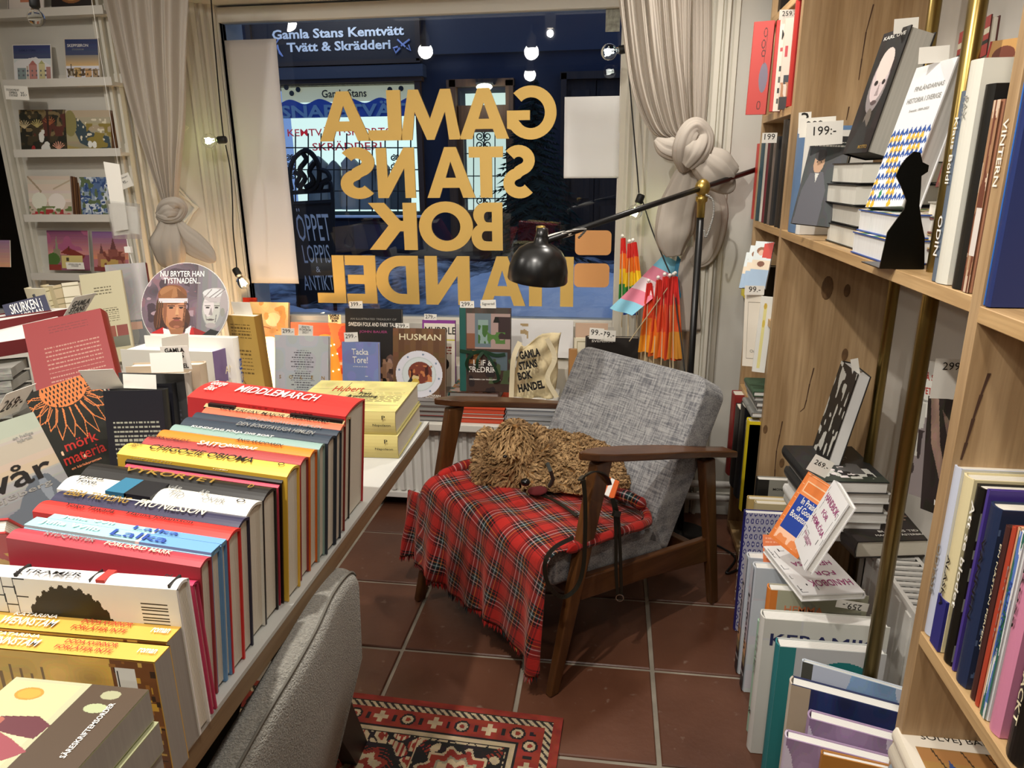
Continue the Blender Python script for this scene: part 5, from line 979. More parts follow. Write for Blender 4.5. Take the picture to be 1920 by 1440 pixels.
# supports under the display: low white riser so that the rear books stand higher
G().box((-1.70, 2.98, SZ), (0.0, 3.14, .60)).obj('display_riser', WHITE, bevel=.003); tag(bpy.data.objects['display_riser'], 'low white wooden step along the window glass behind the displayed books', 'step')
pb = Art(90, 110, 'e9c98e').grad(0, 0, 1, 1, 'f0d79e', 'd98f5a').poly([(.0, .4), (.2, .3), (.35, .45), (.35, 1), (0, 1)], 'c95f33').ell(.62, .35, .2, .14, 'f6e6b4').line([(.02, .55), (.4, .5), (.9, .6)], .02, 'b0522c').blotch(7, 3, .66, 'e2a463').mottle(5, 2, .12)
wb('orange and cream picture book lit by the lamp at the left end of the window', 468, 541, 566, 640, 3.12, .016, 14, y1=573, zb=.62, cover='d8b078', spine='e2b98a', front=pb)
wb('red book corner standing behind the lit picture book', 455, 480, 558, 610, 3.14, .012, 8, zb=.62, cover='c5341f')
so = Art(100, 118, 'bfc4c8').mottle(3, 4, .04)
for k in range(21): w_ = (.11, .16, .14, .20, .17, .22, .15, .21)[k % 8]; so.lines(.52-w_, .20+k*.032, .52+w_, .215+k*.032, 1, '6d6f70', .9, k, .035)
wb('pale grey hardcover with a column of fine print and spaced gold capitals', 515, 616, 628, 762, 2.78, .022, 12, cover='b9bdc0', front=so, ft=[(c_, u_, .42, None, .05, 'g') for c_, u_ in zip('SOLEN', (.10, .30, .50, .70, .90))])
wb('large red and orange picture book behind the pale grey hardcover', 545, 648, 604, 700, 3.02, .02, 12, cover='c4402c', front=Art(60, 60, 'c94a33').grad(0, 0, 1, .5, 'd5593f', 'b63a26').blotch(5, 6, .6, 'd87a3e').ell(.3, .5, .2, .12, 'e8cf8a'))
fo = Art(110, 130, '1a1a18'); fo.ell(.42, .62, .13, .17, '5c4a3e').ell(.42, .60, .055, .10, 'b79c86').ell(.80, .66, .11, .15, '6b5346').ell(.78, .62, .05, .07, 'b08e78').rect(.0, .84, 1, 1, '6b4a42').blotch(10, 3, .5, '3a2a24', (0, .56, 1, 1)).blotch(16, 9, .66, 'a07a66', (0, .56, 1, 1)).ell(.42, .595, .05, .07, 'b79c86').ell(.92, .46, .05, .045, '9aa19c')
wb('black fairy tale book with silver title and troll picture in the window', 647, 753, 578, 742, 2.98, .02, 9, cover='1a1a18', front=fo, ft=[('AN ILLUSTRATED TREASURY OF', .5, .885, .82, .022, 's'), ('SWEDISH FOLK AND FAIRY TALES', .5, .825, .88, .045, 'w'), ('JOHN BAUER', .5, .74, .50, .035, 'p')])
tt_ = Art(80, 100, '7f8cc0').mottle(4, 2, .05); tt_.ell(.66, .66, .16, .15, 'c9d2cf').ell(.66, .60, .11, .10, 'dfe6dc').poly([(.48, .56), (.56, .50), (.80, .52), (.84, .60)], '7f8cc0').poly([(.50, .82), (.62, .74), (.84, .76), (.94, 1), (.46, 1)], 'b9c4cc').rect(.60, .62, .78, .635, '7f8cc0').blotch(9, 5, .62, 'b7c2cf', (0, .62, .42, 1)).ell(.18, .80, .12, .10, 'b0bccb')
wb('lavender blue hardcover with white script title and a man portrait', 641, 709, 641, 766, 2.74, .024, 8, cover='7f8cc0', front=tt_, pages=PAGES_W, ft=[('Tacka', .5, .86, .46, .09, 'w'), ('Tore!', .5, .74, .42, .10, 'w'), ('en bok om att tacka', .5, .64, .4, .018, 'w')])
hu = Art(120, 180, '6b4a30')
for k in range(9): hu.grad(k/9, 0, (k+1)/9-.008, 1, ('7a5536', '62432a', '715030')[k % 3], ('5e4029', '6d4c30', '573a24')[k % 3])
hu.ell(.50, .62, .45, .32, 'dfe2e4').ell(.50, .62, .33, .235, 'c9cdd0').ell(.50, .62, .31, .22, 'd9dcdd').ell(.52, .60, .23, .15, '7a3a2c').blotch(17, 5, .55, '3f1a14', (.32, .50, .75, .72)).blotch(22, 6, .68, 'c77a4a', (.32, .50, .75, .72)).blotch(15, 8, .72, 'e2c48a', (.30, .52, .5, .72)).ell(.43, .73, .075, .05, 'd9b24a').poly([(.24, .78), (.34, .66), (.38, .70), (.28, .80)], '2b2c30')
for a_ in range(8): hu.ell(.5+.39*math.cos(a_*.785+.2), .62+.275*math.sin(a_*.785+.2), .02, .014, '7c8aa6')
hu_b = wb('brown wood-patterned cookbook with a white dinner plate on the cover', 737, 835, 615, 752, 2.80, .026, 10, cover='5e4029', front=hu, ft=[('HUSMAN', .52, .885, .80, .085, 'c'), ('STEFAN\nEKENGREN', .80, .075, .34, .06, 'w')])
wb('cream puzzle book with a purple frame and heavy black title', 792, 853, 600, 735, 2.96, .02, 8, cover='7a2a86', front=Art(60, 120, 'eee6d2').rect(0, 0, 1, .04, '8a3a96').rect(0, 0, .05, 1, '8a3a96').rect(0, .26, 1, .275, 'd9cf3a').ell(.62, .60, .2, .09, '1a1a1a').rect(.1, .72, .35, .78, '8f2a2a').rect(.1, .84, .35, .90, '8f2a2a').lines(.5, .36, .9, .48, 3, 'a04a3a', .5, 3, .08), ft=[('MURDLE', .55, .86, .95, .10, 'k')])
lf = Art(110, 160, '4b4038').mottle(5, 4, .2); lf.rect(.0, 0, .12, 1, '1f5a50').rect(.14, .06, 1, .48, 'a9938f').rect(.30, .06, .62, .46, '6a7f86').rect(.36, .14, .56, .42, '8fa39a').blotch(14, 5, .45, '3f6a35', (.36, .2, .56, .42)).rect(.76, .10, 1, .36, '3a2a26').blotch(12, 6, .55, '4f7a3a', (.55, .28, .90, .42)).rect(.14, .30, .30, .48, '8f5a44').rect(.14, .48, 1, 1, '44352d').rect(.18, .50, .42, .66, '8a5a34').blotch(11, 7, .62, 'b0763c', (.18, .50, .42, .66)).rect(.55, .52, .95, .74, '5a6a70').blotch(13, 9, .6, '4a5a3c', (.55, .6, 1, .9)).blotch(9, 2, .62, '2a211d', (.14, .5, 1, 1)).poly([(.70, .10), (.66, .17), (.80, .17), (.76, .10)], '1c1512')
lf_b = wb('green-spined kitchen photo cookbook tied with a dark green ribbon', 862, 957, 577, 722, 2.82, .03, 6, zb=.545, cover='44352d', spine='1f5a50', front=lf, ft=[('LEIF &\nFREDRIK', .46, .31, .56, .15, 'w'), ('DRÖMMEN OM TRÄDGÅRDEN', .5, .15, .62, .02, 'w')])
g = G(); Wk = .185
strap(g, [(0, -.004, .17), (.05, -.006, .165), (.10, -.012, .17), (.15, -.006, .155), (.19, -.004, .16)], .014, .001, (0, 1, 0)); g.obj('ribbon', M('1f3a28', .35), lf_b); g = G()
strap(g, [(.10, -.012, .17), (.055, -.03, .16), (.03, -.02, .12), (.04, -.01, .09)], .012, .001, (0, 1, .2)); strap(g, [(.10, -.012, .17), (.08, -.03, .14), (.075, -.02, .10)], .012, .001, (0, 1, .2)); strap(g, [(.10, -.012, .17), (.14, -.03, .13), (.165, -.02, .06), (.14, -.012, .045)], .012, .001, (0, 1, .2)); g.obj('ribbon_tail', M('1f3a28', .35), lf_b)
# copy of the cookbook lying below it
book('flat copy of the green-spined cookbook under the standing one', (at(842, 738, Z=.53).x, at(842, 738, Z=.53).y, .538), (X3, -Z3, Y3), .21, .20, .040, cover='44352d', spine='1f5a50', pages=M('8e8d88', .9), front=Art(60, 60, '4b4038').rect(0, 0, .12, 1, '1f5a50').blotch(8, 3, .5, 'a9938f').blotch(11, 5, .66, 'b0763c'))
rs_ = pile('orange red magazine-like hardcover, %s of the stack beneath the window cookbook', 862, 944, 780, 2.70, .24, ['c5401c', 'd9d4c8', 'c5401c'], .021, 'orange red hardcovers stacked under the window cookbooks', ('lowest', 'middle', 'topmost'), pages=M('c9543a', .8))
pile('grey-edged hardcover, %s of the stack beneath the cotton bag', 948, 1040, 780, 2.70, .24, ['8f9298', 'a3a5a8', '83868c', 'd5d5d2'], .0215, 'grey-edged hardcovers stacked beneath the cotton bag', ('lowest', 'second', 'third', 'topmost'), pages=M('a9aaab', .9))
pile('dark grey cookbook, %s of the stack below the brown cookbook', 742, 842, 780, 2.70, .24, ['5a5654', '8a3a34', '6b5f5a', '7a7572'], .022, 'cookbooks stacked below the brown cookbook', ('lowest', 'second', 'third', 'topmost'), pages=M('9b9893', .9))
pile('pale book, %s of the low stack at the left of the window sill', 560, 700, 780, 2.74, .2, ['d8cfc0', '9c8f7c'], .02, 'pale books stacked low at the left of the sill', ('lowest', 'topmost'))
lfz = at(1000, 745, Z=.53); lfl = thing('leaflet', 'white leaflet with handwriting lying on the stack before the cotton bag', 'leaflet', (at(955, 748, Z=.524).x, lfz.y, .5205)); G().box((0, 0, 0), (.15, .10, .001)).obj('paper', M('ecebe6', .8), lfl); text('Kärleksbrev till', (.075, .07, .001), X3, Y3, w=.11, mat=INK['k'], parent=lfl); text('en dikt', (.03, .04, .001), X3, Y3, w=.04, mat=INK['k'], parent=lfl)
# cotton tote bag
def tote(u, v):
    x = -.075+.17*u+.012*math.sin(v*6)*(u-.5)+(.030*(v-.5) if u > .5 else .018*(v-.5)); z = .27*v; prof = math.sin(u*math.pi)**.6*math.sin(min(v*1.25, 1)*math.pi*.5+.2)
    if v > .80: z -= .10*(v-.8)*max(0, 1-u*1.8)*5*.9; 
    y = -.045*prof+.010*math.sin(u*13+v*4)+.007*math.sin(v*19-u*7)+.05*v; return (x, y, z)
tz0 = .522; tp = at(1000, 742, Z=tz0); tt0 = thing('cotton_tote_bag', 'cream cotton tote bag with bold black shop lettering in the window display', 'bag', (tp.x+.005, 2.80, tz0))
o = G().grid(tote, 34, 34).obj('bag', M('ddcda4', .95, bump=.2, bscale=90), tt0, smooth=True); o.modifiers.new('s', 'SOLIDIFY').thickness = .004
g = G(); strap(g, [(-.055, -.02, .24), (-.078, -.045, .18), (-.085, -.05, .08), (-.088, -.052, .01)], .020, .002, (0, 1, .2)); g.obj('strap', M('e3d6b4', .95), tt0); g = G(); strap(g, [(.055, -.03, .26), (.088, -.035, .18), (.060, -.05, .10), (.10, -.055, .02)], .020, .002, (0, 1, .2)); g.obj('strap', M('e3d6b4', .95), tt0)
for s_, u_, v_, w_ in (('GAMLA', -.012, .200, .085), ('STANS', -.018, .156, .076), ('BOK', -.030, .112, .058), ('HANDEL', -.004, .068, .108)):
    o = text(s_, (u_, -.062, v_), norm((1, 0, .22)), norm((-.22, 0, 1)), w=w_, h=.034, mat=INK['k'], parent=tt0, bold=.05); me = o.data
    for vv in me.vertices: vv.co.y = -.053-.012*math.cos((vv.co.x)*9)+(vv.co.z-.1)*.10
    me.update()
# books behind and right of the bag
wb('tall white board book behind the cotton bag', 955, 1075, 599, 700, 3.10, .02, 4, cover='e4e4e0', zb=.62, front=Art(40, 40, 'e8e8e4').blotch(9, 4, .62, 'b9a070', (0, .1, .3, .5)))
wb('beige book standing right of the cotton bag', 1080, 1140, 606, 720, 3.04, .02, 6, cover='c9ab93', zb=.62)
wb('narrow cream book with a printed frame right of the cotton bag', 1078, 1104, 634, 740, 2.92, .03, 6, cover='dcd3b8', front=Art(20, 60, 'e0d8be').rect(.15, .05, .85, .06, '9a9272').rect(.15, .05, .2, .95, '9a9272'))
wb('kraft brown book low between the bag and the armchair back', 1068, 1082, 655, 720, 2.86, .03, 6, cover='a87a48')
wb('black framed card box with price cards standing behind the armchair', 1100, 1196, 632, 720, 2.84, .04, 4, y1=650, cover='26211e', cat='box', name='card_box', ft=[('SVENSKA', .3, .92, .4, .05, 'w')])
# price cards on display
for (x, y, w_, h_, s, lab, Y, k) in ((668, 579, 26, 14, '399.-', 'white price card reading 399 above the black fairy tale book', 2.985, {}), (659, 641, 28, 18, '299.-', 'white price card reading 299 above the lavender blue hardcover', 2.745, {}), (755, 619, 26, 13, '299.-', 'white price card reading 299 above the brown cookbook', 2.805, {}), (807, 602, 24, 13, '279.-', 'white price card reading 279 above the purple framed book', 2.965, {}), (876, 579, 26, 14, '299.-', 'white price card reading 299 above the green-spined cookbook', 2.825, {}), (916, 583, 28, 20, 'Signerad', 'white card with handwriting above the green-spined cookbook', 2.825, {}), (540, 629, 26, 14, '299.-', 'white price card reading 299 above the pale grey hardcover', 2.785, {}), (573, 631, 30, 22, 'ÅRETS\nKOKBOK\n2021!', 'handwritten white card right of the price card over the pale grey hardcover', 2.785, {}), (628, 607, 26, 17, 'GAMLA\nSTANS\nBOK', 'cream shop bookmark card standing over the red picture book', 3.02, {'col': 'eedcae', 'bold': .05}), (1118, 636, 26, 20, '99.-', 'left of two small price cards in the black card box', 2.835, {}), (1140, 640, 26, 20, '79.-', 'right of two small price cards in the black card box', 2.835, {})):
    p0 = at(x, y, Y=Y); k_ = Y/ (1331*1.0)*1.06; card(lab, p0, w_*k_, h_*k_, s, turn=random.uniform(-6, 4), lean=6, rot=random.uniform(-4, 4), bold=k.get('bold', .0), col=k.get('col', 'efece2'))
# glowing lamps among the books
LAMPGLOW = M('ffdf9a', .5, emit=2.6)
p0 = at(500, 690, Y=2.92); gl = thing('table_lamp', 'small glowing paper lamp behind the ochre book in the window', 'lamp', (p0.x, 2.95, SZ)); G().lathe([(.05, 0), (.055, .012), (.012, .016), (.012, .05)], n=16).obj('base', M('6b4a2c', .5), gl, smooth=True); G().lathe([(.062, .05), (.066, .15), (.062, .26), (.03, .28), (.0005, .281)], n=20).obj('lamp_shade', LAMPGLOW, gl, smooth=True)
light('POINT', (p0.x+.02, 2.86, .66), 9.5, (1, .66, .34), .05)
p1_ = at(618, 705, Y=2.92); ln = thing('star_lantern', 'glowing orange cone lantern with small white holes between books', 'lantern', (p1_.x, 2.90, SZ))
on = node_mat('lantern_glow'); on[2].inputs['Base Color'].default_value = (.9, .3, .04, 1); on[2].inputs['Emission Color'].default_value = (1, .30, .03, 1); on[2].inputs['Emission Strength'].default_value = .85
G().lathe([(.062, 0), (.062, .06), (.060, .15), (.052, .22), (.034, .29), (.022, .31), (.0005, .315)], n=24).obj('shade', on[0], ln, smooth=True)
for z_ in (.09, .16, .23, .27):
    for a_ in (-60, -90, -120, -30):
        r_ = .0625 if z_ < .2 else .056 if z_ < .25 else .043; aa = math.radians(a_+z_*100); G().ball((r_*math.cos(aa), r_*math.sin(aa), z_), .0038, 6, 4).obj('light_hole', M('fff4d0', .5, emit=3), ln)
# ---- radiator under the sill
ra = thing('radiator', 'white ribbed panel radiator under the window sill', 'radiator', (-1.0, 2.74, .06)); RW = M('dedcd6', .4)
x0r, x1r = -1.5, .05
G().box((x0r+1.0, .022, .0), (x1r+1.0, .04, .345)).obj('panel', RW, ra); G().box((x0r+1.0, 0, 0), (x1r+1.0, .022, .028)).obj('rail', RW, ra, bevel=.004); G().box((x0r+1.0, 0, .32), (x1r+1.0, .022, .345)).obj('rail', RW, ra, bevel=.004)
n = 38; fm_ = None
for i in range(n):
    x = x0r+1.0+.01+i*(x1r-x0r-.02)/n; w_ = (x1r-x0r-.02)/n
    if fm_ is None: g = G().prism([(0, .022), (.006, .004), (w_*.55, .004), (w_*.7, .022)], .035, .312, 'z'); fm_ = g.mesh('fin'); fm_.materials.append(RW)
    o = bpy.data.objects.new('fin', fm_); COL.objects.link(o); o.parent = ra; o.location = (x, 0, 0)
g = G()
for x in (x0r+1.1, x1r+.9): g.box((x, .0, -.06), (x+.02, .03, 0))
G().box((x0r+1.1, 0, -.06), (x0r+1.12, .03, 0)).obj('foot', RW, ra); G().box((x1r+.9, 0, -.06), (x1r+.92, .03, 0)).obj('foot', RW, ra)
pp = thing('heating_pipes', 'white heating pipes running along the wall behind the armchair', 'pipe', (.3, 2.82, 0))
for z_ in (.10, .16): G().tube([(-.2, 0, z_), (.5, 0, z_)], .016, 8).obj('pipe', RW, pp, smooth=True)
for x_ in (-.05, .14, .32): G().box((x_, -.02, .0), (x_+.016, .045, .19)).obj('bracket', RW, pp)
# ================================================================ BOOKCASE ALONG THE RIGHT WALL
BX = .513; BD = .845; sh = {}
bc = thing('bookcase', 'oak bookcase with open compartments along the right wall', 'bookcase', (BX, 2.76, 0))
def cob(a, b, name, mat=OAK):
    o = G().box(a, b).obj(name, mat, bc, bevel=.0012, seg=1); o.matrix_parent_inverse = Matrix.Translation(-bc.location); return o
def oak_panel(): return OAK
for (y0, y1, z0, z1) in ((2.755, 2.778, 0, 2.3), (2.312, 2.337, .0, 2.3), (1.065, 1.092, 0, 2.3), (.02, .045, 0, 2.3)): cob((BX, y0, z0), (BD, y1, z1), 'upright')
for (y0, y1, zs) in ((2.337, 2.755, (.03, .275, .62, .955, 1.245, 1.602, 1.915)), (1.092, 2.312, (1.245, 2.1)), (.045, 1.065, (.03, .30, .705, 1.235, 1.76, 2.1))):
    for z in zs: cob((BX, y0, z-.024), (BD, y1, z), 'shelf', OAK_X)
# dark split grain lines on the big divider face, as in old oak veneer
crk = M('4a3020', .8)
def crack(P, w, Y):
    g = G(); pts = [at(x, y, Y=Y) for x, y in P]
    for a, b in zip(pts[:-1], pts[1:]):
        s = Vector((w/2, 0, 0)); g.add([a-s, a+s, b+s*.6, b-s*.6], [(0, 1, 2, 3)])
    o = g.obj('grain_split', crk); o.parent = bc; o.matrix_parent_inverse = Matrix.Translation(-bc.location); return o
for P in ([(1526, 690), (1518, 720), (1512, 750), (1508, 765), (1500, 772)], [(1467, 790), (1462, 815), (1456, 845), (1453, 880), (1452, 905)], [(1638, 8), (1624, 60), (1616, 110), (1610, 150)], [(1592, 200), (1587, 225)]): crack(P, .0035, 2.3105)
for P in ([(1855, 700), (1840, 740), (1825, 785), (1812, 830), (1802, 862)],): crack(P, .005, 1.0645)
def knot(px, py, r, Y):
    p = at(px, py, Y=Y); o = G().lathe([(.0001, 0), (r, 0), (r*.9, .0006), (.0001, .0008)], n=14, mtx=Matrix.Rotation(math.pi/2, 4, 'X')).obj('knot', M('7a5a38', .7, grain=.5, gscale=(60, 60, 60)), bc); o.scale = (.8, 1, 1.7); o.location = p-bc.location
for a in ((1551, 540, .022, 2.311), (1588, 545, .012, 2.311), (1584, 665, .012, 2.311), (1435, 805, .009, 2.311), (1466, 868, .010, 2.311)): knot(*a)
# brass pipes
BR = M('8a7440', .28, .9)
pB = at(1690, 900, Y=1.35); pA = at(1650, 720, Y=2.0)
for k, (x, y, lab) in enumerate(((pB.x, 1.35, 'nearer vertical brass pipe passing through the bookcase shelf'), (pA.x, 2.0, 'farther vertical brass pipe deep inside the bookcase opening'))):
    o = G().tube([(0, 0, 0), (0, 0, 2.6)], .0145, 14).obj('brass_pipe', BR, smooth=True); o.location = (x, y, 0); tag(o, lab, 'pipe')
# radiator behind
r2 = thing('radiator', 'white convector radiator with slatted grille in the bookcase opening', 'radiator', (.735, 1.10, .06)); rz = .355
G().box((0, 0, 0), (.008, .80, rz)).obj('panel', RW, r2); G().box((.100, 0, 0), (.108, .80, rz)).obj('panel', RW, r2); G().box((.0, .792, 0), (.108, .80, rz)).obj('side', RW, r2)
for i in range(12): G().box((-.004, .03+i*.064, .02), (.0, .06+i*.064, rz-.02)).obj('fin', RW, r2)
for i in range(30): G().box((.008, .01+i*.0265, rz-.006), (.100, .022+i*.0265, rz)).obj('slat', RW, r2)
G().box((-.002, 0, rz-.012), (.008, .80, rz+.002)).obj('rim', RW, r2); G().box((.100, 0, rz-.012), (.110, .80, rz+.002)).obj('rim', RW, r2); G().box((.03, .1, -.06), (.06, .13, 0)).obj('foot', RW, r2); G().box((.03, .7, -.06), (.06, .73, 0)).obj('foot', RW, r2)
RZ = .06+rz+.003
# ---- upright books with spines toward the room
def srow(items, X, z0, group, D=.2):
    for it in items:
        lab, xl, yl, xr, col = it[:5]; k = it[5] if len(it) > 5 else {}
        k = dict(k); Xi = k.pop('X', X); a, b = at(xl, yl, X=Xi), at(xr, yl+k.pop('dy', 0), X=Xi); Hh = a.z-z0-.001; ym = k.pop('ymin', 2.339 if b.y > 2.2 else (1.094 if b.y > 1.08 and Xi > .5 else -9)); T = max(.004, a.y-b.y-.001); b.y = max(b.y, ym); DD = k.pop('D', D)
        book(lab, (Xi, b.y, z0+.0008), (X3, Y3, Z3), DD, Hh, T, cover=col, group=group, **k)
S1 = 1.2455
srow([('navy spined tall book at the left end of the far shelf', 1402, 244, 1417, '1d2244'), ('red spined book second on the far shelf', 1420, 270, 1427, 'c2372f'), ('dark teal spined book under the 199 card on the far shelf', 1429, 262, 1436, '2c4a55'), ('white spined book among dark spines on the far shelf', 1437, 268, 1441, 'd5d2c8'), ('maroon spined book on the far shelf', 1442, 262, 1446, '6b2a33'), ('black spined book right of the maroon one on the far shelf', 1447, 258, 1452, '22201f'), ('grey brown spined book on the far shelf', 1453, 262, 1457, '6a5f58'), ('black and white spined book on the far shelf', 1458, 256, 1462, '2b2b2c')], BX+.004, S1, 'books on the far middle shelf')
srow([('bright red spined book at the right end of the far shelf', 1464, 254, 1470, 'd2402f')], BX+.002, S1, None) if 0 else None
# middle compartment, left group
srow([('first of three thin black spined books at the divider', 1471, 225, 1478, '2a241f'), ('second of three thin black spined books at the divider', 1479, 226, 1486, '1f1b18'), ('third of three thin black spined books at the divider', 1487, 227, 1495, '25211f'), ('blue cloth spined book next to three thin black ones', 1496, 240, 1511, '5f7fa6')], BX+.006, S1, None, D=.17)
srow([('white spined book between the blue one and the photo cover', 1512, 246, 1519, 'e8e6df')], BX+.006, S1, None, D=.17)
mp_ = Art(80, 110, '2f3335').mottle(5, 3, .2); mp_.ell(.34, .30, .13, .12, 'c9997a').ell(.34, .215, .145, .065, '1f1a18').poly([(.18, .42), (.50, .40), (.66, .60), (.68, 1), (.04, 1), (.06, .62)], '55565c').poly([(.30, .42), (.40, .42), (.36, .52)], 'd9d4cc').ell(.29, .29, .014, .01, '2a1a14').ell(.39, .29, .014, .01, '2a1a14').rect(.32, .36, .38, .368, '8a4a3c').lines(.12, .06, .9, .14, 2, 'd9d6cc', .4, 4, .05)
stand('photo cover book with a dark-haired man in a grey jacket on the middle shelf', (1524, 254), (1600, 256), (1592, 430), 0, 0, .02, cover='2f3335', front=mp_, Y=(2.02, 1.96, 1.90))
for k in range(4):
    z = S1+.001+k*.0475; c0 = at(1545-k*2+6, 450-k*40, X=BX+.02); book('thick black jacketed hardcover lying on the middle shelf, %s of four' % ('lowest', 'second', 'third', 'topmost')[k], (BX+.012+(.014, .018, .006, .012)[k], 1.66+(.0, .006, .012, .004)[k], z+.045), (X3, -Z3, Y3) if 0 else (-X3, Z3*-1, -Y3), .20, .225, .0455, cover='1b1a19', pages=PAGES_W, group='black jacketed hardcovers lying on the middle shelf') if 0 else book('thick black jacketed hardcover lying on the middle shelf, %s of four' % ('lowest', 'second', 'third', 'topmost')[k], (BX+.215+(.014, .018, .006, .012)[k], 1.945+(.0, .006, .012, .004)[k], z+.0455), (-X3, -Z3, -Y3), .20, .225, .0455, cover='1b1a19', pages=M('d8d6cb', .8, grain=.12, gscale=(3, 3, 400)), group='black jacketed hardcovers lying on the middle shelf')
for k in range(2):
    z = S1+.001+k*.0465; book('white-paged hardcover with blue boards lying on the middle shelf, '+('lower' if k == 0 else 'upper')+' of two', (BX+.205+.01*k, 1.66+.01*k, z+.0445), (-X3, -Z3, -Y3), .20, .215, .0445, cover=('2f4f9a', '3a5aa6')[k], pages=M('e6e6e4', .8, grain=.12, gscale=(3, 3, 400)), group='blue boarded hardcovers lying on the middle shelf', front=Art(60, 60, 'e4e2da').blotch(12, 4, .6, 'd9a93a').blotch(12, 6, .66, '3a7a5a'))
po = Art(70, 170, '221f1e').mottle(6, 3, .2); po.ell(.50, .42, .32, .25, '8f8480').ell(.50, .38, .28, .20, 'cdbfbb').ell(.52, .28, .27, .14, 'dccdc9').ell(.40, .42, .07, .022, '2a2524').ell(.68, .42, .06, .022, '2a2524').poly([(.55, .42), (.48, .53), (.62, .53)], '9a8c88').ell(.55, .585, .12, .02, '5a4a48').ell(.52, .72, .12, .09, '6a605c').rect(0, .80, 1, 1, '1e1c1b').poly([(.3, .8), (.45, .72), (.65, .8), (.8, 1), (.1, 1)], '2c2928')
stand('thick book with a black and white portrait cover leaning on the black stack', (1658, 64), (1710, 46), (1646, 284), 0, 0, .060, cover='221f1e', front=po, Y=(1.88, 1.78, 1.72), pages=M('b9b6ac', .8, grain=.15, gscale=(200, 200, 3)), ft=[('DAG HAMMARSKJÖLD' if 0 else 'TOVE ALSTERDAL' if 0 else 'DAN ANDERSSON' if 0 else 'KARL OVE', .5, .95, .8, .03, 'w'), ('MOTTO', .75, .05, .35, .03, 'g')])
fi = Art(84, 150, 'e4e5e6')
for j in range(14):
    for i in range(9):
        cx, cy = (i+.5)/9, .46+(j+.5)*.54/14; c_ = ('2c55a8', 'efb93a', 'ffffff' if i > 4 and j > 5 else 'efb93a')[(i+j) % 3 if False else (j % 2)+(0 if True else 0)] if True else None
        c_ = '2c4f9e' if j % 2 == 0 else ('e9b53a' if (i*7+j*5) % 9 < 7-j*.35 else 'f2f2ee'); fi.poly([(cx, cy-.042), (cx+.055, cy), (cx, cy+.042), (cx-.055, cy)], c_)
fi.poly([(.78, .68), (.83, .65), (.86, .69), (.81, .72)], 'c93a5a'); fi.poly([(.25, .90), (.30, .87), (.33, .91), (.28, .94)], '2f8a5a')
stand('white history book with a blue and yellow diamond pattern leaning on the shelf', (1719, 128), (1797, 106), (1702, 386), 0, 0, .042, cover='e4e5e6', front=fi, Y=(1.66, 1.56, 1.50), pages=M('c9c9c4', .8, grain=.15, gscale=(200, 200, 3)), ft=[('FINLÄNDARNAS', .55, .84, .72, .040, 's'), ('HISTORIA I SVERIGE', .52, .755, .84, .036, 's'), ('Svenskt 1809-2023', .5, .68, .5, .018, 's')])
# bookend
be = thing('bookend', 'black metal bookend cut as a seated cat-like figure on the shelf edge', 'bookend', (0, 0, 0)); g = G()
oy = 1.38; P = [at(x, y, Y=oy) for x, y in ((1654, 468), (1664, 436), (1684, 408), (1696, 392), (1700, 376), (1690, 350), (1680, 330), (1688, 312), (1700, 296), (1714, 284), (1726, 286), (1730, 304), (1742, 310), (1740, 322), (1728, 330), (1727, 352), (1724, 385), (1728, 415), (1734, 445), (1734, 500))]
o0 = Vector((P[0].x, oy, S1)); P = [(p.x-o0.x, max(p.z, S1+.001)-o0.z) for p in P]; P[-1] = (P[-1][0], .001); P[0] = (P[0][0], .001)
be.location = o0; g.prism(P, 0, .003, 'y'); g.obj('silhouette', M('17150f', .3, .6), be); G().box((P[0][0], .003, .0), (P[-1][0], .10, .002)).obj('base_plate', M('17150f', .3, .6), be)
for k, c in enumerate(('5a3a30', 'b99a62', '7a3a34', 'a8a49a')):
    z = S1+.001+k*.029; book('small thick hardcover in the stack behind the bookend, %s of four' % ('lowest', 'second', 'third', 'topmost')[k], (BX+.235, 1.475, z+.0275), (-X3, -Z3, -Y3), .16, .14, .0275, cover=c, pages=M('dfdcd2', .8), group='small hardcovers stacked behind the bookend')
stand('brown painting cover book leaning behind the brass pipe', (1795, 215), (1822, 205), (1790, 348), 0, 0, .02, cover='7a2520', front=Art(30, 60, '6b3a26').blotch(6, 3, .5, 'a8703c').rect(0, 0, .12, 1, '7a2520'), Y=(1.52, 1.44, 1.40))
srow([('blue grey spined novel with white lettering right of the bookend', 1803, 172, 1817, '5f6b7a', dict(st=[('Klaus Böldl', .70, .34, 'w', .5), ('ODIN', .25, .22, 'w', .6)])), ('tall cream spined book with tiny title next to the blue grey one', 1820, 116, 1845, 'dedccf', dict(st=[('PAX', .8, .1, 's', .3)], D=.24)), ('black spined hardcover at the right of the middle shelf', 1848, 160, 1868, '14130f', dict(D=.24)), ('brown fur-pictured spine against the divider', 1869, 188, 1885, '9a6a50', dict(sart=Art(14, 90, 'a87a5c').blotch(4, 3, .5, '6b3a2a').blotch(5, 8, .6, 'd9c0a8').rect(.2, .55, 1, .8, 'e2d6cc')))], BX+.006, S1, None)
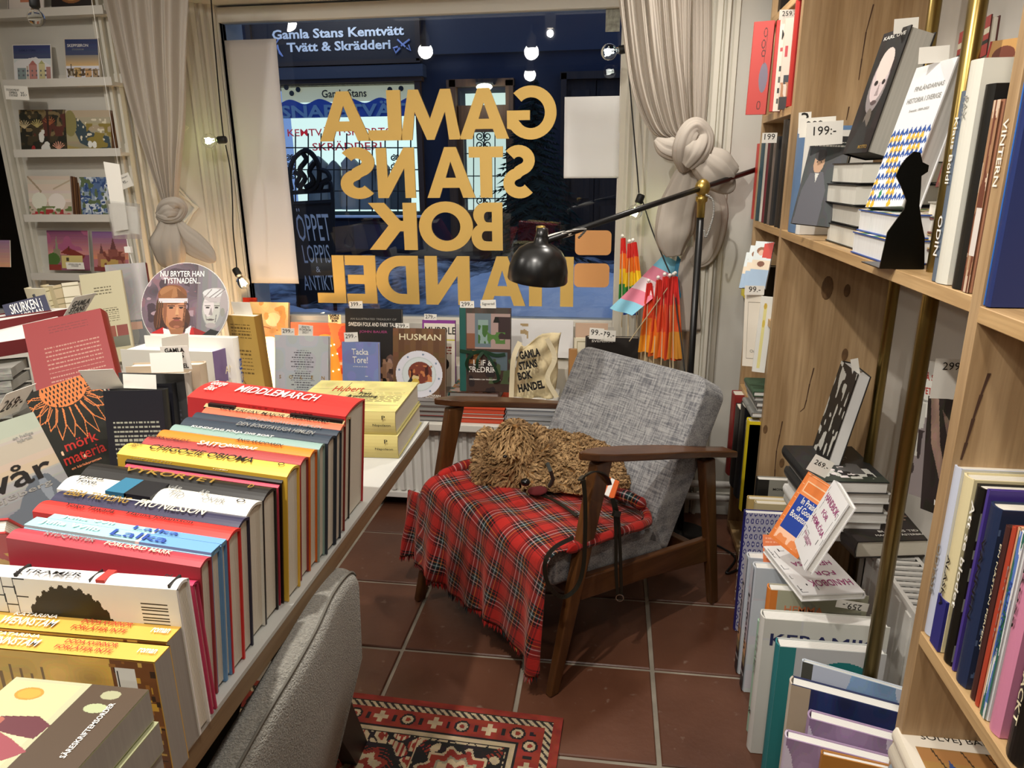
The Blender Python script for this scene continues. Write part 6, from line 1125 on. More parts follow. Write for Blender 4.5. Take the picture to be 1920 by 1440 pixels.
# top compartment items
stand('red cloth book with a black ornament sitting on the upper far shelf', (1415, 41), (1453, 38), (1441, 214), 0, 0, .02, cover='c23a34', front=Art(50, 130, 'c5413c').ell(.7, .60, .22, .16, '7a7684').ell(.62, .12, .10, .05, '5a1f1c').ell(.62, .12, .07, .035, 'c5413c').ell(.56, .24, .1, .05, '5a1f1c').ell(.56, .24, .07, .035, 'c5413c').ell(.6, .34, .1, .04, '5a1f1c').ell(.6, .34, .07, .025, 'c5413c').line([(.72, .1), (.66, .45)], .02, '5a1f1c').line([(.2, .8), (.8, .8)], .012, '5a1f1c').ell(.6, .90, .1, .05, '5a1f1c').ell(.6, .9, .07, .035, 'c5413c'), Y=(2.58, 2.56, 2.56))
stand('red and cream puzzle book with a heavy M on the upper far shelf', (1458, 38), (1478, 36), (1467, 208), 0, 0, .02, cover='c92f2c', front=Art(40, 120, 'ece2cc').rect(0, 0, .3, 1, 'c92f2c').rect(.5, .30, .9, .34, 'c94a4a').rect(.55, .5, .85, .56, '22201e').rect(.55, .62, .85, .68, '55524c').rect(.55, .74, .85, .8, '22201e').rect(.55, .86, .85, .92, '55524c'), Y=(2.50, 2.49, 2.48), ft=[('M', .72, .84, .34, .10, 'k')])
stand('cream paperback with a photo of folded arms on the upper far shelf', (1474, 34), (1492, 32), (1483, 204), 0, 0, .02, cover='d9d0bd', front=Art(30, 100, 'ddd4c2').rect(.3, .62, 1, .72, '2a2f3c').blotch(5, 3, .4, 'b9805c', (0, .7, 1, .86)).rect(0, .86, 1, 1, '1f1c1a').rect(.2, .3, .5, .42, 'c93a44'), Y=(2.44, 2.43, 2.42))
srow([('thin red and white spined book against the upper divider', 1493, 4, 1500, 'b52f2b')], BX+.004, 1.603, None)
srow([('black spined book at the very top of the far shelves', 1455, -40, 1468, '161412')], BX+.02, 1.916, None, D=.15)
# dark books deep in the middle compartment, top row
stand('red and cream striped cover glimpsed behind the brass pipe at the top', (1800, 62), (1860, 26), (1835, 110), 0, 0, .02, cover='4a1f1c', front=Art(40, 40, '8f2f2a').rect(0, .3, 1, .45, 'b9ab92').rect(0, .6, 1, .7, '1c1614'), Y=(1.85, 1.76, 1.76))
stand('tan picture book with a brown horse head at the top right', (1858, 78), (1912, 70), (1900, 120), 0, 0, .02, cover='a8342c', front=Art(50, 40, 'd2a860').ell(.6, .6, .4, .35, '7a4030').rect(0, 0, .08, 1, 'a8342c'), Y=(1.40, 1.32, 1.32))
# near compartment
srow([('bright blue spined book in the nearest upper compartment', 1898, 158, 1921, '2f66b5', dict(st=[('LARS NORÉN' if 0 else 'VINTERN', .70, .3, 'w', .4)])), ('dark blue spined book beside the bright blue one', 1923, 150, 1936, '1f2f66')], BX+.005, 1.236, None)
NR = [('white and blue spined hardcover first in the nearest row', 1790, 868, 1806, 'c9cfe0', dict(st=[('ODYSSÉ', .4, .3, 's', .5)], front=Art(40, 60, 'e6e4da').rect(.3, 0, 1, 1, 'dcdad0'))), ('cream spined hardcover second in the nearest row', 1808, 884, 1830, 'e2d5a8', dict(bands=[(0, .30, '2f2f7a')], st=[('ALASKA', .4, .3, 'k', .3)])), ('black spined novel with white handwriting in the nearest row', 1832, 905, 1850, '15140f', dict(st=[('Att se blodet', .62, .6, 'w', .5)], front=Art(60, 40, '1d1c19').blotch(20, 3, .6, '8f8b80'))), ('purple banded thin book in the nearest row', 1851, 915, 1857, '4a3a8a'), ('navy blue cloth hardcover with white mark in the nearest row', 1858, 938, 1884, '23304f', dict(st=[('VÄNNEN', .6, .45, 'k', .3)], front=Art(60, 90, '26304e').blotch(26, 3, .78, '5a6a8a').rect(.4, .5, 1, .53, 'b9686a').rect(.4, .58, 1, .60, 'b9686a'))), ('dark brown spined hardcover in the nearest row', 1886, 982, 1897, '4a2a26', dict(st=[('EN NÄSTAN PERFEKT', .6, .6, 'c', .4)])), ('orange red spined hardcover in the nearest row', 1898, 984, 1908, 'b5452f'), ('peach spined slim book in the nearest row', 1909, 986, 1915, 'd9a883', dict(st=[('En bok', .6, .4, 's', .5)])), ('white spined book with blue leaf shapes in the nearest row', 1916, 992, 1932, 'e3e6e4', dict(sart=Art(20, 120, 'e3e6e4').blotch(5, 4, .55, '5a7fc4').blotch(4, 9, .7, '2f6a5a'), st=[('BUSINESS', .55, .4, 'b', .35)])), ('pink spined book at the right edge of the photo', 1934, 1000, 1962, 'd98aa8', dict(st=[('Rosa', .7, .3, 'k', .2)])), ('black spined book with cream stars at the right edge', 1965, 1060, 2010, '171512', dict(st=[('ORDFRÄCKT', .5, .6, 'c', .3)]))]
srow(NR, BX+.008, .706, 'books in the nearest row of the bookcase', D=.17)
# lowest near compartment: front cover of a cream novel lying on the shelf edge
sv = Art(90, 60, 'b58f52').grad(0, 0, 1, 1, 'a8794a', 'c9a45c'); sv.line([(.15, .0), (.45, 1)], .018, '4a3a26').line([(.45, 0), (.75, 1)], .018, '4a3a26').line([(.7, 0), (.95, .9)], .018, '4a3a26').poly([(.20, .50), (.28, .35), (.45, .95), (.2, .95)], '3a4f8a').rect(0, 0, 1, .12, 'e9e0cc').rect(0, .12, .10, 1, 'e9e0cc')
zz = .50; A_, B_ = at(1680, 1364, Z=zz), at(1840, 1382, Z=zz); e1 = norm(B_-A_); e1.z = 0; e1.normalize(); e2 = Vector((-e1.y, e1.x, 0))
so_ = book('cream bordered novel lying face up on the lowest near stack at the frame bottom', A_-e2*.24, (e1, -Z3, e2), .17, .24, .03, cover='e9e0cc', soft=False, front=None); svv = Art(90, 120, 'e9e0cc'); svv.a[20:, 9:] = Art(81, 100, 'b58f52').grad(0, 0, 1, 1, 'a8794a', 'c9a45c').line([(.15, .0), (.45, 1)], .018, '4a3a26').line([(.45, 0), (.75, 1)], .018, '4a3a26').line([(.7, 0), (.95, .9)], .018, '4a3a26').poly([(.20, .30), (.28, .12), (.45, .55), (.2, .55)], '3a4f8a').a
svv.obj('cover_print', so_, (0, 0, 0), X3, Z3, .17, .24); text('SOLVEJ BALLE', (.095, 0, .222), X3, Z3, w=.125, h=.016, mat=INK['k'], parent=so_, bold=.0)
for k in range(4): book('pale novel in the near lower compartment, %s of the stack below the cream bordered one' % ('topmost', 'second', 'third', 'lowest')[k], A_-e2*.235-Z3*(.031+k*.042)+e1*.004*(k % 2), (e1, -Z3, e2), .17, .235, .041, cover=('cfc6b4', '8a9aa8', 'b9ab90', '6b5a4a')[k], group='pale novels stacked in the near lower compartment')
# ---- far compartment lower shelves
for k, (x0, y0) in enumerate(((1414, 452), (1404, 460), (1396, 473))):
    stand('white children book with small pictures leaning on the shelf, %s of three' % ('right', 'middle', 'left')[k], (x0+4, y0), (x0+38, y0+2), (x0+52, 545), 0, 0, .010, cover='e9e9ec', front=Art(40, 90, 'dfe3ea').ell(.4, .2, .25, .08, '8a5a3c').ell(.42, .24, .16, .06, 'e2b79a').poly([(.5, .05), (1, .0), (1, .36), (.5, .34)] if k == 0 else [(.5, .1), (.9, .1), (.9, .2)], 'cf3a2c').rect(0, .4, 1, .6, 'e6d9c0').ell(.5, .48, .2, .06, '7a4a34').rect(0, .6, 1, 1, '9fb3cc'), Y=(2.56+.05*k, 2.53+.05*k, 2.46+.05*k), group='white children books leaning on the far shelf')
srow([('yellow spined slim book standing on the far lower shelf', 1394, 505, 1399, 'd9c94a'), ('bright yellow and black spined book on the far lower shelf', 1400, 498, 1406, 'e8d02c'), ('black spined book beside the yellow ones on the far lower shelf', 1407, 497, 1412, '1c1c18')], BX-.006, .956, None, D=.12)
lf2 = stand('cream booklet with a printed frame hanging at the shelf edge under a 99 card', (1397, 552), (1430, 553), (1421, 688), 0, 0, .006, cover='e9e6d4', front=Art(50, 110, 'ebe8d6').rect(.2, .10, .95, .11, '9a9682').rect(.2, .10, .22, .88, '9a9682').rect(.2, .88, .95, .89, '9a9682'), Y=(2.42, 2.40, 2.40), ft=[('Char', .62, .22, .4, .04, 's')])
stand('white booklet with a yellow drawing beside the cream framed booklet', (1428, 556), (1452, 558), (1440, 700), 0, 0, .012, cover='ecebe4', front=Art(40, 110, 'eeede6').rect(.3, .1, .55, .95, 'eee6a0').ell(.4, .12, .12, .04, 'd9b84a').ell(.42, .35, .1, .05, 'dcc25a'), Y=(2.385, 2.375, 2.37))
card('white price card reading 99 above the cream framed booklet', at(1414, 553, Y=2.395), .062, .030, '99.-', lean=2, tw=.6)
card('white price card reading 199 on the far middle shelf', at(1442, 268, Y=2.44), .045, .03, '199', lean=0, tw=.7)
card('white price card reading 259 above the red puzzle book', at(1478, 37, Y=2.47), .055, .028, '259.-', lean=0, tw=.7)
for k in range(5):
    z = .622+.001+k*.0185; a = at(1391, 740-k*8, X=BX-.01); book('thin white-edged book lying crosswise, %s of the pile of five' % ('lowest', 'second', 'third', 'fourth', 'topmost')[k], (BX-.03+.006*((k*3) % 4), 2.345+.01*(k % 2), z+.0175), (X3, -Z3, Y3), .20, .17, .0175, cover=('8a8a86', 'b9b9b4', '6f6f6c', '9c9c98', '3f5a46')[k], pages=PAGES_W, group='thin books piled crosswise on the far shelf')
srow([('dark red spined hardcover on the low far shelf', 1373, 731, 1379, '8f2f2c'), ('black spined tall hardcover on the low far shelf', 1380, 755, 1388, '1c1a1c'), ('second black spined hardcover on the low far shelf', 1390, 752, 1398, '15151a'), ('brown black photo spined book on the low far shelf', 1399, 800, 1405, '2f2622'), ('grey mottled spined book on the low far shelf', 1406, 797, 1413, '8f8b88'), ('yellow spined book at the divider on the low far shelf', 1414, 805, 1420, 'e6cf1f')], BX-.035, .2765, 'books on the low far shelf', D=.22)
card('white price card reading 26 on the low far shelf', at(1419, 806, Y=2.37), .05, .035, '26', lean=0, tw=.5)
# ================================================================ BOOKS STANDING ON THE FLOOR BEFORE THE BOOKCASE OPENING
def fb(label, xl, xr, y, Y, T, z0=.001, y1=None, Yr=None, **k):
    P1 = at(xl, y, Y=Y); P2 = at(xr, y1 if y1 else y+(xr-xl)*.11, Y=Yr or Y); x = P2-P1; x.z = 0; Wd = x.length; x.normalize(); yy = Vector((-x.y, x.x, 0)); H_ = P1.z-z0
    return book(label, Vector((P1.x, P1.y, z0)), (x, yy, Z3), Wd, H_, T, **k)
mo = Art(80, 40, '8e8c84').rect(0, 0, .17, 1, '1b1a19')
fb('grey cookbook with a black cloth spine standing against the divider', 1422, 1540, 899, 2.22, .030, cover='8e8c84', spine='1b1a19', front=mo, pages=PAGES_W, ft=[('MONIKA AHLBERG', .52, .93, .55, .018, 'k')])
for k in range(2): fb(('farther' if k == 0 else 'nearer')+' of two cream-edged cookbooks in front of the grey one', 1405+k*14, 1520, 936+k*8, 2.16-.05*k, .03, cover=('bfa56a', 'c9b98f')[k], group='cream-edged cookbooks on the floor')
ma = Art(90, 120, 'b7b3c2')
for j in range(17):
    for i in range(12):
        cx, cy = i/11, j/16; ma.ell(cx+(j % 2)*.04, cy, .030, .022, '3f3f80'); ma.ell(cx+(j % 2)*.04, cy, .014, .010, 'cfcbd6')
ma.ell(.62, .55, .42, .26, 'cbb98a').ell(.62, .55, .36, .21, 'dccb94').ell(.58, .54, .18, .13, 'e2644f')
fb('blue patterned cookbook with a navy spine and a watermelon dish', 1399, 1500, 962, 2.04, .028, cover='2c2c6e', spine='26266b', front=ma, pages=PAGES_W, ft=[('Maryam', .62, .84, .42, .05, 'w')], st=[('MARYAM', .5, .5, 'w', .3)])
for k in range(2):
    sa = Art(16, 150, 'cfd2dc').grad(0, 0, 1, .62, 'd9dbe2', 'cdb9c4').grad(0, .60, 1, .72, 'd9a588', 'c99a6a').rect(0, .72, 1, .80, '8a7a5c').rect(0, .80, 1, 1, '23242a').rect(0, .86, 1, .88, 'b9b9b4')
    fb(('farther' if k == 0 else 'nearer')+' of two tall pale coastal photo books with black script on the spine', 1406+k*12, 1520, 1046+k*19, 1.83-.075*k, .034, cover='cdd3da', spine='cdd3da', sart=sa, front=Art(80, 60, 'cfd5dc').grad(0, 0, 1, 1, 'c3ccd6', 'dfe3e6'), pages=PAGES_W, st=[('Lofoten', .55, .45, 'k', .5)], group='tall pale coastal photo books on the floor')
he = Art(120, 120, 'b5b19d').rect(0, 0, .075, 1, 'e0853a').poly([(.30, 0), (.55, .14), (.95, .12), (1, .4), (.42, .3)], 'a09c88')
hb_ = fb('grey green book with an orange spine and orange title on the floor', 1445, 1628, 1106, 1.655, .032, cover='b5b19d', spine='e0853a', front=he, pages=PAGES_W, ft=[('HEMMA', .36, .87, .40, .05, 'o')])
lg = G(); G().box((.245, -.0008, .30), (.275, -.0004, .345)).obj('logo_panel', M('cfccc0', .6), hb_); G().ball((.260, -.0015, .330), (.007, .001, .006), 8, 5).obj('logo', INK['k'], hb_); G().ball((.260, -.0015, .320), (.008, .001, .005), 8, 5).obj('logo', INK['k'], hb_)
fb('thin pale green spined book left of the white pottery book', 1424, 1450, 1166, 1.60, .016, cover='a3c4ae', spine='a3c4ae')
fb('large white pottery book with dark blue serif capitals on the floor', 1434, 1668, 1160, 1.53, .040, cover='d6d6ce', spine='dcdcd6', front=Art(60, 60, 'd4d4cc').mottle(4, 3, .03), pages=PAGES_W, ft=[('KERAMIK', .48, .86, .84, .085, 'n')], st=[('KERAMIK', .7, .3, 's', .3), ('&', .28, .05, 'k', .4)])
te = Art(120, 150, 'c4c8c6').rect(0, 0, .16, 1, '2f8487'); te.ell(.62, .36, .40, .28, '23787a').ell(.62, .38, .34, .235, '1f2a2e').ell(.62, .40, .31, .22, 'd9dcd4').ell(.62, .42, .26, .18, '3a7a7c')
for q_ in range(24): a_ = q_*math.tau/24; te.line([(.62+.26*math.cos(a_), .42+.18*math.sin(a_)), (.62+.31*math.cos(a_), .40+.22*math.sin(a_))], .008, '8a9690')
for q_ in range(6): te.rect(.10, .93+q_*.012, .2, .935+q_*.012, '1f2a2e')
fb('grey book with a wide teal cloth spine and a round plate picture', 1462, 1662, 1212, 1.45, .034, cover='c4c8c6', spine='2c7f84', front=te, pages=PAGES_W)
sk = Art(120, 60, '8fb0d6').mottle(5, 3, .16).blotch(5, 7, .58, 'cfd9e4').rect(0, 0, .11, 1, '55544c')
for x_ in (.58, .62, .66, .70, .76, .80, .86, .90): sk.rect(x_, .50+.2*((x_*37) % 1), x_+.008, 1, '2c3a50')
fb('flat art book with a blue sky and masts painting on the floor', 1505, 1700, 1240, 1.37, .012, y1=1302, Yr=1.30, cover='cfd9e4', front=sk)
nv = Art(120, 70, '25305a').mottle(6, 4, .25).grad(.5, .2, 1, 1, '2f2a30', '3a2c26').rect(0, 0, .18, 1, 'b9a58e').blotch(7, 6, .6, '5a4a30', (.3, .3, 1, .9)).blotch(6, 3, .6, 'b9897a', (0, .3, .18, 1)).line([(.45, .55), (.75, .50), (.95, .75)], .05, '8a6a3c')
fb('art book with a dark blue hill painting standing on the floor', 1484, 1692, 1283, 1.29, .030, y1=1345, Yr=1.23, cover='25305a', spine='cfc3b2', front=nv, pages=PAGES_W)
pu = Art(120, 70, 'a88fb0').mottle(5, 3, .15).blotch(4, 6, .55, 'd9cfdc', (0, 0, 1, .4)).grad(0, .5, 1, 1, '9a86b0', '5a5a8f').ell(.62, .55, .09, .12, '2a2438').ell(.55, .52, .06, .06, '2a2438')
fb('purple landscape hardcover, the rear one of two at the frame bottom', 1518, 1690, 1347, 1.215, .028, y1=1404, Yr=1.17, cover='a88fb0', spine='a88fb0', front=pu, pages=PAGES_W)
fb('purple landscape hardcover, the front one of two at the frame bottom', 1475, 1680, 1384, 1.165, .025, y1=1448, Yr=1.12, cover='a88fb0', spine='c9bcd0', front=pu, pages=PAGES_W)
fb('ochre cloth book with a black corner at the bottom edge of the photo', 1542, 1690, 1415, 1.125, .014, y1=1460, Yr=1.10, cover='b57a35', spine='a86f2f', pages=PAGES_W)
# ---- leaning books above
op = Art(80, 120, 'e0783a')
for q_ in range(14): op.rect(.04+.0*q_, .02+q_*.07, .96, .025+q_*.07, 'f0b58a')
op.rect(.10, .04, .90, .96, 'e58a50').rect(.14, .10, .86, .26, 'f0c4a0').rect(.16, .12, .84, .24, 'e0783a').rect(.12, .30, .90, .80, '2343a0').blotch(11, 3, .5, 'f3c9a8', (.12, .80, .9, .96))
orb = stand('orange and blue paperback about bookstores leaning at an angle', (1516, 884), (1576, 922), (1500, 1052), 0, 0, .012, cover='e0783a', front=op, soft=True, Y=(1.74, 1.64, 1.60), ft=[('In Praise\nof Good\nBookstores', .51, .54, .62, .30, 'w')])
stand('second orange paperback lying behind the leaning orange one', (1430, 1002), (1480, 1004), (1478, 1060), 0, 0, .02, cover='e07a3c', soft=True, Y=(1.86, 1.84, 1.80), front=Art(40, 40, 'd9682c').lines(.1, .1, .9, .9, 6, 'eaa070', .3, 3, .1))
card('white price card reading 269 on the orange paperback', at(1529, 888, Y=1.71), .052, .045, '269.-', lean=0, rot=-25, tw=.7)
def maze(a, seed):
    r = random.Random(seed); 
    for q_ in range(26):
        x, y = r.choice((.06, .14, .22, .80, .88, .94)) if r.random() < .6 else r.uniform(.1, .9), r.uniform(.04, .96); L_ = r.uniform(.05, .14)
        if r.random() < .5: a.line([(x, y), (min(x+L_, .96), y), (min(x+L_, .96), min(y+L_*.6, .97))], .014, '1c1a1e')
        else: a.line([(x, y), (x, min(y+L_, .97))], .014, '1c1a1e')
    return a
hm = maze(Art(80, 120, 'efeeee'), 4).rect(.16, .10, .86, .62, 'efeeee')
stand('white handbook with a maze pattern and purple title leaning upright', (1564, 900), (1591, 946), (1513, 1084), 0, 0, .018, cover='efeeee', front=hm, pages=PAGES_W, Y=(1.62, 1.46, 1.42), ft=[('HANDBOK', .5, .80, .78, .10, 'p'), ('FÖR', .5, .64, .34, .09, 'p'), ('HEMLÖSA', .5, .48, .74, .10, 'p'), ('ELIN OLAUSSON\nJOSEPHINE', .42, .22, .5, .09, 'p')])
zt = .435; A_, B_, C_ = at(1443, 1024, Z=zt), at(1504, 1116, Z=zt), at(1622, 1111, Z=zt); xb = norm(B_-C_); zb2 = (B_-A_)-xb*(B_-A_).dot(xb); Lh = zb2.length; zb2.normalize()
hbk = book('white handbook with a maze pattern and purple title lying upside down', C_-zb2*Lh, (xb, zb2.cross(xb), zb2), (B_-C_).length, Lh, .018, cover='efeeee', pages=PAGES_W, front=maze(Art(90, 120, 'efeeee'), 9).rect(.10, .20, .84, .86, 'efeeee'), ft=[('HANDBOK', .40, .80, .68, .12, 'p'), ('FÖR', .36, .62, .34, .10, 'p'), ('HEMLÖSA', .44, .42, .66, .11, 'p')])
# support for it: short stack of pale books on the floor behind
p_ = (A_+C_)/2
for k in range(1): pass
card('white price card reading 259 upside down under the lying handbook', at(1600, 1128, Y=C_.y-.012), .075, .022, '259.-', lean=0, rot=174, tw=.6)
# stack on the radiator: horse book over white ones, book of hands in front
ew = norm(at(1668, 905, Z=.62)-at(1524, 902, Z=.62)); ew.z = 0; ew.normalize(); en = Vector((-ew.y, ew.x, 0)); nl = at(1524, 902, Z=.62)
def lying(label, p, W_, D_, T_, **k): return book(label, p+en*0, (ew, -Z3, en), W_, D_, T_, **k)
hr = Art(110, 90, '26282a').mottle(5, 3, .2); hr.rect(0, .86, 1, 1, '3a403a').blotch(12, 7, .60, 'd9d4d0', (.22, .66, .9, .92)).blotch(16, 3, .66, 'efeae6', (.3, .60, .8, .90)).blotch(9, 3, .66, '5a5a58', (.3, .5, .8, .8))
Wh = (at(1668, 905, Z=.62)-nl).length
lying('black book with white horses on its cover lying on the radiator stack', nl, Wh, .26, .034, cover='26282a', front=hr, pages=PAGES_W, ft=[('De kreol\nhankar', .55, .62, .40, .12, 's')])
z = .62-.036; k = 0
while z-.031 > RZ: 
    lying('white-edged hardcover on the radiator, %s below the horse book' % ('first', 'second', 'third', 'fourth', 'fifth', 'sixth')[k], Vector((nl.x+.012+(.01, .0, .014, .004, .01)[k % 5], nl.y+.008+.004*k, z)), Wh-.01, .25, .030, cover=('d9d9d6', '3a3a3a', 'cfcfcb', 'e4e4e0', 'b9b9b4')[k % 5], pages=PAGES_W, group='white-edged hardcovers under the horse book'); z -= .031; k += 1
PZ = M('e9e9e6', .6)
lp = Vector(at(1549, 871, Z=.6205)); Tp = at(1603, 697, Y=lp.y+.02); ll = Tp-lp; ll.y = 0; Hl = ll.length; ll.normalize(); yb = ll.cross(Vector((0, -1, 0)))
book('black book with white pages leaning on the horse book, fore-edge to the camera', lp+Vector((0, .14, 0)), (Vector((0, -1, 0)), yb, ll), .145, Hl, .036, cover='1f1e1e', pages=PZ, front=Art(60, 90, '1f1e1e').blotch(9, 5, .68, 'c9c4c0'))
card('small white slip standing in the leaning black book', at(1606, 705, Y=lp.y+.03), .02, .05, '', lean=0, rot=14, blank=True)
ha = Art(120, 120, '2c2523').mottle(4, 3, .15)
for pts_, w_ in (([(.0, .10), (.30, .22), (.55, .34), (.80, .38)], .10), ([(.05, .0), (.4, .14), (.62, .30), (.92, .46)], .055), ([(.2, .30), (.5, .44), (.72, .50), (.86, .54)], .045), ([(.6, .34), (.78, .44), (.70, .54)], .04)): ha.line(pts_, w_, 'b08a78'); ha.line([(x_, y_+.012) for x_, y_ in pts_], w_*.35, 'd0ac98')
hz = RZ+.052; hl, hrr = at(1608, 1016, Z=hz), at(1748, 1012, Z=hz); e1 = norm(hrr-hl); e2 = Vector((-e1.y, e1.x, 0))
book('thick black book with clasped hands on the cover lying on the radiator grille', hl-e1*.0, (e1, -Z3, e2), (hrr-hl).length+.02, .25, .049, cover='2c2523', board='8a1f2c', front=ha, pages=PAGES, ft=[('BLEKENS TID', .62, .20, .50, .045, 'w'), ('MAGNUS VÄSTERBRO', .60, .12, .62, .045, 'w')])
# against the wall behind
vt = stand('white and red pet book standing at the back of the opening', (1722, 676), (1812, 690), (1775, 950), 0, 0, .02, cover='e2ddd4', front=Art(80, 120, 'e2ddd6').rect(0, .40, 1, 1, '8a8480').blotch(6, 4, .5, 'c9c4c0', (0, .3, 1, .7)).blotch(5, 7, .55, '3a3432', (0, .5, 1, 1)), Y=(1.74, 1.64, 1.62), ft=[('SÅ SLIPPER DU', .55, .90, .80, .06, 'r'), ('VETERINÄREN', .52, .80, .74, .06, 'r'), ('handbok för hundägare', .5, .72, .6, .03, 's')])
stand('dark photo book with horse legs standing before the pet book', (1741, 742), (1800, 752), (1765, 968), 0, 0, .03, cover='1f1a18', front=Art(60, 110, '241e1c').poly([(.1, .0), (.35, .0), (.5, .4), (.7, .6), (.75, 1), (.55, .7), (.2, .4)], '8f7568').poly([(.5, .1), (.8, .2), (1, .45), (.8, .42)], '7a6358').mottle(6, 3, .2), Y=(1.58, 1.50, 1.48), ft=[('MAG', .65, .10, .4, .05, 'w')])
card('white price card reading 299 in front of the pet book', at(1779, 748, Y=1.50), .075, .085, '299.-', lean=0, extra=[('299.-', .5, .82, .6, None)])
for (px, py, w_, h_, s_, lab, Y_) in ((1532, 256, .085, .045, '299:-', 'white price card reading 299 above the photo cover book', 1.95), (1545, 272, .085, .055, '199:-', 'white price card reading 199 below the 299 one on the middle shelf', 1.93), (1508, 250, .03, .05, '3', 'white price card mostly hidden behind the 299 one', 1.97), (1698, 62, .05, .03, '', 'blank white slip above the portrait cover book', 1.81), (1750, 118, .055, .03, '', 'white slip above the diamond patterned history book', 1.60)):
    card(lab, at(px, py, Y=Y_), w_, h_, s_, lean=2, blank=not s_, tw=.62, rot=3)
# ================================================================ RUG
def rug_art(W_, H_):
    a = Art(W_, H_, '7a2a20'); 
    nx, ny = W_, H_; X, Y = np.meshgrid((np.arange(nx)+.5)/nx*1.55, (np.arange(ny)+.5)/ny*1.05)   # metres
    e = np.minimum(np.minimum(X, 1.55-X), np.minimum(Y, 1.05-Y)); al = np.where((np.minimum(Y, 1.05-Y) < np.minimum(X, 1.55-X)), X, Y)
    def put(m, c): a.a[m] = hx(c)
    RED, CR, BK, GR = '8a2f24', 'b9a888', '1d1a1c', '8f8a74'
    put(e < 2, RED); put((e > .022) & (e < .045), '2a2523'); z = np.abs(((al/.022) % 1)-.5); put((e > .024) & (e < .043) & (((al/.022+e/.02) % 1) < .55), CR)
    put((e >= .045) & (e < .105), RED); per = .075; u = ((al/per) % 1-.5)*per; v = e-.075
    k = np.floor(al/per).astype(int) % 2
    put((e >= .045) & (e < .105) & (k == 0) & ((np.abs(u) < .007) & (np.abs(v) < .02) | (np.abs(v) < .007) & (np.abs(u) < .02)), CR)
    r = np.hypot(u, v); put((e >= .045) & (e < .105) & (k == 1) & (r < .021), BK); put((e >= .045) & (e < .105) & (k == 1) & (r < .015), CR); put((e >= .045) & (e < .105) & (k == 1) & (r < .007), RED)
    put((e >= .045) & (e < .105) & (np.abs(np.abs(u)-.036) < .003) & (np.abs(v) < .012), BK)
    put((e >= .105) & (e < .112), BK); put((e >= .112) & (e < .125), CR); put((e >= .125) & (e < .13), BK)
    inn = e >= .13; put(inn, CR); cell = .235; cx = ((X-.13+.0) % cell)-cell/2; cy = ((Y-.13) % cell)-cell/2; par = (np.floor((X-.13)/cell)+np.floor((Y-.13)/cell)).astype(int) % 2
    edge = np.maximum(np.abs(cx), np.abs(cy)); th = np.arctan2(cy, cx); rr = np.hypot(cx, cy)
    put(inn & (par == 0) & (edge < .112), BK)
    ros = rr*(1+.10*np.cos(12*th))
    A_ = inn & (par == 0); put(A_ & (ros < .095), CR); put(A_ & (ros < .086), RED); put(A_ & (ros < .066), GR); put(A_ & (ros < .058), CR); put(A_ & (rr*(1+.18*np.cos(8*th)) < .042), RED); put(A_ & (rr*(1+.25*np.cos(6*th)) < .028), CR); put(A_ & (rr < .010), BK)
    put(A_ & (edge > .070) & (np.abs(np.abs(cx)-np.abs(cy)) < .018) & (ros > .100) & (((rr*90) % 1) < .5), RED)
    B_ = inn & (par == 1); put(B_ & (np.abs(cx)+np.abs(cy) > .135) & (((np.abs(cx)*70) % 1) < .4), RED); hexr = np.maximum(np.abs(cy)*1.25, (np.abs(cx)*.9+np.abs(cy)*.6)); put(B_ & (hexr < .100), BK); put(B_ & (hexr < .084) & (((th*3.2+rr*90) % 1) < .25), RED); put(B_ & (rr*(1+.14*np.cos(8*th)) < .060), RED); put(B_ & (rr*(1+.14*np.cos(8*th)) < .046), CR); put(B_ & (rr*(1+.22*np.cos(5*th)) < .026), RED); put(B_ & (rr < .012), CR)
    vine = np.sin(X*62+2.2*np.sin(Y*31))*np.sin(Y*57+2.4*np.sin(X*27)); put(inn & (np.abs(vine) < .10) & (e < .165), BK); put(B_ & (hexr > .100) & (np.abs(vine) < .16), BK); put(B_ & (hexr > .108) & (vine > .75), RED); put(A_ & (ros > .095) & (vine > .66), CR)
    n = a.field(60, 3); a.a *= (.88+.22*n)[:, :, None]; a.a = np.clip(a.a, 0, 1); a.a = a.a+rng.normal(0, .02, a.a.shape)*0; return a
rg = thing('patterned_rug', 'red cream and black oriental rug on the tiles under the book table', 'rug', (-.09, 1.58, 0), rz=math.radians(-2.2))
G().box((-1.55, -1.05, .0005), (0, 0, .008)).obj('backing', M('6e241c', .95), rg)
RA = rug_art(460, 310); RA.a = RA.a[:, ::-1]
RA.obj('pile', rg, (-1.55, -1.05, .0082), X3, Y3, 1.55, 1.05, mat=PRINT_MATT)
# ================================================================ GREY CHAIR IN THE FOREGROUND
gc = thing('desk_chair', 'light grey wool upholstered chair seen from behind at the bottom edge', 'chair', (0, 0, 0)); GW = M('a5a298', .95, bump=.7, bscale=420, grain=.38, gscale=(260, 260, 260), sheen=.3)
def gp(px, py, X): return at(px, py, X=X)
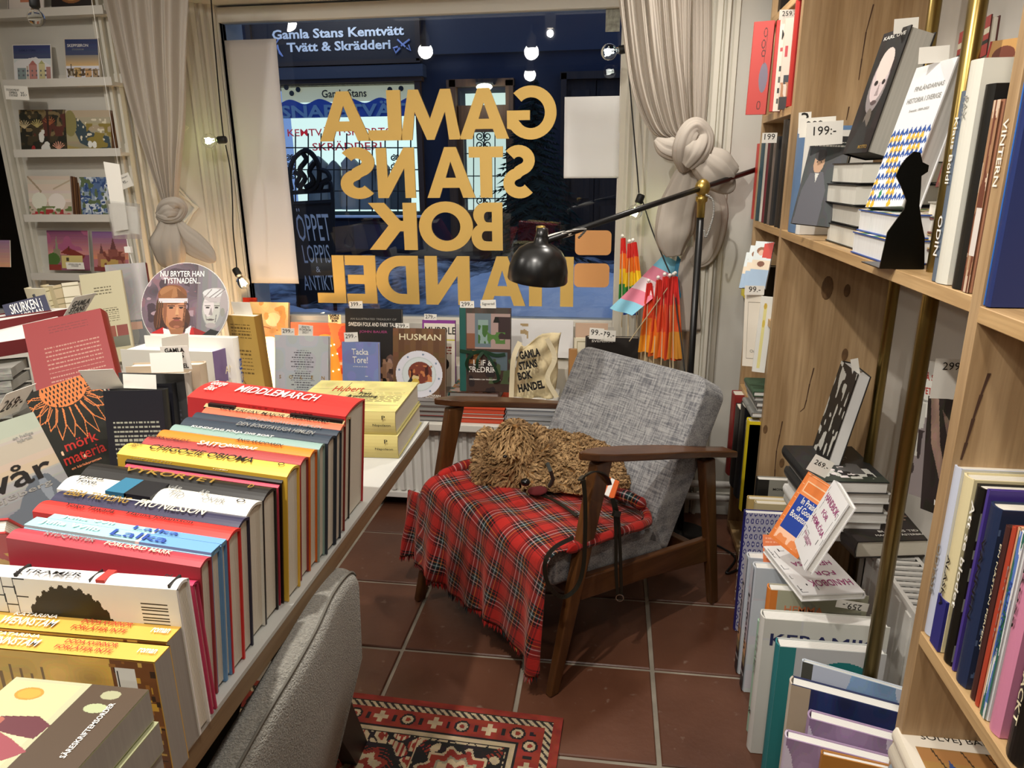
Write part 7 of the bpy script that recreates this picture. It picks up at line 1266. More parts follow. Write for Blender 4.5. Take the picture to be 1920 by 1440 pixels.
# the curved back: swept upper rim seen edge-on, running from near the camera up to the far corner
rimA = [at(x, y, Z=z) for x, y, z in ((400, 1500, .74), (470, 1375, .765), (530, 1275, .79), (572, 1200, .80), (606, 1130, .80), (640, 1090, .79), (662, 1100, .765))]
def gfn(u, v, s):
    k = u*(len(rimA)-1); i = min(int(k), len(rimA)-2); p = rimA[i].lerp(rimA[i+1], k-i); t = (rimA[i+1]-rimA[i]).normalized(); n = Vector((t.y, -t.x, 0)).normalized()
    return p, n
R_ = spl(rimA, 6); n_ = len(R_); ang = 16; vs = []; prof = []
H_b = .46
for i, p in enumerate(R_):
    t = (R_[min(i+1, n_-1)]-R_[max(i-1, 0)]); n = Vector((t.y, -t.x, 0)).normalized(); endk = min(1, (n_-1-i)/4+.15); w = .026*endk**.4
    row = []
    for j in range(11): a_ = math.pi*j/10; row.append(p+n*(w*math.cos(a_))+Z3*(w*.9*math.sin(a_)))
    dn = Vector((-.02, -.10, 0)) if i > n_*.6 else Vector((-.02, -.02, 0)); f_ = i/(n_-1)
    low_in = p-n*w*1.0-Z3*(H_b-.08*f_)+Vector((-.05, -.16*f_, 0)); low_out = p+n*w*1.1-Z3*(H_b-.08*f_)+Vector((-.05, -.16*f_, 0))
    mid_out = p+n*w*1.15-Z3*.12+Vector((0, -.02*f_, 0)); mid_in = p-n*w*1.1-Z3*.12+Vector((0, -.02*f_, 0))
    vs += [low_out, mid_out]+row+[mid_in, low_in]
m_ = 15; g = G().add(vs, [(i*m_+j, i*m_+j+1, (i+1)*m_+j+1, (i+1)*m_+j) for i in range(n_-1) for j in range(m_-1)]+[(i*m_+m_-1, i*m_, (i+1)*m_, (i+1)*m_+m_-1) for i in range(n_-1)]+[tuple(range(m_))[::-1], tuple((n_-1)*m_+j for j in range(m_))])
g.obj('backrest', GW, gc, smooth=True)
seam = G().tube([p+Vector((.0, 0, .0))+Vector(((R_[min(i+1, n_-1)]-R_[max(i-1, 0)]).y, -(R_[min(i+1, n_-1)]-R_[max(i-1, 0)]).x, 0)).normalized()*.018+Z3*.019 for i, p in enumerate(R_[:-3])], .0022, 5); seam.obj('seam', M('6a675f', .9), gc, smooth=True)
low = [v for k in range(n_) for v in (vs[k*m_], vs[k*m_+m_-1])]; cx_ = sum(v.x for v in low)/len(low)-.16; cy_ = sum(v.y for v in low)/len(low)-.02
G().box((cx_-.20, cy_-.24, .40), (cx_+.14, cy_+.22, .47)).obj('seat', GW, gc, bevel=.025, seg=3, smooth=True)
for sx_, sy_ in ((-.17, -.2), (.11, -.2), (-.17, .18), (.11, .18)): G().tube([(cx_+sx_, cy_+sy_, .41), (cx_+sx_*1.15, cy_+sy_*1.15, .0)], [.013, .009], 10).obj('leg', M('151515', .4), gc, smooth=True)
# ================================================================ FLOOR LAMP
BLK = M('121212', .35); BRASS = M('b59a52', .3, .8)
LY = 2.60; j0 = at(1317, 352, Y=LY); fl = thing('floor_lamp', 'black floor lamp with a brass joint, long arm and dome shade over the armchair', 'lamp', (j0.x, LY, 0))
def lob(g, name, mat, **k): o = g.obj(name, mat, fl, smooth=k.pop('smooth', True), **k); o.matrix_parent_inverse = Matrix.Translation(-fl.location); return o
lob(G().lathe([(.0005, 0), (.13, 0), (.135, .006), (.13, .028), (.02, .035), (.012, .06)], (j0.x, LY, .0005), 36), 'base', BLK)
lob(G().tube([(j0.x, LY, .04), (j0.x, LY, j0.z-.06)], .0125, 14), 'pole', BLK)
lob(G().lathe([(.0005, -.10), (.014, -.10), (.0145, -.05), (.020, -.045), (.021, -.03), (.012, -.025)], (j0.x, LY, j0.z), 18), 'brass_collar', BRASS); lob(G().ball((j0.x, LY-.004, j0.z), (.026, .022, .030), 16, 12), 'brass_joint', BRASS)
hd = at(1022, 452, Y=2.06); tail = j0+(j0-hd)*.45; 
lob(G().tube([hd, tail], .0095, 12), 'arm', BLK)
hc = at(1011, 490, Y=2.06); ax_l = Vector((.02, .0, 1)).normalized()
mt_ = Matrix.Rotation(math.radians(6), 4, 'Y') @ Matrix.Rotation(math.radians(4), 4, 'X')
sh_prof = [(.086, -.056), (.088, -.052), (.086, -.022), (.078, .010), (.062, .034), (.040, .048), (.022, .054), (.018, .075), (.016, .095), (.0005, .098)]
lob(G().lathe(sh_prof, hc, 32, mt_), 'shade', M('111111', .3)); lob(G().lathe([(r-.004, z-.001) for r, z in sh_prof[1:6]]+[(.0005, .045)], hc, 32, mt_), 'shade_lining', M('e9e6dc', .6)); lob(G().lathe([(.072, -.012), (.066, -.010)], hc, 20, mt_), 'rim', BLK)
lob(G().lathe([(.013, .03), (.013, .06), (.0005, .062)], hc+Vector((.004, 0, .04)), 14), 'socket', BRASS); lob(G().ball(hc+Vector((.01, 0, -.015)), .028, 12, 9), 'bulb', M('f4f0e6', .3))
# white disc behind the shade (second small uplight shade)
lob(G().lathe([(.0005, 0), (.055, .004), (.06, .012), (.03, .02), (.0005, .022)], hc+Vector((.045, .10, .052)), 24, Matrix.Rotation(math.radians(-14), 4, 'Y')), 'pale_disc', M('eeeade', .5))
cd = lambda x, y, Y: at(x, y, Y=Y)
cm_ = stripe_mat('braided_cable', '2a2a2a', 'd0cec6', 'Z', 60); lob(G().tube(spl([cd(1030, 448, 2.08), cd(1050, 440, 2.10), cd(1075, 432, 2.12), cd(1098, 430, 2.14), cd(1085, 446, 2.16)]), .0035, 6), 'cable', cm_)
lob(G().tube(spl([cd(1323, 365, 2.57), cd(1336, 375, 2.57), cd(1338, 400, 2.57), cd(1330, 430, 2.57), cd(1323, 445, 2.57), cd(1320, 430, 2.57)]), .0035, 6), 'cable', cm_)
lob(G().tube(spl([(j0.x+.13, LY, .006), (j0.x+.20, LY-.10, .006), (j0.x+.15, LY-.22, .006), (j0.x+.22, LY-.15, .007), (j0.x+.26, LY+.05, .007), (j0.x+.22, LY+.16, .01)]), .004, 6), 'cable', BLK)
# ================================================================ STRING LIGHTS
CORD = M('0e0e0e', .6); BG_ = bpy.data.materials.new('bulb_glass'); BG_.use_nodes = True; nt = BG_.node_tree; b = nt.nodes['Principled BSDF']; b.inputs['Transmission Weight'].default_value = 1; b.inputs['Roughness'].default_value = .02; b.inputs['IOR'].default_value = 1.15; b.inputs['Base Color'].default_value = (.97, .98, .95, 1)
def bulb(parent, p, d, r, glow=None, power=0, col=(1, .8, .5)):
    """globe bulb hanging from a socket at p toward direction d"""
    d = norm(d); q = d.to_track_quat('Z', 'Y').to_matrix().to_4x4(); off = Vector(p)
    G().lathe([(.0005, -.012), (.013, -.012), (.0155, -.006), (.0155, .022), (.012, .026), (.0005, .027)], off, 14, q).obj('socket', CORD, parent, smooth=True)
    G().lathe([(.010, .026), (.012, .034)]+[(r*math.sin(a_), .034+r*.9+r*-math.cos(a_)) for a_ in [math.radians(x_) for x_ in range(24, 181, 13)]], off, 20, q).obj('glass_globe', BG_, parent, smooth=True)
    if glow:
        for k in range(4):
            aa = k*math.pi/2+.4; a_ = Vector((.006*math.cos(aa), .006*math.sin(aa), .045)); b_ = Vector((.012*math.cos(aa+.5), .012*math.sin(aa+.5), .045+r*1.0)); G().tube([off+(q @ a_), off+(q @ b_)], .0016, 5).obj('filament', glow, parent)
        if power: light('POINT', off+d*(.034+r), power, col, .012)
GF = M('f4ffb0', .5, emit=28); WF = M('ffdc98', .5, emit=30)
slL = thing('string_light', 'black cable with two clear glowing bulbs down the left window side', 'string light', at(395, 0, Y=2.98))
def child(o, par): o.parent = par; o.matrix_parent_inverse = Matrix.Translation(-par.location); return o
def bulbs_on(par, f): 
    before = set(bpy.data.objects); f(); 
    for o in set(bpy.data.objects)-before:
        if o.type == 'MESH' : child(o, par)
sY = 2.98
pts = [at(x, y, Y=sY) for x, y in ((392, -60), (398, 30), (405, 110), (412, 190), (418, 248), (421, 262))]; child(G().tube(spl(pts), .0028, 6).obj('cable', CORD), slL)
pts = [at(x, y, Y=sY) for x, y in ((423, 272), (432, 320), (436, 380), (437, 430), (442, 480), (444, 505))]; child(G().tube(spl(pts), .0028, 6).obj('cable', CORD), slL)
bulbs_on(slL, lambda: (bulb(None, at(419, 262, Y=sY), (-1, -.1, -.06), .030, GF, .9, (.85, 1, .35)), bulb(None, at(443, 508, Y=sY), (.5, -.2, -.75), .029, WF, 3.2, (1, .72, .4))))
slR = thing('string_light', 'black cable with two clear bulbs down the right window side', 'string light', at(1175, 90, Y=2.95)); sY2 = 2.95
pts = [at(x, y, Y=sY2) for x, y in ((1174, 92), (1180, 150), (1186, 220), (1193, 300), (1198, 362))]; child(G().tube(spl(pts), .0028, 6).obj('cable', CORD), slR)
pts = [at(x, y, Y=sY2-.05*k) for k, (x, y) in enumerate(((1205, 378), (1222, 430), (1242, 480), (1262, 530), (1270, 590), (1277, 640), (1284, 700)))]; child(G().tube(spl(pts), .0028, 6).obj('cable', CORD), slR)
bulbs_on(slR, lambda: (bulb(None, at(1172, 92, Y=sY2), (-1, -.1, -.15), .030, M('fffff0', .5, emit=10), .3, (1, 1, .9)), bulb(None, at(1201, 370, Y=sY2), (-.35, -.1, -1), .029, GF, .5, (1, 1, .5))))
# ================================================================ CURTAINS
def curtain_mat(c1='c9c0b4'):
    m, nt, b = node_mat('linen'); b.inputs['Base Color'].default_value = tuple(lin(v) for v in hx(c1))+(1,); b.inputs['Roughness'].default_value = .95; b.inputs['Specular IOR Level'].default_value = .1
    tr = nt.nodes.new('ShaderNodeBsdfTranslucent'); tr.inputs[0].default_value = (.62, .56, .5, 1); mx = nt.nodes.new('ShaderNodeMixShader'); mx.inputs[0].default_value = .25
    tc = nt.nodes.new('ShaderNodeTexCoord'); n = nt.nodes.new('ShaderNodeTexNoise'); n.inputs['Scale'].default_value = 350; nt.links.new(tc.outputs['Object'], n.inputs[0]); bp = nt.nodes.new('ShaderNodeBump'); bp.inputs['Strength'].default_value = .2; bp.inputs['Distance'].default_value = .001; nt.links.new(n.outputs[0], bp.inputs['Height']); nt.links.new(bp.outputs[0], b.inputs['Normal'])
    nt.links.new(b.outputs[0], mx.inputs[1]); nt.links.new(tr.outputs[0], mx.inputs[2]); nt.links.new(mx.outputs[0], nt.nodes['Material Output'].inputs[0]); return m
LINEN = curtain_mat()
def gathered(rows, Y, folds, name, par, nu=110, depth=.035, seed=0, eps=.0):
    """rows: (left px, right px, y px, depth scale); cloth gathered in folds between the outline edges"""
    rr_ = [(at(a, y, Y=Y), at(b, y, Y=Y), dsc) for a, b, y, dsc in rows]; L_ = spl([r[0] for r in rr_], 8); R2 = spl([r[1] for r in rr_], 8); D = [rr_[min(int(i/8), len(rr_)-1)][2]*(1-(i % 8)/8)+rr_[min(int(i/8)+1, len(rr_)-1)][2]*((i % 8)/8) for i in range(len(L_))]
    rn = random.Random(seed); ph = [rn.uniform(0, 6.28) for _ in range(4)]; g = G(); vs = []
    for i, (l, r, dd) in enumerate(zip(L_, R2, D)):
        v = i/(len(L_)-1)
        for j in range(nu+1):
            u = j/nu; uu = u+.015*math.sin(folds*6.28*u*.5+ph[0]+v*1.5); f = math.sin(folds*6.28*u+ph[1]+.9*math.sin(v*2.5+u*5)); f = abs(f)**.7*(1 if f > 0 else -1); f += .4*math.sin(folds*2.3*6.28*u+ph[2]+v*2)
            rnd = math.sin(u*math.pi)**.5; p = l.lerp(r, uu if 0 < u < 1 else u); vs.append(p+Vector((0, -depth*dd*(f*.5+rnd*1.1), 0)))
    w = nu+1; g.add(vs, [(a*w+c, a*w+c+1, (a+1)*w+c+1, (a+1)*w+c) for a in range(len(L_)-1) for c in range(nu)]); o = g.obj(name, LINEN, par, smooth=True); o.matrix_parent_inverse = Matrix.Translation(-par.location); return o
def blob(name, par, pts, Y, r, nfold=5, seed=0, flat_=.6, rpts=None):
    """knotted or billowing cloth: a soft tube along px points with folds running along it"""
    P = spl([at(x, y, Y=Y-dy) for x, y, dy in pts], 8); rs = spl([Vector((q_, 0, 0)) for q_ in r], 8); g = G(); n = 40; vs = []; rn = random.Random(seed); ph = rn.uniform(0, 6)
    for i, p in enumerate(P):
        d = (P[min(i+1, len(P)-1)]-P[max(i-1, 0)]).normalized(); s = Vector((d.z, 0, -d.x)).normalized(); m = s.cross(d)
        for k in range(n):
            a_ = k/n*math.tau; rad = rs[i].x*(1+.10*math.sin(nfold*a_+ph+i*.05)+.06*math.sin(nfold*2.3*a_+ph*2-i*.08)+.04*math.sin(i*.5+a_)); vs.append(p+s*math.cos(a_)*rad+m*math.sin(a_)*rad*flat_)
    g.add(vs, [(i*n+k, i*n+(k+1) % n, (i+1)*n+(k+1) % n, (i+1)*n+k) for i in range(len(P)-1) for k in range(n)]+[tuple(range(n))[::-1], tuple((len(P)-1)*n+k for k in range(n))]); o = g.obj(name, LINEN, par, smooth=True); o.matrix_parent_inverse = Matrix.Translation(-par.location); return o
cl_ = thing('curtain', 'knotted grey linen curtain left of the big window', 'curtain', at(300, 0, Y=2.80))
gathered([(180, 362, -40, 1), (196, 357, 20, 1), (222, 352, 120, 1), (250, 348, 220, .9), (278, 340, 300, .8), (300, 334, 360, .6), (308, 332, 382, .5)], 2.82, 6, 'drape', cl_, seed=3, depth=.032)
blob('knot', cl_, [(296, 402, .03), (306, 386, .06), (328, 380, .07), (342, 390, .05), (334, 404, .05), (312, 408, .07), (296, 402, .05)], 2.82, [.012, .020, .022, .020, .020, .022, .014], 4, 2)
blob('knot', cl_, [(300, 412, .02), (316, 396, .05), (340, 398, .02)], 2.80, [.02, .030, .018], 5, 9)
blob('tail', cl_, [(318, 402, .04), (316, 430, .05), (314, 460, .06), (318, 490, .04), (322, 506, .02)], 2.82, [.022, .050, .070, .055, .02], 7, 4, .45)
blob('tail', cl_, [(322, 404, .04), (345, 440, .04), (370, 462, .03), (395, 482, .02), (404, 490, .02)], 2.82, [.018, .040, .048, .030, .008], 5, 6, .4)
cr_ = thing('curtain', 'knotted grey linen curtain at the right window jamb', 'curtain', at(1240, 0, Y=2.80))
gathered([(1156, 1268, -40, 1), (1162, 1272, 20, 1), (1172, 1278, 100, 1), (1182, 1285, 160, 1), (1198, 1290, 210, .9), (1222, 1295, 250, .8), (1262, 1302, 266, .5)], 2.80, 6, 'drape', cr_, seed=8, depth=.034)
gathered([(1262, 1300, -40, .6), (1268, 1296, 60, .6), (1274, 1296, 160, .6), (1280, 1300, 240, .4)], 2.84, 2, 'drape', cr_, seed=5, depth=.03, nu=40)
gathered([(1296, 1334, -40, .4), (1297, 1334, 80, .4), (1298, 1328, 180, .4), (1300, 1322, 250, .4)], 2.87, 3, 'drape', cr_, seed=6, depth=.02, nu=40)
blob('drape_fold', cr_, [(1230, 262, .03), (1248, 276, .05), (1270, 280, .05), (1284, 272, .04)], 2.80, [.012, .032, .034, .022], 6, 3, .6)
blob('knot', cr_, [(1284, 318, .03), (1280, 290, .08), (1288, 256, .09), (1304, 240, .08), (1316, 256, .07), (1306, 286, .10), (1288, 310, .08)], 2.80, [.020, .032, .036, .032, .036, .040, .024], 5, 5, .7)
blob('tail', cr_, [(1302, 285, .06), (1330, 308, .08), (1352, 328, .07), (1364, 340, .05), (1376, 334, .04)], 2.80, [.030, .058, .062, .048, .012], 6, 11, .55)
blob('tail', cr_, [(1296, 310, .03), (1286, 340, .03), (1272, 390, .02), (1262, 440, .02), (1264, 480, .01)], 2.82, [.030, .052, .066, .066, .030], 7, 12, .35)
blob('tail', cr_, [(1310, 330, .0), (1330, 380, .0), (1332, 430, .0), (1318, 480, .0), (1296, 494, .0)], 2.84, [.030, .052, .055, .040, .014], 6, 13, .3)
blob('tail', cr_, [(1296, 462, .0), (1292, 500, .0), (1290, 560, .0), (1290, 620, .0)], 2.85, [.012, .035, .042, .045], 6, 14, .3)
# ================================================================ CARD LEDGES ON THE PIER
LM = M('d3cfc5', .55); PY = 2.88
def ledge(xl, xr, y, lab):
    a, b_ = at(xl, y, Y=PY-.07), at(xr, y, Y=PY-.07); l = thing('picture_ledge', lab, 'ledge', (a.x, PY-.075, a.z)); w = b_.x-a.x
    G().box((.0005, .0082, -.0095), (w-.0005, .0668, .004)).obj('board', LM, l); G().box((0, .0, -.011), (w, .008, .020)).obj('lip', LM, l); G().box((0, .067, -.010), (w, .0745, .040)).obj('back_board', LM, l); return a, b_
def cardstand(lab, x0, x1, y0, y1, art, T=.004, group=None, white=.0, stack=0, Yc=PY-.045, spine=None):
    P1, P2, P3 = at(x0, y0, Y=Yc+.02), at(x1, y0+(x1-x0)*.01, Y=Yc+.02), at(x0, y1, Y=Yc-.005); W_ = (P2-P1).length; l = math.atan2(.025, P1.z-P3.z); ex = norm(P2-P1); yy = Z3.cross(ex); z = Z3*math.cos(l)+yy*math.sin(l); y = z.cross(ex); Ht = (P1-P3).length
    r = thing('greeting_card', lab, 'card', P1-z*Ht, (ex, y, z), group=group); G().box((0, 0, 0), (W_, T, Ht)).obj('card', M(spine or 'e6e2da', .6), r); m_ = white
    art.obj('print', r, (m_, 0, m_), X3, Z3, W_-2*m_, Ht-2*m_)
    if stack:
        for k in range(stack): G().box((.004*k+.002, T+.0005+k*.008, 0), (W_+.006+.004*k, T+.007+k*.008, Ht-.001*k)).obj('card_behind', M(('5a3a24', '7a5434')[k % 2], .7), r)
    return r
def hills(seed, sky0, sky1, cols, W_=70, H_=90):
    a = Art(W_, H_, sky0).grad(0, 0, 1, .6, sky0, sky1); r = random.Random(seed); x = 0; return a
ledge(-30, 196, 30, 'topmost white picture ledge on the window pier'); ledge(8, 212, 160, 'white picture ledge holding two town print cards'); ledge(28, 228, 290, 'white picture ledge holding two woodland cards'); ledge(47, 214, 411, 'white picture ledge holding pink and blue cards'); ledge(60, 244, 520, 'lowest white picture ledge behind the stacked books')
g1 = Art(60, 80, '2f3a6a').grad(0, 0, 1, .35, '33406f', '4f5878').rect(0, .34, 1, 1, 'd9dde2').poly([(0, .45), (.1, .38), (.6, .30), (1, .52), (1, 1), (0, 1)], 'e3e6ea').rect(.08, .58, .32, .95, '8f9aa0').rect(.34, .52, .38, .95, 'c9b9a8').rect(.40, .50, .62, .95, 'c98a86').poly([(.40, .50), (.51, .38), (.62, .50)], 'b5726e').rect(.66, .48, .84, .95, 'd3cf9a').poly([(.66, .48), (.75, .38), (.84, .48)], 'b9b47a').rect(.86, .55, .99, .95, 'b9847a').rect(.05, .94, 1, 1, 'c9ccd2')
for q_ in range(14): g1.rect(.1+(q_ % 7)*.12, .62+.12*(q_//7), .14+(q_ % 7)*.12, .67+.12*(q_//7), '6a6a72')
o = cardstand('town print card with grey pink and yellow gabled houses', 22, 94, 84, 160, g1, white=.003); text('GAMLA STAN', (.065, 0, .135), X3, Z3, w=.075, mat=INK['n'], parent=o)
g2 = Art(66, 86, '2b3562').grad(0, 0, 1, .38, '2a3564', '46506e').grad(0, .36, 1, .62, '8a8478', 'e0b878').rect(0, .60, 1, 1, 'dfe2e8').rect(.03, .66, .22, .84, 'a39a8a').rect(.24, .64, .45, .86, 'c9a468').rect(.47, .68, .55, .84, '5a4a3c').rect(.57, .66, .78, .86, 'c29a6a').rect(.80, .68, .97, .86, 'a88a6a').rect(.14, .56, .17, .7, '5a5040').line([(.10, .72), (.95, .70)], .015, '4a3c34').blotch(20, 4, .62, '5a4634', (0, .66, 1, .86)).rect(0, .86, 1, 1, 'd3d8e0').ell(.7, .92, .12, .02, '3a3a48')
o = cardstand('town print card reading Skeppsbron over a snowy quay', 118, 183, 72, 158, g2, white=.004, T=.014, spine='c9c0b0'); text('SKEPPSBRON', (.060, 0, .148), X3, Z3, w=.092, mat=INK['w'], parent=o, bold=.0); text('STOCKHOLM', (.060, 0, .133), X3, Z3, w=.050, mat=INK['s'], parent=o)
t1 = Art(84, 82, '2a2823').blotch(9, 4, .55, '453a2c').blotch(13, 9, .64, '7a6a4a', (0, 0, 1, .6)).blotch(7, 2, .68, '5a3226', (.3, 0, 1, .6)); 
for cx_2, cy_2, c_2 in ((.10, .36, 'c9b98f'), (.38, .34, 'b5a26a'), (.66, .28, 'a0583c'), (.82, .84, 'd99a84')):
    for q_ in range(7): a_ = math.pi*(.1+.8*q_/6); t1.line([(cx_2, cy_2+.06), (cx_2+.13*math.cos(a_), cy_2-.12*math.sin(a_))], .018, c_2)
t1.ell(.46, .62, .06, .12, 'e2e0d6').ell(.50, .50, .04, .05, 'e2e0d6').ell(.54, .88, .10, .11, 'e2e0d6').ell(.57, .78, .06, .06, 'e2e0d6').ell(.27, .88, .04, .07, '9a2f34').rect(.60, .0, .64, .7, '3a2a22')
cardstand('dark woodland card with small white animals', 34, 120, 206, 288, t1, T=.01, spine='4a3020')
t2_ = Art(84, 82, 'b5a78a').grad(0, 0, 1, 1, 'b5a890', '9a9272').poly([(.05, .15), (.3, .2), (.55, .50), (.95, .60), (1, .95), (.6, .9), (.3, .75)], '3a4a54').blotch(18, 5, .72, 'e0d9c0', (.2, .2, .9, .7)).blotch(9, 3, .6, '8a7a3c', (.45, .3, 1, .9)).ell(.10, .30, .14, .3, '8f8454').ell(.52, .78, .05, .08, 'e6e4dc').ell(.62, .79, .05, .08, 'e6e4dc').poly([(0, .8), (.5, .92), (1, .86), (1, 1), (0, 1)], 'a3905e')
cardstand('sand coloured card with a hillside and two small white figures', 121, 205, 207, 288, t2_, T=.006, stack=5, spine='8a6a44')
t3 = Art(80, 80, 'c9b9a8').grad(0, 0, 1, .6, 'cdbfae', 'dccfc2').line([(.0, .0), (.3, .35), (.2, .8)], .04, 'a89878').line([(1, .1), (.6, .3)], .03, 'b5a58c').ell(.25, .58, .18, .2, 'e0dbd0').ell(.66, .6, .2, .2, 'e6e0d4').blotch(12, 6, .5, 'b5323a', (0, .82, 1, 1)).blotch(9, 7, .55, 'a83a3a', (.2, .78, .8, .9)).blotch(14, 2, .62, '6a7a4a', (0, .7, 1, .95))
cardstand('cream and red flowered card in clear wrap', 50, 130, 330, 410, t3, stack=4)
t4 = Art(60, 80, '8f9ab0').blotch(7, 4, .5, '4f6890').blotch(12, 8, .58, 'c9cdd6').blotch(15, 3, .66, '2f4a78').blotch(10, 5, .7, '5a6a4a').grad(0, .92, 1, 1, '4a648f', '3a5688')
cardstand('blue winter flower card on the pink and blue ledge', 148, 208, 332, 410, t4)
t5 = Art(60, 56, '8a5068').grad(0, 0, 1, .6, '7a4468', 'c98a84').blotch(4, 6, .55, 'a85a78', (0, 0, 1, .5)).poly([(.18, .5), (.22, .1), (.26, .5)], '8f8a70').rect(.14, .46, .30, .8, '8a8468').ell(.12, .72, .16, .16, '4a6a34').poly([(.30, .56), (.5, .42), (.9, .62), (.86, .70)], '7a2f2a').rect(.32, .62, .84, .95, 'cdbf7a').rect(.44, .68, .5, .76, '4a4030').rect(.0, .85, .3, 1, '8f3a34').rect(.5, .40, .54, .5, '5a2f2a')
cardstand('sunset town card with a red roofed yellow house', 87, 164, 432, 506, t5, Yc=PY-.04)
t6 = Art(60, 56, 'b5707a').grad(0, 0, 1, .7, '7a5a90', 'd9906a').rect(.12, .55, .9, .9, 'a86a5c').poly([(.48, .50), (.58, .14), (.68, .50)], '6a3f44').poly([(.18, .55), (.24, .30), (.30, .55)], '6a3f44').rect(.44, .45, .70, .7, '8a5048').rect(.2, .70, .7, .95, 'bda05a').blotch(12, 3, .6, '7a3f3a', (.1, .5, .9, .9)).rect(.0, .9, 1, 1, '7a3a3c')
cardstand('sunset town card with a domed red building', 172, 238, 434, 508, t6, Yc=PY-.04)
t7 = Art(60, 40, 'ece8e0').rect(.35, .0, .7, .7, 'd98a6a').line([(.02, 0), (.02, 1)], .02, '3a3a3a'); cardstand('white card with a salmon red block on the top ledge', 12, 80, -40, 24, t7); t8 = Art(60, 50, '1f1c1a').ell(.5, .2, .42, .62, '8a5a34').ell(.5, .2, .36, .54, 'b5824a').ell(.5, .2, .2, .3, 'd9a25a'); cardstand('black card with a round amber dome on the top ledge', 95, 170, -40, 17, t8, T=.02, spine='b9a98c')
cardstand('pink and orange sunset card peeking out at the far left window', -40, 18, 450, 500, Art(30, 30, 'c98a90').grad(0, 0, 1, 1, '9a7a9a', 'e0a884'), Yc=PY-.1)
_c = card('handwritten price card reading 35 on the second ledge', at(33, 187, Y=2.775), .105, .052, '', lean=0, extra=[('STOCKHOLMSKORT\nSKEPPSBRON\nSTORTORGET', .36, .5, .55, .55), ('35:-', .80, .42, .26, .30)], rot=-3)
_c2 = card('small handwritten price card pinned beside the blue winter card', at(240, 352, Y=2.80), .058, .055, '', lean=0, extra=[('SNÖKORT', .5, .78, .7, .12), ('95:-', .5, .45, .4, .2)], rot=18)
card('small yellowish caption card on the sunset town card', at(142, 505, Y=2.80), .085, .03, 'SÖDRA MÄLAR\nSTRAND', lean=0, tw=.7)
# hanging bundle of card packets and clear ornaments
hb2 = thing('card_packet_bundle', 'bundle of cards and clear wrappers hanging before the ledges', 'cards', at(225, 440, Y=2.2)); HYb = 2.2
def hq(P, name, c, dy=0, mat=None):
    ps = [at(x, y, Y=HYb-dy)-hb2.location for x, y in P]; n = Vector((0, -.0008, 0)); G().add(ps+[p+n for p in ps], [(0, 1, 2, 3), (7, 6, 5, 4), (0, 4, 5, 1), (1, 5, 6, 2), (2, 6, 7, 3), (3, 7, 4, 0)]).obj(name, mat or M(c, .7), hb2)
clear = node_mat('clear_wrap'); clear[2].inputs['Transmission Weight'].default_value = .9; clear[2].inputs['Roughness'].default_value = .12; clear[2].inputs['IOR'].default_value = 1.2; clear[2].inputs['Alpha'].default_value = .45
hq([(194, 303), (224, 308), (241, 430), (216, 434)], 'tall_card', 'e9e5db', .012); hq([(203, 382), (222, 384), (252, 438), (214, 442)], 'card', 'dcd8ce', .004); hq([(236, 386), (257, 388), (262, 440), (240, 436)], 'card', 'e2dfd6', .006); hq([(198, 375), (262, 382), (266, 448), (212, 448)], 'wrapper', 'ffffff', .018, clear[0])
G().tube(spl([at(x, y, Y=HYb)-hb2.location for x, y in ((238, 448), (242, 470), (250, 500), (256, 520))]), .002, 5).obj('cord', M('e9e7e0', .5), hb2)
_t = at(232, 376, Y=HYb)-hb2.location; G().tube([_t, Vector((_t.x, _t.y, 2.60-hb2.location.z))], .0006, 4).obj('hanging_thread', M('dedcd6', .5), hb2)
for x, y in ((241, 468), (255, 520)): G().box(at(x, y, Y=HYb)-hb2.location-Vector((.011, .006, .010)), at(x, y, Y=HYb)-hb2.location+Vector((.011, .006, .010))).obj('clip', M('eceae4', .5), hb2)
p_o = at(253, 548, Y=HYb)-hb2.location; G().lathe([(.006, .04), (.010, .02), (.028, -.01), (.032, -.03), (.022, -.052), (.0005, -.06)], p_o, 16).obj('glass_bulb', BG_, hb2, smooth=True)
gb = thing('string_light', 'clear unlit bulb hanging at the top left corner of the photo', 'string light', at(65, -10, Y=2.3)); bulbs_on(gb, lambda: bulb(None, at(64, -2, Y=2.3), (0, -.1, -1), .026))
# ================================================================ FLAGS AND LEAFLETS
PR = ['d8322a', 'ea7a1e', 'f0c81e', '2f8a3c', '2a4fae', '6a2f8f']
fb_ = thing('flag_holder', 'small kraft box on the sill holding paper flags on sticks', 'box', (at(1150, 640, Y=2.90).x, 2.90, .5)); 
G().box((-.05, -.03, -.066), (.20, .05, .21)).obj('box', M('c9b08a', .8), fb_)
def flag(lab, px0, py0, px1, py1, w_top, w_bot, cols_, Y, group=None, diag=False, ball_=True, name='rainbow_flag'):
    top, bot = at(px0, py0, Y=Y), at(px1, py1, Y=Y-.02); r = thing(name, lab, 'flag', bot, group=group); d = (top-bot); L_ = d.length; dn = d.normalized(); sx_ = Vector((dn.z, 0, -dn.x))
    G().tube([Vector((0, 0, 0))-dn*.12, d+dn*.004], .0022, 6).obj('stick', M('d9c9a0', .6), r)
    if ball_: G().ball(d+dn*.008, .0075, 10, 7).obj('ball', M('efece6', .4), r, smooth=True)
    n = len(cols_); 
    for k, c in enumerate(cols_):
        def fn(u, v, k=k):
            t = (k+v)/n; w = w_top+(w_bot-w_top)*t; p = d*(1-t)+sx_*(u-.35)*w; sl = (.30*(u-.2)*w if diag else 0); return p-dn*sl+Vector((0, -.006-.010*math.sin(u*7+t*3)-.006*math.sin(u*15), 0))
        G().grid(fn, 12, 5).obj('stripe', M(c, .8), r, smooth=True)
    return r
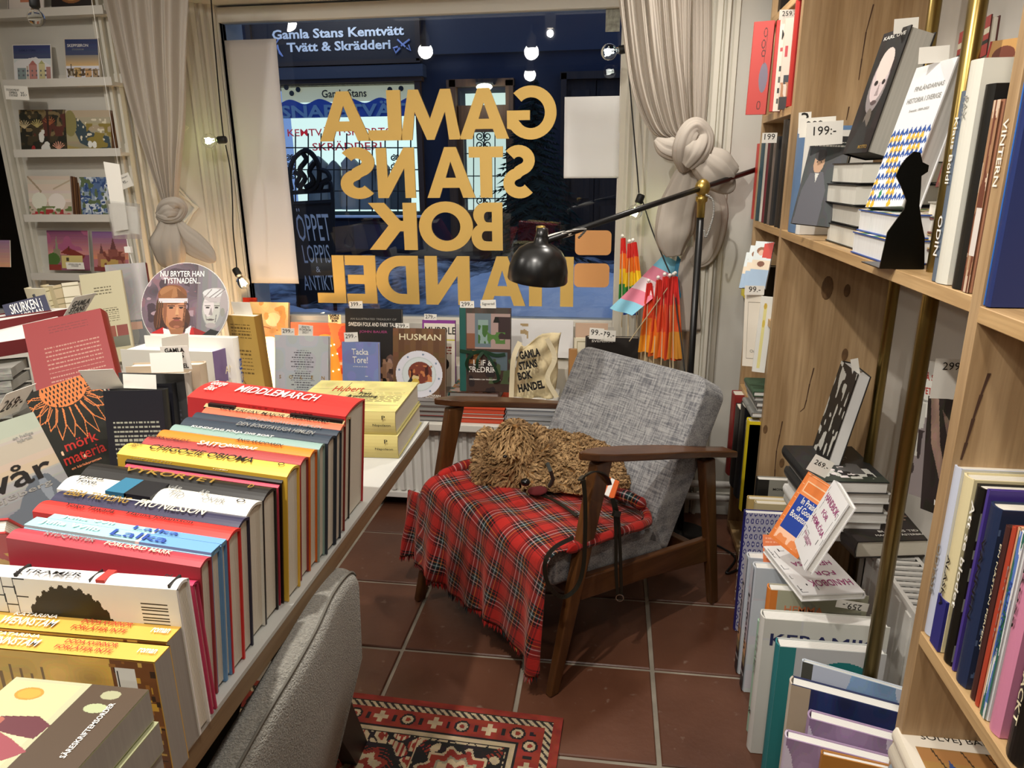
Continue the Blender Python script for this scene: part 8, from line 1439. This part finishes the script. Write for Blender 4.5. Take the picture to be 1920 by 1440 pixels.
flag('slim rainbow flag closest to the window glass', 1167, 446, 1166, 560, .020, .040, PR[:4], 2.98); flag('left rainbow flag of the pair beside the glass', 1180, 456, 1178, 590, .022, .06, PR[:5], 2.94, group='rainbow flags on sticks in the pair by the glass'); flag('right rainbow flag of the pair beside the glass', 1187, 454, 1192, 560, .022, .05, PR[:4], 2.93, group='rainbow flags on sticks in the pair by the glass')
for k, (a_, b_, c_, d_) in enumerate(((1216, 530, 1210, 660), (1234, 524, 1226, 668), (1246, 518, 1240, 672), (1256, 520, 1256, 675), (1263, 518, 1262, 672))):
    flag('folded red and orange rainbow flag, %s of the five behind the armchair' % ('leftmost', 'second', 'third', 'fourth', 'rightmost')[k], a_, b_, c_, d_, .022, (.085, .07, .085, .07, .06)[k], (['d8322a', 'e0481f', 'ea7a1e', 'ee9a1e'], ['c9301f', 'd8461f', 'e5641f'], ['d8322a', 'dd4a22', 'ea7a1e'], ['cc2c22', 'd03c24', 'd8481f'], ['d8322a', 'dc5a22', 'cf8a2a'])[k], 2.84-.014*k, group='folded rainbow flags behind the armchair')
tf = thing('trans_pride_flag', 'pale blue pink and white flag hanging sideways among the rainbow flags', 'flag', at(1250, 510, Y=2.88))
c0, c1, c2, c3 = at(1245, 478, Y=2.88), at(1290, 500, Y=2.90), at(1185, 592, Y=2.80), at(1143, 578, Y=2.82)
for k, c in enumerate(('7fc4dc', 'e58aa0', 'ecdde0', 'e58aa0', '8fd0e6')[::-1]):
    def fn(u, v, k=k): t = (k+v)/5; p = (c3.lerp(c0, t)).lerp(c2.lerp(c1, t), u)-tf.location; return p+Vector((0, -.012*math.sin(u*6+t*5), 0))
    G().grid(fn, 10, 6).obj('stripe', M(c, .8), tf, smooth=True)
o = G().add([at(1270, 478, Y=2.86)-tf.location, at(1296, 512, Y=2.86)-tf.location, at(1276, 560, Y=2.84)-tf.location, at(1262, 520, Y=2.84)-tf.location], [(0, 1, 2, 3)]).obj('corner', M('3f86a8', .8), tf); o.modifiers.new('s', 'SOLIDIFY').thickness = .001
G().tube([at(1266, 520, Y=2.80)-tf.location, at(1180, 640, Y=2.80)-tf.location], .0022, 6).obj('stick', M('d9c9a0', .6), tf); G().ball(at(1266, 512, Y=2.80)-tf.location, .0075, 10, 7).obj('ball', M('efece6', .4), tf, smooth=True)
# ================================================================ CEILING SPOTLIGHTS
for k, (x, y, z, p_) in enumerate(SPOTS):
    s = thing('ceiling_spotlight', 'small white ceiling spotlight out of view lighting the shop', 'spotlight', (x, y, z), group='ceiling spotlights'); G().lathe([(.034, -.07), (.040, -.068), (.040, .02), (.014, .05), (.012, .12), (.0005, .12)], (0, 0, 0), 16).obj('housing', M('dcdcd8', .5), s, smooth=True); G().lathe([(.0005, -.062), (.033, -.062)], (0, 0, 0), 16).obj('lens', M('fff3d8', .5, emit=22), s)
